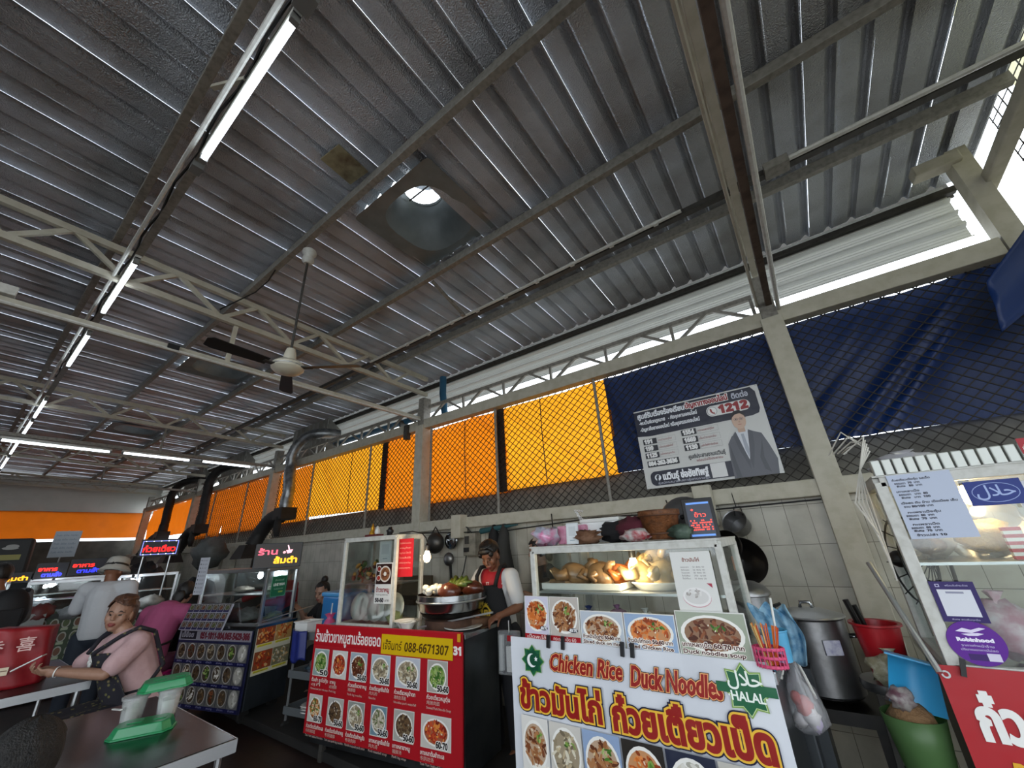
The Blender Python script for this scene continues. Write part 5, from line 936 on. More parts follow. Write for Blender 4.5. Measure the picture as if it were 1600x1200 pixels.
t=thing('breaker_box','old grey electric box on the tiles with black wires','box',(-3.52,3.93,1.62)); MB().box((0,0,0),(.2,.12,.26)).build('case',mat('dirty_beige_box','8c877a',.6,var=(12,'5a564c',.7)),t,bevel=.01); MB().box((-.03,-.065,.05),(.06,.02,.09)).build('switch',dark_steel,t); MB().box((-.04,-.066,-.06),(.08,.015,.05)).build('socket',black_plastic,t); MB().tube([(.0,0,.13),(-.05,-.03,.2),(-.2,0,.24)],.008,6).build('wire',black_wire,t); MB().tube([(-.08,-.02,-.12),(-.12,-.03,-.3),(-.2,0,-.4),(-.25,-.05,-.55)],.007,6).build('wire',black_wire,t)
t=thing('junction_cabinet','white vertical trunking box straddling the wall ledge','box',(-3.68,3.86,1.84)); MB().box((0,0,0),(.16,.14,.28)).build('case',cream,t,bevel=.006)
tag(MB().box((-.72,3.86,1.82),(.15,.1,.34)).build('junction_cabinet',cream,None,bevel=.006),'pale trunking box under the hotline banner','box')
for i,(x,c,l) in enumerate(((-3.1,'101012','black folded umbrella bag hung on the tiles behind the cook'),(-2.95,'2a2a28','dark jacket hung on the tiles behind the cook'))):
    b=MB(); b.tube([(0,0,.22),(.01,-.02,.12),(.0,-.03,-.05),(.02,-.02,-.3),(.03,0,-.4)],[.02,.06,.08,.1,.02],10); o=b.build('hanging_bag',mat('hung_cloth_'+c,c,.8),None,smooth=True); o.location=(x,3.86,1.6); tag(o,l,'bag')
pipe('folded_umbrella','teal folded umbrella laid level on hooks behind the cook',[(-3.3,3.85,1.76),(-3.0,3.85,1.785),(-2.75,3.86,1.80)],[.035,.028,.006],mat('teal_cloth','1f4a4f',.7),'umbrella',10)
bag('colour_bag','bright shopping bag hung on the tiles left of the duck cart','bag',(-2.45,3.9,1.46),(.22,.14,.24),mat('colour_print_bag','8a6a4a',.6,var=(9,'b04a5a',1)),140,.2)
for pts,l in (([(-4.4,3.88,1.80),(-3,3.86,1.74),(-1.8,3.86,1.80),(-.7,3.86,1.78),(.1,3.86,1.79)],'black cable sagging along the ledge above the tiles'),([(-2.3,3.88,1.88),(-2.25,3.8,1.7),(-2.2,3.83,1.66)],'short black hook wire left of the duck cart'),([(.42,3.9,1.8),(.45,3.8,1.62),(.6,3.85,1.55),(.9,3.9,1.6)],'black cable looping on the tiles right of the leaning post'),([(-1.05,3.88,1.9),(-1.0,3.85,1.72),(-.98,3.88,1.62)],'thin cable dropping from the ledge above the duck cart')): pipe('wall_cable',l,pts,.007,black_wire,'cable',6)
t=thing('wall_fan','black wire fan head beside the right-hand cabinet','fan',(.355,2.98,1.42)); t.scale=(1.5,1.5,1.5); b=MB()
q=rotm(x=R(90),z=R(60))
for r in (.03,.07,.11,.14): b.tube([q@Vector((r*math.cos(2*PI*i/28),r*math.sin(2*PI*i/28),.05*(1-(r/.15)**2))) for i in range(28)],.003,4,closed=True)
for i in range(18): a=2*PI*i/18; b.tube([q@Vector((r*math.cos(a),r*math.sin(a),.05*(1-(r/.15)**2))) for r in (.02,.06,.1,.15)],.002,4)
b.build('guard',black_wire,t); b=MB(); b.sphere(q@Vector((0,0,-.03)),.028); b.build('motor',black_plastic,t,smooth=True); MB().tube([(0,.05,0),(.0,.12,-.1),(0,.14,-.28)],.015,8).build('stand',black_plastic,t)
t=thing('water_bucket','red plastic bucket with dark handles on a stool by the leaning post','bucket',(.12,3.05,.86)); MB().lathe([(.075,0),(.1,.24),(.112,.245),(.112,.255),(.094,.252),(.07,.01),(0,.008)],n=30).build('bucket_wall',red_pl,t,smooth=40); MB().tube([(-.03,0,.05),(-.09,-.02,.36)],.014,8).build('dark_handle',black_iron,t); MB().tube([(-.01,.02,.05),(-.06,.02,.33)],.012,8).build('dark_handle',black_iron,t)
t=thing('metal_stool','grey metal stool under the red bucket','stool',(.12,3.05,0)); MB().lathe([(.14,.82),(.145,.835),(.14,.86),(0,.86)],n=26).build('seat',old_alu,t,smooth=40)
for a in range(4): c=R(45+90*a); MB().bar((.11*math.cos(c),.11*math.sin(c),.82),(.17*math.cos(c),.17*math.sin(c),0),.025,.025).build('leg',dark_steel,t)
MB().lathe([(.135,.45),(.14,.46),(.135,.47)],n=20,cap=False).build('foot_ring',dark_steel,t)
bag('skewer_bag','clear bag of bamboo skewers lying before the red bucket','bag',(.13,2.86,.88),(.2,.12,.13),mat('skewers_in_film','8f8a72',.4,var=(40,'c6c4b4',.8)),150,.25)
t=thing('dustpan','sky blue plastic dustpan leaning on the right-hand cart','dustpan',(.15,2.68,.85)); t.scale=(1.2,1.2,1.15); b=MB(); q=rotm(x=R(-20),y=R(14)); b.M=q.to_4x4()
b.grid(lambda u,v:(-.075+.15*u*(1-.15*v)+.01*v,.03*math.sin(u*PI)*1.2,.17*v),14,10,(0,.005,0)); b.build('pan',mat('sky_blue_plastic','2f93c4',.35),t,smooth=40); b=MB(); b.M=q.to_4x4(); b.prism([(-.075,0,.165),(.065,0,.165),(.075,-.05,.15),(-.08,-.05,.15)],(0,0,.006)); b.build('lip',MATS['sky_blue_plastic'],t)
t=thing('laundry_basket','green mesh basket of brown husks on the floor by the right-hand cart','basket',(.125,2.72,.52)); t.scale=(.88,.88,1); gm=clear('green_mesh',(.2,.4,.14),.06,.28,.4); MB().lathe([(.08,0),(.11,.2),(.125,.3),(.12,.3),(.1,.19),(0,.01)],n=24).build('basket_wall',gm,t,smooth=True); b=MB(); blob(b,(0,0,.27),(.1,.09,.07),151,.2); b.build('husks',mat('brown_husks','7d5f40',.9,bump=(60,.5)),t,smooth=True); b=MB(); blob(b,(-.02,-.03,.36),(.06,.04,.04),152,.3); b.build('wrapper',mat('mixed_wrapper','8f8a86',.5,var=(25,'5a3a44',1)),t,smooth=True)
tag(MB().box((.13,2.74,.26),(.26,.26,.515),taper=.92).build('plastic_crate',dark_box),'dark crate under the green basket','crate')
bag('litter_bag','grey plastic bag slumped at the foot of the right-hand cart','bag',(.1,2.45,0),(.25,.2,.45),film,153,.2)
t=thing('electric_box','dark wall box with cables right of the leaning post','box',(.62,3.95,1.62)); MB().box((0,0,0),(.1,.1,.3)).build('case',dark_steel,t); MB().tube([(0,-.05,-.1),(.02,-.08,-.3),(.0,-.05,-.6)],.01,6).build('wire',black_wire,t)
for x,l in ((-11.5,'left one of two small cream boxes on the far wall'),(-10.9,'right one of two small cream boxes on the far wall')): tag(MB().box((x,3.93,1.62),(.42,.12,.5)).build('wall_box',cream,None,bevel=.02),l,'box')
t=thing('hanging_pan','round black pan hung on the far wall behind the navy board cart','pan',(-9.3,3.9,1.5)); MB().lathe([(.32,0),(.3,-.03),(0,-.05)],n=28,rot=rotm(x=R(-90))).build('disc',black_iron,t,smooth=True); MB().bar((0,-.03,-.3),(.02,-.03,-.6),.04,.02).build('handle',black_iron,t)
t=thing('insulated_box','blue plastic ice box behind the trolley and the pork leg case','box',(-4.92,3.16,.72)); MB().box((0,0,.2),(.5,.36,.4)).build('tub',blue_pl,t,bevel=.02); MB().box((0,0,.42),(.53,.39,.05)).build('lid',mat('light_blue_lid','3f8cc4',.4),t,bevel=.015)
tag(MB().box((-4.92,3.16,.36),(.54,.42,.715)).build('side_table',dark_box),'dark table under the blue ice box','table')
t=thing('knife_rack','row of black knife handles against the tiles above the seated worker','rack',(-4.85,3.92,1.28)); MB().box((0,0,0),(.5,.05,.05)).build('rail',dark_steel,t)
for i in range(4): MB().bar((-.2+.13*i,-.035,-.02),(-.19+.13*i,-.035,.15),.03,.02).build('handle',black_plastic,t)
tag(MB().box((-4.9,3.75,1.0),(1.5,.35,.06)).build('wall_shelf',mat('brown_board','4a3b2a',.8,var=(5,'33291e',.7))),'brown shelf board on the wall behind the seated worker','shelf'); tag(MB().box((-4.9,3.9,1.12),(1.4,.03,.3)).build('back_panel',mat('brown_panel','5c4d38',.8,var=(4,'453a2a',.8))),'brown stained panel on the tiles behind the seated worker','panel')
# ================================================================== PEOPLE
skinM=mat('warm_skin','94705c',.5,var=(30,'886350',.4)); skinD=mat('tan_skin','7a4f38',.5); lipM=mat('lips','7a3a35',.45); eyeM=mat('dark_eye','17100d',.3); scleraM=mat('eye_white','8f857d',.4); browM=mat('brow_hair','2a1c16',.8)
hairB=mat('black_hair','0f0d0c',.45,var=(60,'231d1a',.6),bump=(120,.3)); hairR=mat('brown_hair','3f2618',.5,var=(60,'6b4630',.7),bump=(120,.3))
def remesh(mb,name,mats,parent,voxel=.008,smooth=3,paint=None,loc=Vector()):
    me=bpy.data.meshes.new('raw'); me.from_pydata(mb.v,[],mb.f); ob=bpy.data.objects.new('raw',me); TXT.collection.objects.link(ob)
    m=ob.modifiers.new('r','REMESH'); m.mode='VOXEL'; m.voxel_size=voxel
    if smooth: q=ob.modifiers.new('s','SMOOTH'); q.factor=.5; q.iterations=smooth
    TXT.view_layers[0].update(); dg=TXT.view_layers[0].depsgraph
    out=bpy.data.meshes.new_from_object(ob.evaluated_get(dg)); bpy.data.objects.remove(ob); bpy.data.meshes.remove(me)
    out.name=name; out.materials.clear()
    for x in (mats if isinstance(mats,(list,tuple)) else [mats]): out.materials.append(x)
    if paint: out.polygons.foreach_set('material_index',[paint(p.center) for p in out.polygons])
    out.shade_smooth(); out.transform(Matrix.Translation(-loc)); o=bpy.data.objects.new(name,out); COL.objects.link(o); o.parent=parent; return o
def cap(b,pts,rs,n=12):
    pts=[Vector(p) for p in pts]; b.tube(pts,list(rs),n)
    for p,r in zip(pts,rs): b.sphere(p,r,n,8)
def basis(f,u=(0,0,1)):
    f=Vector(f).normalized(); u=Vector(u); u=(u-f*u.dot(f)).normalized(); r=f.cross(u); return Matrix((r,f,u)).transposed()   # local x=right of viewer-facing, y=forward, z=up
def finger_chain(b,root,d,n,L,r,curl):
    """one bent finger: d direction along the hand, n palm normal"""
    p=Vector(root); pts=[p]; rs=[r]; v=Vector(d).normalized(); ax=v.cross(Vector(n)).normalized()
    for k,s in enumerate((.45,.32,.23)):
        v=Matrix.Rotation(curl*(1 if k else .6),3,ax)@v; p=p+v*L*s; pts.append(p); rs.append(r*(.92-.12*k))
    b.tube(pts,rs,8); b.sphere(pts[-1],rs[-1],8,6)
    for q,rr in zip(pts,rs): b.sphere(q,rr,8,6)
def hand(b,wrist,d,n,side=1,s=1,curl=.6):
    """palm and five fingers; d = along hand, n = palm normal, side = which way the thumb leaves"""
    w=Vector(wrist); d=Vector(d).normalized(); n=Vector(n); n=(n-d*n.dot(d)).normalized(); x=d.cross(n)*side
    m=Matrix((x,d,n)).transposed(); b.sphere(w+d*.045*s,(.04*s,.052*s,.017*s),12,8,m); cap(b,[w,w+d*.03*s],[.027*s,.03*s],10)
    for i,(o,L) in enumerate(((.03,.072),(.011,.08),(-.009,.075),(-.028,.06))):
        finger_chain(b,w+d*.085*s+x*o*s,d+x*o*1.5,n,L*s,.0088*s,curl+.08*i)
    finger_chain(b,w+d*.03*s+x*.036*s,d*.7+x*.75,n,.07*s,.0105*s,curl*.5)
def head(b,c,M,s=1):
    T=lambda x,y,z:Vector(c)+M@Vector((x*s,y*s,z*s))
    b.sphere(T(0,-.008,.025),(.076*s,.096*s,.098*s),18,14,M); b.sphere(T(0,.03,-.05),(.056*s,.06*s,.062*s),14,10,M); b.sphere(T(0,.062,-.088),(.024*s,.022*s,.02*s),10,8,M)
    for sx in (-1,1):
        b.sphere(T(sx*.04,.05,-.022),(.026*s,.03*s,.03*s),10,8,M); b.sphere(T(sx*.078,-.005,-.012),(.01*s,.02*s,.032*s),10,8,M); b.sphere(T(sx*.03,.07,.032),(.024*s,.012*s,.008*s),10,6,M)
    b.tube([T(0,.082,.022),T(0,.098,-.004),T(0,.104,-.018)],[.008*s,.011*s,.014*s],8); b.sphere(T(0,.1,-.018),(.017*s,.013*s,.011*s),10,8,M)
    b.sphere(T(0,.088,-.05),(.024*s,.012*s,.008*s),10,6,M); b.sphere(T(0,.086,-.063),(.02*s,.012*s,.008*s),10,6,M)
def face_paint(c,M,s=1):
    Mi=M.inverted(); c=Vector(c)
    def f(p):
        q=Mi@(p-c)/s
        if q.y<.055 or abs(q.x)>.07: return 0
        if ((abs(q.x)-0)/.026)**2+((q.z+.056)/.013)**2<1 and q.y>.07: return 1
        e=((abs(q.x)-.032)/.0145)**2+((q.z-.009)/.006)**2
        if e<1: return 2 if abs(abs(q.x)-.031)<.008 or q.z>.0125 else 3
        if ((abs(q.x)-.033)/.022)**2+((q.z-.033+40*(abs(q.x)-.03)**2*.6)/.0042)**2<1: return 4
        return 0
    return f
def hair_shell(c,M,keep,s=1,grow=1.08,seed=0,n=40,rows=28,lump=.02):
    b=MB(); r=random.Random(seed); vs=[];fs=[]; c=Vector(c); ctr=Vector((0,-.01,.028))
    ph=[r.uniform(0,6) for _ in range(4)]
    for lay in (grow,grow*.93):
        for i in range(rows+1):
            t=PI*i/rows
            for j in range(n):
                a=2*PI*j/n; d=Vector((math.sin(t)*math.sin(a),math.sin(t)*math.cos(a),math.cos(t)))
                k=lay*(1+lump*math.sin(a*9+ph[0]+3*t)+lump*.6*math.sin(a*17+ph[1]))
                q=ctr+Vector((d.x*.08*k,d.y*.1*k,d.z*.102*k)); vs.append(c+M@(q*s))
    off=(rows+1)*n; kept=set()
    for i in range(rows):
        for j in range(n):
            t=PI*(i+.5)/rows; a=2*PI*(j+.5)/n; d=Vector((math.sin(t)*math.sin(a),math.sin(t)*math.cos(a),math.cos(t)))
            if keep(d): kept.add((i,j))
    q=lambda i,j,o:o+i*n+j%n
    for i,j in kept:
        fs.append((q(i,j,0),q(i+1,j,0),q(i+1,j+1,0),q(i,j+1,0))); fs.append((q(i,j,off),q(i,j+1,off),q(i+1,j+1,off),q(i+1,j,off)))
        for di,dj,e in ((-1,0,((i,j),(i,j+1))),(1,0,((i+1,j+1),(i+1,j))),(0,-1,((i+1,j),(i,j))),(0,1,((i,j+1),(i+1,j+1)))):
            if (i+di,(j+dj)%n) not in kept and 0<=i+di<rows: a_,b_=e; fs.append((q(*a_,0),q(*b_,0),q(*b_,off),q(*a_,off)))
    b.add(vs,fs); return b
def body(label,base,J,s=1,skin=None,hands=(),shirt=None,sleeve=1.0,legs=None,voxel=.008,shirt_paint=None,shirt_r=.0,legcut=1.0,torso=1.0,feet=True,neckline=True):
    """J: world positions; returns root, head matrix"""
    skin=skin or skinM; base=Vector(base); t=thing('person',label,'person',base); g=lambda k:Vector(J[k])
    M=basis(J['face'],J.get('up',(0,0,1))); b=MB(); T=torso
    cap(b,[g('pelvis'),g('waist'),g('chest')],[.125*T*s,.118*T*s,.13*T*s],16); cap(b,[g('shl'),g('chest')+Vector((0,0,.045*s)),g('shr')],[.055*s,.085*s,.055*s],14)
    cap(b,[g('chest')+Vector((0,0,.05*s)),g('neck'),g('head')+M@Vector((0,-.025,-.05))*s],[.075*s,.055*s,.05*s],14); head(b,J['head'],M,s)
    for k in 'lr':
        cap(b,[g('sh'+k),(g('sh'+k)+g('el'+k))/2,g('el'+k)],[.05*s,.044*s,.036*s]); cap(b,[g('el'+k),g('el'+k)*.65+g('wr'+k)*.35,g('wr'+k)],[.036*s,.037*s,.025*s])
        cap(b,[g('hip'+k),(g('hip'+k)+g('kn'+k))/2,g('kn'+k)],[.09*s,.08*s,.058*s]); cap(b,[g('kn'+k),g('kn'+k)*.65+g('an'+k)*.35,g('an'+k)],[.056*s,.056*s,.036*s])
        if feet:
            fd=(g('to'+k)-g('an'+k)) if 'to'+k in J else Vector(J['face'])*.14; fd.z=0; fd=fd.normalized(); a=g('an'+k); cap(b,[a+Vector((0,0,-.035)),a+fd*.08*s+Vector((0,0,-.05)),a+fd*.16*s+Vector((0,0,-.055))],[.038*s,.036*s,.025*s])
    for h in hands: hand(b,*h,s=s)
    remesh(b,'body',[skin,lipM,eyeM,scleraM,browM],t,voxel,2,face_paint(J['head'],M,s),base)
    if shirt:
        b=MB(); e=.016+shirt_r; cap(b,[g('pelvis')+Vector((0,0,.03)),g('waist'),g('chest')],[(.125*T)*s+e,.122*T*s+e,.133*T*s+e],16); cap(b,[g('shl'),g('chest')+Vector((0,0,.045*s)),g('shr')],[.055*s+e,.085*s+e*.8,.055*s+e],14)
        for k in 'lr':
            a,c=g('sh'+k),g('el'+k); q=a+(c-a)*min(1,sleeve); cap(b,[a,(a+q)/2,q],[.052*s+e,.05*s+e*1.2,.042*s+e*1.35])
            if sleeve>1: w=g('wr'+k); cap(b,[c,c+(w-c)*.9],[.038*s+e,.03*s+e])
        remesh(b,'shirt',shirt,t,.011,3,shirt_paint,base)
    if legs:
        b=MB(); e=.014; cap(b,[g('pelvis'),g('pelvis')+Vector((0,0,.06))],[.128*T*s+e,.12*T*s+e],16)
        for k in 'lr':
            cap(b,[g('hip'+k),(g('hip'+k)+g('kn'+k))/2,g('kn'+k)],[.095*s+e,.084*s+e,.062*s+e])
            if legcut>0: q=g('kn'+k)+(g('an'+k)-g('kn'+k))*legcut; cap(b,[g('kn'+k),q],[.06*s+e,.045*s+e])
        remesh(b,'trousers',legs,t,.011,3,None,base)
    return t,M
def add_hair(t,J,M,keep,m,s=1,extra=None,**k):
    b=hair_shell(J['head'],M,keep,s,**k)
    if extra:
        for c,r in extra: b.sphere(Vector(J['head'])+M@Vector(c)*s,tuple(x*s for x in r),14,10,M,.06,random.Random(5))
    o=b.build('hair',m,None,smooth=True); o.data.transform(Matrix.Translation(-Vector(t.location))); o.parent=t; return o
def sub(mb,name,m,t,smooth=True):
    o=mb.build(name,m,None,smooth=smooth); o.data.transform(Matrix.Translation(-Vector(t.location))); o.parent=t; return o
pinkT=mat('pale_pink_cotton','b59697',.85,var=(14,'a07f81',.5),bump=(30,.15)); floral=mat('navy_floral_cloth','191726',.8,var=(28,'8a7440',.0)); 
nt=floral.node_tree; vo=nt.nodes.new('ShaderNodeTexVoronoi'); vo.inputs['Scale'].default_value=26; cr=nt.nodes.new('ShaderNodeValToRGB'); cr.color_ramp.interpolation='CONSTANT'
cr.color_ramp.elements[0].color=lin('8a6a58')+(1,); cr.color_ramp.elements[1].position=.28; cr.color_ramp.elements[1].color=lin('17151f')+(1,); e_=cr.color_ramp.elements.new(.14); e_.color=lin('5d5a34')+(1,)
nt.links.new([n for n in nt.nodes if n.type=='TEX_COORD'][0].outputs['Object'],vo.inputs['Vector']); nt.links.new(vo.outputs['Distance'],cr.inputs[0]); nt.links.new(cr.outputs[0],nt.nodes['Principled BSDF'].inputs['Base Color'])
# 1 seated woman at the left table
J=dict(head=(-4.75,1.005,1.235),face=(.84,-.53,-.06),up=(.06,.08,1),neck=(-4.73,1.045,1.125),chest=(-4.71,1.10,.97),waist=(-4.68,1.20,.74),pelvis=(-4.64,1.27,.55),shl=(-4.545,1.12,1.03),shr=(-4.885,1.06,1.02),ell=(-4.50,.965,.865),elr=(-4.95,.86,.86),wrl=(-4.745,.745,.905),wrr=(-4.92,.73,.90),hipl=(-4.54,1.24,.5),hipr=(-4.74,1.22,.5),knl=(-4.44,.86,.54),knr=(-4.75,.80,.54),anl=(-4.44,.93,.10),anr=(-4.72,.86,.10),tol=(-4.4,.8,.05),tor=(-4.72,.72,.05))
t,M=body('woman in a pale pink T-shirt and floral apron holding a phone at the left table',(-4.64,1.25,0),J,1.02,None,[((-4.745,.745,.905),(-.55,-.85,.12),(-.6,.3,.75),1),((-4.92,.73,.90),(.35,-.9,.2),(.3,.2,.9),-1)],pinkT,.7,mat('brown_trousers','3c2a22',.85,bump=(20,.1)),.0052,None,.008,1.0,1.06)
add_hair(t,J,M,lambda d:(d.z>.28-.3*d.y or d.y<.02) and not(d.y>.36 and d.z<.56+.3*d.x) and d.z>-.8,hairR,1.02,[((0,-.115,.075),(.052,.05,.052)),((.0,-.02,.112),(.078,.088,.03)),((.072,-.045,.0),(.024,.05,.085)),((-.072,-.045,.0),(.024,.05,.085)),((0,-.09,-.03),(.06,.04,.08))],grow=1.14,seed=2,n=64,rows=44)
b=MB(); Jg=lambda k:Vector(J[k])
b.grid(lambda u,v:Jg('chest').lerp(Jg('pelvis'),v)+Vector((.03,-.195+.012*math.sin(u*9),.02))+Vector((1,.25,0))*((u-.5)*(.20+.2*v))+Vector((.03*abs(u-.5),.12*abs(u-.5)**1.5,0)),16,16,(0,-.006,0))
b.grid(lambda u,v:Vector((-4.86+.38*u,1.13-.36*v,.655-.015*v-.05*(2*u-1)**4+.012*math.sin(u*8))),18,14,(0,0,.006)); sub(b,'apron',floral,t)
b=MB(); b.tube([Jg('shl')+Vector((-.03,.1,.06)),Jg('shl')+Vector((-.05,.0,.105)),Jg('shl')+Vector((-.06,-.10,.06)),Jg('chest')+Vector((.07,-.215,.02))],.015,8); b.tube([Jg('shl')+Vector((-.03,.1,.06)),Jg('waist')+Vector((.1,.13,.1)),Jg('waist')+Vector((.19,.02,-.03)),Jg('waist')+Vector((.12,-.12,-.05))],.016,8); b.tube([Jg('shr')+Vector((.05,.08,.06)),Jg('shr')+Vector((.06,-.03,.105)),Jg('shr')+Vector((.09,-.12,.05)),Jg('chest')+Vector((-.03,-.215,.02))],.015,8); sub(b,'apron_strap',floral,t)
b=MB(); b.lathe([(.033,-.004),(.035,0),(.033,.004)],J['wrl'],18,basis((-.55,-.85,.12)).to_quaternion().to_matrix()@rotm(x=PI/2),cap=False); sub(b,'bracelet',white_pl,t)
b=MB(); r_=random.Random(3)
for i in range(9): b.sphere(Jg('chest')+Vector((-.03+r_.uniform(-.05,.05),-.19,-.02+r_.uniform(-.05,.05))),(.018,.012,.018),8,6)
sub(b,'white_lace_print',white_pl,t)
p=thing('smartphone','white-edged phone held in both hands by the seated woman','phone',(-4.93,.61,.975),R(-25)); MB().box((0,0,0),(.078,.16,.009),rotm(x=R(28))).build('case',white_pl,p,bevel=.003); MB().box((0,.002,.006),(.068,.148,.002),rotm(x=R(28))).build('screen',black_plastic,p)
def stool(label,loc,m,h=.45,r=.15):
    t=thing('plastic_stool',label,'stool',loc); MB().box((0,0,h-.02),(2*r,2*r,.03)).build('seat',m,t,bevel=.01)
    for sx in (-1,1):
        for sy in (-1,1): MB().bar((sx*r*.85,sy*r*.85,h-.03),(sx*r*1.05,sy*r*1.05,0),.035,.035).build('leg',m,t)
    return t
stool('dark metal-legged stool under the seated woman',(-4.63,1.30,0),dark_steel,.405)
# 2 cook
redT=mat('red_jersey','a01622',.7,bump=(30,.1)); whiteT=mat('white_jersey','c9c8c6',.7,bump=(30,.1))
J=dict(head=(-2.49,3.03,1.505),face=(.16,-.80,-.52),up=(0,-.3,1),neck=(-2.49,3.09,1.40),chest=(-2.50,3.12,1.25),waist=(-2.50,3.16,1.03),pelvis=(-2.50,3.18,.9),shl=(-2.31,3.10,1.33),shr=(-2.69,3.12,1.33),ell=(-2.21,3.06,1.10),elr=(-2.74,2.98,1.12),wrl=(-2.28,2.90,1.06),wrr=(-2.52,2.86,1.06),hipl=(-2.41,3.18,.86),hipr=(-2.59,3.18,.86),knl=(-2.40,3.15,.47),knr=(-2.60,3.15,.47),anl=(-2.40,3.2,.09),anr=(-2.60,3.2,.09),tol=(-2.4,3.0,.05),tor=(-2.6,3.0,.05))
t,M=body('cook in a red and white jersey and black apron looking down at his board',(-2.5,3.18,0),J,1.0,skinD,[((-2.28,2.90,1.06),(-.5,-.75,-.25),(-.2,.2,-.95),1),((-2.52,2.86,1.06),(.55,-.75,-.2),(.2,.2,-.95),-1)],[whiteT,redT],.75,mat('dark_trousers','16161b',.85),.005,lambda c:1 if abs(c.x+2.5)<.125+.0*(c.z) and c.z>1.0 and c.y<3.2 else 0)
add_hair(t,J,M,lambda d:(d.z>.18 or d.y<-.1) and not(d.y>.5 and d.z<.5) and d.z>-.5,hairB,1.0,[((0,.066,.09),(.066,.03,.028)),((.0,.0,.122),(.07,.08,.02)),((.055,.06,.06),(.02,.03,.03)),((-.055,.06,.06),(.02,.03,.03))],grow=1.14,seed=4)
blackA=mat('black_apron','0f0f11',.8); b=MB()
b.grid(lambda u,v:Vector((-2.5+(u-.5)*(.23+.15*min(1,v*2.2)),2.955-.02*math.cos((u-.5)*3)+.14*abs(u-.5)**1.6*2+.05*v,1.27-.62*v)),16,20,(0,-.006,0)); sub(b,'apron',blackA,t)
for sx in (-1,1): b=MB(); b.tube([(-2.5+sx*.105,2.965,1.26),(-2.5+sx*.12,2.985,1.34),(-2.5+sx*.115,3.04,1.41),(-2.5+sx*.09,3.14,1.42),(-2.5+sx*.06,3.25,1.30)],.018,8); sub(b,'apron_strap',blackA,t)
P=Print(.16,.2); P.star(.08,.15,.03,.012,8,'b8992e'); P.disc(.08,.10,.05,'b8992e',.055); P.disc(.08,.10,.036,'16140f',.04); P.poly([(.05,.05),(.11,.05),(.1,.12),(.06,.12)],'b8992e'); P.rect(.07,.06,.006,.05,'16140f'); P.rect(.086,.06,.006,.05,'16140f'); P.disc(.035,.11,.016,'b8992e'); P.disc(.125,.11,.016,'b8992e'); P.text('อาหารตามสั่ง',.02,.0,.03,'b8992e',fit=.12)
P.build('emblem',t,Matrix.Translation(Vector((-2.53,2.90,.97))-Vector(t.location)))
P=Print(.2,.05); P.text('HD',0,.01,.035,'d9d4d0',bold=.001); P.text('TT',.10,.01,.03,'d9d4d0',bold=.001); P.build('chest_letters',t,Matrix.Translation(Vector((-2.58,2.945,1.265))-Vector(t.location)))
# 3 woman behind the cook
J=dict(head=(-2.41,3.72,1.51),face=(-.85,-.45,-.25),neck=(-2.38,3.74,1.40),chest=(-2.36,3.76,1.25),waist=(-2.36,3.78,1.02),pelvis=(-2.36,3.78,.88),shl=(-2.42,3.92,1.32),shr=(-2.28,3.6,1.31),ell=(-2.45,3.92,1.08),elr=(-2.22,3.5,1.10),wrl=(-2.55,3.74,1.1),wrr=(-2.36,3.42,1.14),hipl=(-2.38,3.86,.84),hipr=(-2.36,3.69,.84),knl=(-2.4,3.86,.45),knr=(-2.38,3.69,.45),anl=(-2.4,3.88,.09),anr=(-2.38,3.71,.09))
t,M=body('woman in a dark top standing in profile behind the cook',(-2.36,3.77,0),J,.97,None,[((-2.55,3.74,1.1),(-.6,-.6,.2),(.2,.1,.95),-1),((-2.36,3.42,1.14),(-.7,-.2,.3),(.2,.5,.8),1)],mat('charcoal_top','2a2626',.85),1.0,mat('dark_skirt','1c1a1c',.85),.009)
add_hair(t,J,M,lambda d:(d.z>.3 or d.y<.05) and not(d.y>.4 and d.z<.6) and d.z>-.8,hairB,.97,[((0,-.1,-.03),(.06,.05,.1))],grow=1.1,seed=6)
p=thing('smartphone','dark phone with a tiny light held by the woman behind the cook','phone',(-2.44,3.36,1.18)); MB().box((0,0,0),(.07,.01,.14)).build('case',black_plastic,p,bevel=.003); MB().sphere((.02,-.007,.05),.008,8,6).build('flash_lamp',bulb_cool,p)
# 4 seated worker with a bun
J=dict(head=(-5.55,3.18,1.13),face=(-.25,-.93,-.28),neck=(-5.5,3.22,1.02),chest=(-5.47,3.26,.88),waist=(-5.45,3.3,.66),pelvis=(-5.45,3.32,.5),shl=(-5.3,3.28,.94),shr=(-5.65,3.24,.94),ell=(-5.25,3.14,.75),elr=(-5.75,3.11,.78),wrl=(-5.47,3.04,.84),wrr=(-5.77,3.04,.93),hipl=(-5.35,3.3,.47),hipr=(-5.55,3.3,.47),knl=(-5.31,3.14,.47),knr=(-5.55,3.14,.47),anl=(-5.31,3.18,.09),anr=(-5.55,3.18,.09))
J['face']=(.35,-.9,-.3)
t,M=body('worker in black with a hair bun sitting behind the trolley, head bent',(-5.45,3.3,0),J,1.0,None,[((-5.47,3.04,.84),(-.8,-.3,.2),(0,.2,.95),1),((-5.77,3.04,.93),(-.3,-.5,.5),(.6,0,.6),-1)],mat('black_tshirt','121214',.85),.6,mat('black_trousers','131316',.85),.008)
add_hair(t,J,M,lambda d:(d.z>.25 or d.y<.0) and not(d.y>.4 and d.z<.6) and d.z>-.5,hairB,1.0,[((0,-.07,.14),(.045,.045,.045))],grow=1.08,seed=7)
stool('low black stool under the worker with the bun',(-5.45,3.32,0),black_plastic,.38,.14)
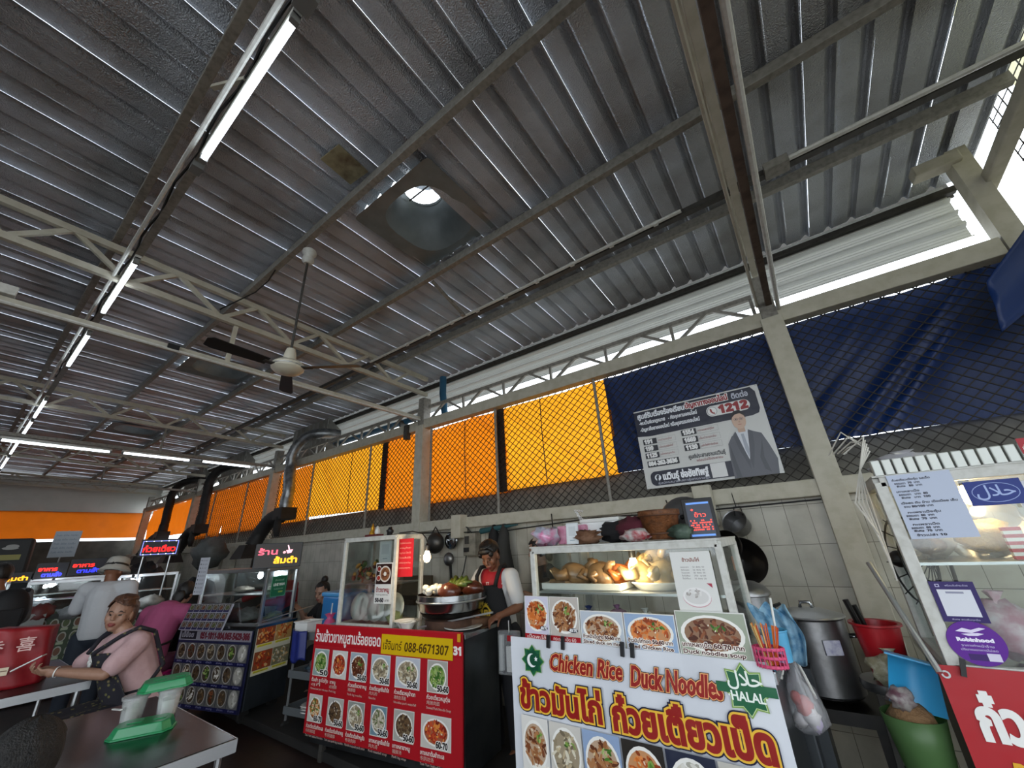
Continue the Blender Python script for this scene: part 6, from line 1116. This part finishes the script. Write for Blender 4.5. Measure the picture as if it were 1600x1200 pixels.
# 5 person in pink on the pink chair, back view
J=dict(head=(-6.86,2.04,1.22),face=(-.62,.72,-.3),neck=(-6.82,1.98,1.11),chest=(-6.74,1.86,.98),waist=(-6.69,1.78,.74),pelvis=(-6.67,1.76,.55),shl=(-6.92,1.74,1.03),shr=(-6.56,2.0,1.03),ell=(-7.12,1.76,.82),elr=(-6.59,2.18,.84),wrl=(-7.16,1.98,.86),wrr=(-6.84,2.33,.9),hipl=(-6.76,1.72,.5),hipr=(-6.6,1.84,.5),knl=(-7.04,1.98,.5),knr=(-6.84,2.13,.5),anl=(-7.02,2.0,.09),anr=(-6.82,2.15,.09))
t,M=body('customer in a rose pink top sitting with back turned on a pink chair',(-6.67,1.76,0),J,1.05,None,[((-7.16,1.98,.86),(-.2,.9,.1),(0,0,-1),1),((-6.84,2.33,.9),(-.3,.9,.1),(0,0,-1),-1)],mat('rose_pink_top','a04a70',.8,bump=(18,.2)),1.0,mat('mauve_trousers','6a3550',.85),.01,None,.02,1.0,1.12)
add_hair(t,J,M,lambda d:(d.z>.2 or d.y<.1) and not(d.y>.45 and d.z<.6) and d.z>-.85,hairB,1.05,[((0,-.09,-.05),(.07,.05,.09))],grow=1.12,seed=8)
b=MB(); b.tube([Vector((-6.67,1.76,.72))+Vector((.21*math.cos(a),.19*math.sin(a),.02*math.sin(a))) for a in [2*PI*i/24 for i in range(24)]],.012,6,closed=True); sub(b,'black_belt',black_plastic,t)
t=thing('plastic_chair','bright pink plastic chair under the customer in rose pink','chair',(-6.64,1.74,0),R(35)); hp=mat('hot_pink_plastic','b01a68',.4); MB().box((0,0,.42),(.42,.42,.03)).build('seat',hp,t,bevel=.01)
for sx in (-1,1):
    for sy in (-1,1): MB().bar((sx*.17,sy*.17,.42),(sx*.21,sy*.22,0),.05,.04).build('leg',hp,t)
b=MB(); 
for k in range(5): b.bar((-.17+.085*k,-.22,.43),(-.18+.09*k,-.27,.72),.035,.015)
b.bar((-.2,-.27,.72),(.2,-.27,.72),.03,.05); b.build('backrest',hp,t)
# 6 hat wearer
J=dict(head=(-7.0,1.31,1.545),face=(-.75,.62,-.2),neck=(-6.98,1.30,1.43),chest=(-6.95,1.29,1.28),waist=(-6.93,1.29,1.05),pelvis=(-6.93,1.30,.9),shl=(-7.08,1.14,1.36),shr=(-6.84,1.46,1.36),ell=(-7.18,1.12,1.12),elr=(-6.84,1.5,1.12),wrl=(-7.35,1.25,1.1),wrr=(-6.98,1.53,1.02),hipl=(-6.99,1.22,.86),hipr=(-6.88,1.38,.86),knl=(-7.0,1.2,.47),knr=(-6.9,1.4,.47),anl=(-6.98,1.2,.09),anr=(-6.88,1.4,.09))
t,M=body('man in a pale bucket hat and grey-white T-shirt standing with back turned',(-6.93,1.30,0),J,1.03,skinD,[((-7.35,1.25,1.1),(-.8,.4,0),(0,0,-1),1),((-6.98,1.53,1.02),(-.8,.1,-.2),(0,0,-1),-1)],mat('grey_white_tee','b3b5b8',.85,bump=(14,.25)),.8,mat('dark_jeans','1f2733',.85),.009,None,.012)
add_hair(t,J,M,lambda d:d.z>-.3 and d.y<.3,hairB,1.03,grow=1.05,seed=9)
b=MB(); b.lathe([(.155,-.01),(.14,.02),(.112,.05),(.108,.11),(.095,.145),(.06,.16),(0,.162)],J['head'],28,M@rotm(x=R(-6)),fn=lambda a,r,z:r*(1+.03*math.sin(3*a))); b.lathe([(.153,-.012),(.138,.016),(.108,.045)],J['head'],28,M@rotm(x=R(-6)),cap=False); sub(b,'bucket_hat',mat('pale_canvas_hat','a9a79e',.9,bump=(40,.2)),t)
b=MB(); b.lathe([(.112,.05),(.115,.06),(.112,.072)],J['head'],28,M@rotm(x=R(-6)),cap=False); sub(b,'hat_band',black_plastic,t)
# 7 backpack wearer
J=dict(head=(-7.4,.46,1.56),face=(-.9,.3,-.1),neck=(-7.37,.47,1.44),chest=(-7.34,.50,1.28),waist=(-7.32,.52,1.05),pelvis=(-7.32,.53,.9),shl=(-7.4,.31,1.36),shr=(-7.3,.68,1.36),ell=(-7.5,.28,1.1),elr=(-7.36,.74,1.1),wrl=(-7.65,.32,1.1),wrr=(-7.56,.7,1.1),hipl=(-7.35,.44,.86),hipr=(-7.32,.62,.86),knl=(-7.35,.44,.47),knr=(-7.32,.62,.47),anl=(-7.34,.44,.09),anr=(-7.3,.62,.09))
t,M=body('person with a black backpack over a grey shirt at the left picture edge',(-7.32,.53,0),J,1.0,skinD,[((-7.65,.32,1.1),(-1,.1,0),(0,0,-1),1),((-7.56,.7,1.1),(-1,0,0),(0,0,-1),-1)],mat('grey_shirt','6b6d72',.85),.9,mat('black_jeans','121319',.85),.01)
add_hair(t,J,M,lambda d:d.z>-.5 and not(d.y>.4 and d.z<.5),hairB,1.0,grow=1.1,seed=10)
b=thing('backpack','black backpack worn by the person at the left picture edge','backpack',(-7.15,.58,1.2),R(10)); MB().sphere((0,0,0),(.13,.17,.24),16,12).build('pack',mat('black_nylon','0d0e12',.7),b,smooth=True); MB().box((.11,0,-.06),(.05,.2,.2)).build('pocket',MATS['black_nylon'],b,bevel=.02)
for sy in (-1,1): MB().tube([(-.03,sy*.12,.2),(-.14,sy*.13,.21),(-.22,sy*.13,.1)],.02,8).build('strap',MATS['black_nylon'],b,smooth=True)
# 8 nearest head, seated diner
J=dict(head=(-2.28,.345,1.0),face=(-.75,.64,-.2),neck=(-2.25,.30,.89),chest=(-2.12,.27,.80),waist=(-2.08,.2,.6),pelvis=(-2.06,.17,.48),shl=(-2.29,.19,.86),shr=(-1.95,.33,.86),ell=(-2.42,.3,.7),elr=(-1.95,.5,.7),wrl=(-2.5,.5,.78),wrr=(-2.2,.62,.78),hipl=(-2.14,.16,.47),hipr=(-1.98,.2,.47),knl=(-2.3,.55,.47),knr=(-2.1,.6,.47),anl=(-2.3,.5,.09),anr=(-2.1,.55,.09))
t,M=body('black-haired diner seen from behind at the bottom left corner',(-2.06,.17,0),J,1.0,skinD,[((-2.5,.5,.78),(-.2,.9,0),(0,0,-1),1),((-2.2,.62,.78),(-.5,.8,0),(0,0,-1),-1)],mat('dark_blue_tee','1a2030',.85),.7,mat('dark_shorts','191a20',.85),.01)
add_hair(t,J,M,lambda d:not(d.y>.45 and d.z<.5) and d.z>-.85,mat('short_black_hair','0b0a0a',.6,var=(90,'2a2724',.6),bump=(220,.6)),1.0,grow=1.13,seed=11)
stool('dark stool under the diner at the bottom left corner',(-2.05,.15,0),black_plastic,.4)
# 9 worker in red behind the navy board cart
J=dict(head=(-6.75,3.25,1.38),face=(-.1,-.9,-.5),neck=(-6.73,3.27,1.28),chest=(-6.7,3.28,1.12),waist=(-6.7,3.3,.95),pelvis=(-6.7,3.32,.85),shl=(-6.5,3.26,1.2),shr=(-6.9,3.22,1.2),ell=(-6.5,3.1,1.0),elr=(-7.0,3.0,1.12),wrl=(-6.6,2.95,1.0),wrr=(-7.1,2.85,1.04),hipl=(-6.6,3.3,.82),hipr=(-6.8,3.3,.82),knl=(-6.6,3.3,.45),knr=(-6.8,3.3,.45),anl=(-6.6,3.32,.09),anr=(-6.8,3.32,.09))
t,M=body('worker in a red top reaching out with a gloved hand behind the navy board cart',(-6.7,3.3,0),J,1.0,None,[((-6.6,2.95,1.0),(-.4,-.8,-.2),(0,0,-1),1)],mat('red_top','9a1420',.85),1.3,mat('dark_trousers','16161b'),.01)
add_hair(t,J,M,lambda d:(d.z>.2 or d.y<0) and not(d.y>.4 and d.z<.6),hairB,1.0,grow=1.08,seed=12)
b=MB(); hand(b,(-7.1,2.85,1.04),(-.5,-.7,-.15),(0,.1,-1),-1,1.05); remesh(b,'glove',mat('clear_glove','a9a39c',.5),t,.006,1,None,Vector(t.location))
# ================================================================== TABLES AND WHAT STANDS ON THEM
def table(label,x0,x1,y0,y1,z,top=inox):
    t=thing('dining_table',label,'table',((x0+x1)/2,(y0+y1)/2,0)); w,d=x1-x0,y1-y0
    MB().box((0,0,z-.02),(w,d,.04)).build('table_top',top,t,bevel=.006); MB().box((0,-d/2-.001,z-.03),(w,.008,.055)).box((0,d/2+.001,z-.03),(w,.008,.055)).box((w/2+.001,0,z-.03),(.008,d,.055)).box((-w/2-.001,0,z-.03),(.008,d,.055)).build('edge_band',alu,t)
    for sx in (-1,1):
        for sy in (-1,1): MB().tube([(sx*(w/2-.05),sy*(d/2-.05),z-.04),(sx*(w/2-.06),sy*(d/2-.05),0)],.016,8).build('leg',alu,t,smooth=40)
    return t
table('stainless steel table in the bottom left with green lids on it',-4.0,-2.68,.5,1.17,.75,mat('scratched_steel','55585a',.24,1,var=(12,'4b4c4e',.6),bump=(6,.05)))
table('dark-topped table with a red bag before the seated woman',-6.2,-4.80,-.35,.96,.80,mat('dark_brown_top','2a211f',.35,var=(10,'3b2f2b',.6)))
table('low table out of frame under the glass bottle',-1.2,.2,.35,.98,.75)
bt=thing('glass_bottle','clear glass bottle neck at the bottom edge before the white banner','bottle',(-.60,.95,.75)); cg=clear('bottle_glass',(.9,.95,.95),.25,.05)
MB().lathe([(.03,0),(.033,.005),(.033,.13),(.028,.17),(.017,.21),(.016,.235),(.021,.24),(.021,.262),(.017,.263),(.014,.24)],n=24).build('glass_wall',cg,bt,smooth=40); MB().lathe([(.0,.05),(.029,.05)],n=20).build('sauce_surface',mat('dark_sauce','3a1c10',.2),bt)
grn=mat('green_plastic_lid','2f9a62',.3,coat=.4,trans=('3fc47e',.35))
def lid(label,loc,rz,L,W_,H,rx=0):
    t=MB(); n=8
    out=[(-L/2,-W_*.25),(-L*.38,-W_/2),(L*.38,-W_/2),(L/2,-W_*.25),(L/2,W_*.25),(L*.38,W_/2),(-L*.38,W_/2),(-L/2,W_*.25)]
    k=lambda s,z:[(x*s,y*s,z) for x,y in out]
    rings=[k(1.06,0),k(1.06,.006),k(1.0,.008),k(.88,H),k(.84,H+.004)]; vs=[p for r in rings for p in r]; fs=[(i*n+j,i*n+(j+1)%n,(i+1)*n+(j+1)%n,(i+1)*n+j) for i in range(4) for j in range(n)]
    t.add(vs,fs+[tuple(4*n+j for j in range(n))]); t.box((-.03*L/.2,0,H+.006),(.05*L/.2,.04,.004)); t.box((.05*L/.2,0,H+.006),(.04*L/.2,.04,.004))
    o=t.build('container_lid',grn,None,bevel=.003); o.location=loc; o.rotation_euler=(rx,0,rz); return tag(o,label,'lid','green plastic lids')
lid('green plastic lid lying on the steel table top',(-3.27,.93,.752),R(62),.27,.16,.045); lid('green plastic lid resting on top of the clear tubs',(-3.50,1.06,.895),R(75),.25,.15,.04,R(4))
def tub(label,x,y,r,h,fill):
    t=thing('deli_tub',label,'tub',(x,y,.75)); MB().lathe([(r*.78,0),(r*.95,h),(r*1.08,h+.004),(r*1.08,h+.01),(r*.92,h+.004),(r*.76,.006),(0,.005)],n=26).build('tub_wall',clear('tub_plastic',(.92,.94,.93),.15,.2),t,smooth=40); MB().lathe([(0,.008),(r*.74,.008),(r*.86,h*.7),(0,h*.72)],n=20).build('contents',fill,t,smooth=40); MB().lathe([(r*1.1,h+.008),(r*1.1,h+.016),(r*.9,h+.022),(0,h+.022)],n=26).build('film_lid',clear('lid_film',(.92,.93,.93),.25,.2),t,smooth=40)
tub('clear tub of chopsticks and napkins beside the green lids',-3.52,.93,.06,.115,mat('tub_beige','8a8474',.7)); tub('clear tub of white rice under the upper green lid',-3.46,1.08,.06,.12,mat('tub_white','d2d2cc',.6))
o=MB().bar((0,0,0),(.16,.0,.02),.012,.006).build('paper_strip',white_pl,None); o.location=(-3.62,.86,.82); tag(o,'thin white paper strip sticking out of the clear tub','strip')
t=thing('rubbish_pail','grey pail with a pale teal liner beside the woman\'s knee','pail',(-4.18,.735,0)); stl=mat('grey_pail','77797c',.5)
MB().lathe([(.09,.36),(.115,.58),(.12,.6),(.11,.6),(.085,.37),(0,.365)],n=26).build('pail_wall',stl,t,smooth=40); MB().lathe([(.112,.585),(.126,.606),(.124,.615),(.1,.61),(.05,.6),(0,.598)],n=26,fn=lambda a,r,z:r*(1+.02*math.sin(9*a))).build('liner',mat('pale_teal_liner','7fb0b4',.6),t,smooth=True); MB().box((0,0,.345),(.24,.24,.03)).build('stand_top',dark_steel,t)
for sx in (-1,1):
    for sy in (-1,1): MB().bar((sx*.1,sy*.1,.34),(sx*.11,sy*.11,0),.025,.025).build('stand_leg',dark_steel,t)
t=thing('gift_bag','red bag with white Chinese characters on the dark-topped table','bag',(-5.22,.44,.802),R(72)); b=MB(); b.grid(lambda u,v:(-.3+.6*u-.05*(u-.5)*v,-.02-.09*math.sin(u*PI)*(1-.35*v)+.012*math.sin(u*21+v*5),.40*v-.05*v*abs(u-.5)),22,18,(0,.2,0)); b.build('bag_body',mat('red_bag_fabric','8a0f1a',.5,bump=(6,.4),var=(4,'6d0b14',.6)),t,smooth=True)
for tx_,x_,z_,s_ in (('一味巴香',.02,.25,.09),('的',.10,.15,.07),('笑',.12,.06,.07),('喜',.44,.25,.1)): P=Print(.6,.4); P.text(tx_,x_,z_,s_,'c9a6a0',bold=.001); P.build('characters',t,Matrix.Translation((-.3,-.13,0)))
P=Print(.6,.4); P.rect(.34,.1,.1,.05,'c9b9a0'); P.rect(.345,.125,.09,.006,'6a4a3a'); P.build('paper_tag',t,Matrix.Translation((-.3,-.13,0)))
b=MB(); blob(b,(0,0,.24),(.28,.26,.26),161,.14,18,12); o=b.build('purple_bag',mat('violet_bag','4a3a7a',.35,var=(4,'2e2750',.8)),None,smooth=True); o.location=(-4.42,.18,0); tag(o,'violet plastic bag stuffed full under the dark-topped table','bag')
# ================================================================== DIM FAR END ON THE LEFT
def far_cart(label,loc,rz,w,body_m,cab=True,stock=()):
    t=thing('food_cart',label,'cart',loc,rz); MB().box((0,.3,.45),(w,.6,.84)).build('body',body_m,t,bevel=.01); MB().box((0,.3,.885),(w+.04,.64,.03)).build('counter_top',inox,t)
    if cab: cabinet(t,-w/2+.04,w/2-.04,.06,.5,.905,1.43,1.2,alu)
    return t
F=R(80)
far_cart('far cart with a green menu board in front of it',(-8.9,1.2,0),F,.8,cart_steel); far_cart('far cart under the red-lettered LED sign',(-9.1,2.15,0),R(70),.8,cart_steel); far_cart('dim cart under the two red and blue LED signs',(-11.1,1.55,0),F,1.1,cart_steel); far_cart('dim cart at the left picture edge under the orange LED sign',(-10.8,.44,0),F,.7,cart_steel)
for (x,y,z),l,c in (((-11.0,1.3,1.36),'glowing white lamp in the cart under the red and blue LED signs',False),((-8.95,1.92,1.36),'glowing white lamp in the cart under the red-lettered LED sign',False),((-10.75,.55,1.3),'small white lamp in the cart at the left picture edge',False)): bulb('lit_lamp',l,(x,y,z),c,2.5,r=.05)
def d_board(bgc,plate,rows,cols):
    def f(P,w,h):
        P.rect(.05*w,.86*h,.6*w,.1*h,'20241e'); P.rect(.75*w,.86*h,.18*w,.1*h,'8a8c84')
        for j in range(rows):
            for i in range(cols):
                x=(.5+i)*w/cols; z=(.1+.8*j/rows+.12)*h; P.disc(x,z,.38*w/cols,plate,.3*h/rows,n=14); P.disc(x,z,.27*w/cols,['5a4a34','4c5a34','6a4630'][(i+j)%3],.22*h/rows,n=12); P.rect(x-.3*w/cols,z-.42*h/rows,.6*w/cols,.05*h,'9aa58a')
    return f
card('menu_board','dark green menu board of white plates left of the hat wearer','board',(-8.79,1.25,.42),.46,.64,d_board('2c3d24','9a9c90',3,4),rz=R(78),tilt=R(-8),base='2c3d24',th=.015)
card('menu_poster','pale poster with a row of dark bottles, far left','poster',(-8.82,.88,.6),.42,.46,lambda P,w,h:[P.rect(.1*w+.11*w*i,.1*h,.05*w,.3*h,'2b2d2a') for i in range(7)],rz=R(80),tilt=R(-10),base='8d9290')
card('menu_board','dark green board low behind the seated woman','board',(-8.98,1.93,.38),.4,.52,d_board('232b22','8a8a80',3,3),rz=R(74),tilt=R(-8),base='232b22',th=.015)
t=thing('delivery_box','big black delivery box with a yellow strip at the left picture edge','box',(-12,.62,1.55),R(82)); MB().box((0,.25,.31),(.8,.5,.62),taper=.92).build('box_body',mat('black_nylon_box','1a1c1d',.6),t,bevel=.04)
P=Print(.7,.5); P.disc(.48,.43,.08,'9a9c98',.035); P.disc(.46,.4,.1,'9a9c98',.025); P.rect(.2,.2,.42,.09,'8f8a4a'); P.disc(.42,.07,.06,'6d6a8c'); P.build('artwork',t,Matrix.Translation((-.35,-.012,.05)))
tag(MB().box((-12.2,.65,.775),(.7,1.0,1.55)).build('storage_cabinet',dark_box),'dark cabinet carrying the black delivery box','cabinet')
for i,(p,s,c,l) in enumerate((((-8.9,1.35,.92),(.3,.3,.2),'9aa0a4','grey film bundle in the cart behind the hat wearer'),((-9.0,1.05,.92),(.3,.3,.24),'6a2a28','red packet pile in the cart behind the hat wearer'),((-11,1.2,.92),(.4,.4,.25),'a8b0b4','foil-wrapped heap in the dim cart'),((-11,1.8,.92),(.35,.35,.25),'8a9088','pale bag in the dim cart'),((-9.0,2.25,.92),(.3,.3,.22),'a4a6a0','white film bundle in the cart under the red-lettered sign'),((-9.1,1.95,.92),(.3,.3,.2),'7a8288','grey bundle in the cart under the red-lettered sign'),((-12.2,2.9,0),(.9,.9,1.5),'2a2b2c','large dark sack heap against the far wall'),((-10.4,3.3,0),(.9,.8,1.3),'1d1e20','dark covered heap behind the red-lettered sign'),((-8.4,3.4,0),(.8,.6,1.2),'26282a','dark covered heap behind the navy board cart'),((-10.4,3.35,1.46),(.8,.6,.6),'5a5e5c','grey film sacks stacked high by the second duct'),((-14.5,3.3,0),(1.2,.9,1.7),'26262a','dim covered heap near the far corner'))): bag('goods_bundle',l,'bundle',p,s,mat('bundle_'+c,c,.5,var=(8,'3a3c3c',.5)),170+i,.2,kn=False)
card('price_sheet','white sheet with blue lettering hung before the far tarp strips','sheet',(-14.55,1.7,1.86),.45,.58,lambda P,w,h:[P.text('ข้าวผัด  ผัดไทย  ก๋วยเตี๋ยว',.08*w,(.8-.16*i)*h,.09*h,'6a8aa8',fit=.8*w) for i in range(5)],rz=R(70),base='c9d4dc')
tag(MB().box((-3.6,-1.6,.36),(.5,.5,.72)).build('side_table',dark_box),'dark side table behind the camera','table') if 0 else None
pipe('sign_pole','thin pole holding the white price sheet far down the hall',[(-14.6,1.7,0),(-14.6,1.7,2.45)],.015,alu,'pole',8)
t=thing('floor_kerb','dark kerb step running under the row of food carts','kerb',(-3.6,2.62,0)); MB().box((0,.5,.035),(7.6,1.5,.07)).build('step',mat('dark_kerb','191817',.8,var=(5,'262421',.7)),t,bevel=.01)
bpy.data.scenes.remove(TXT)
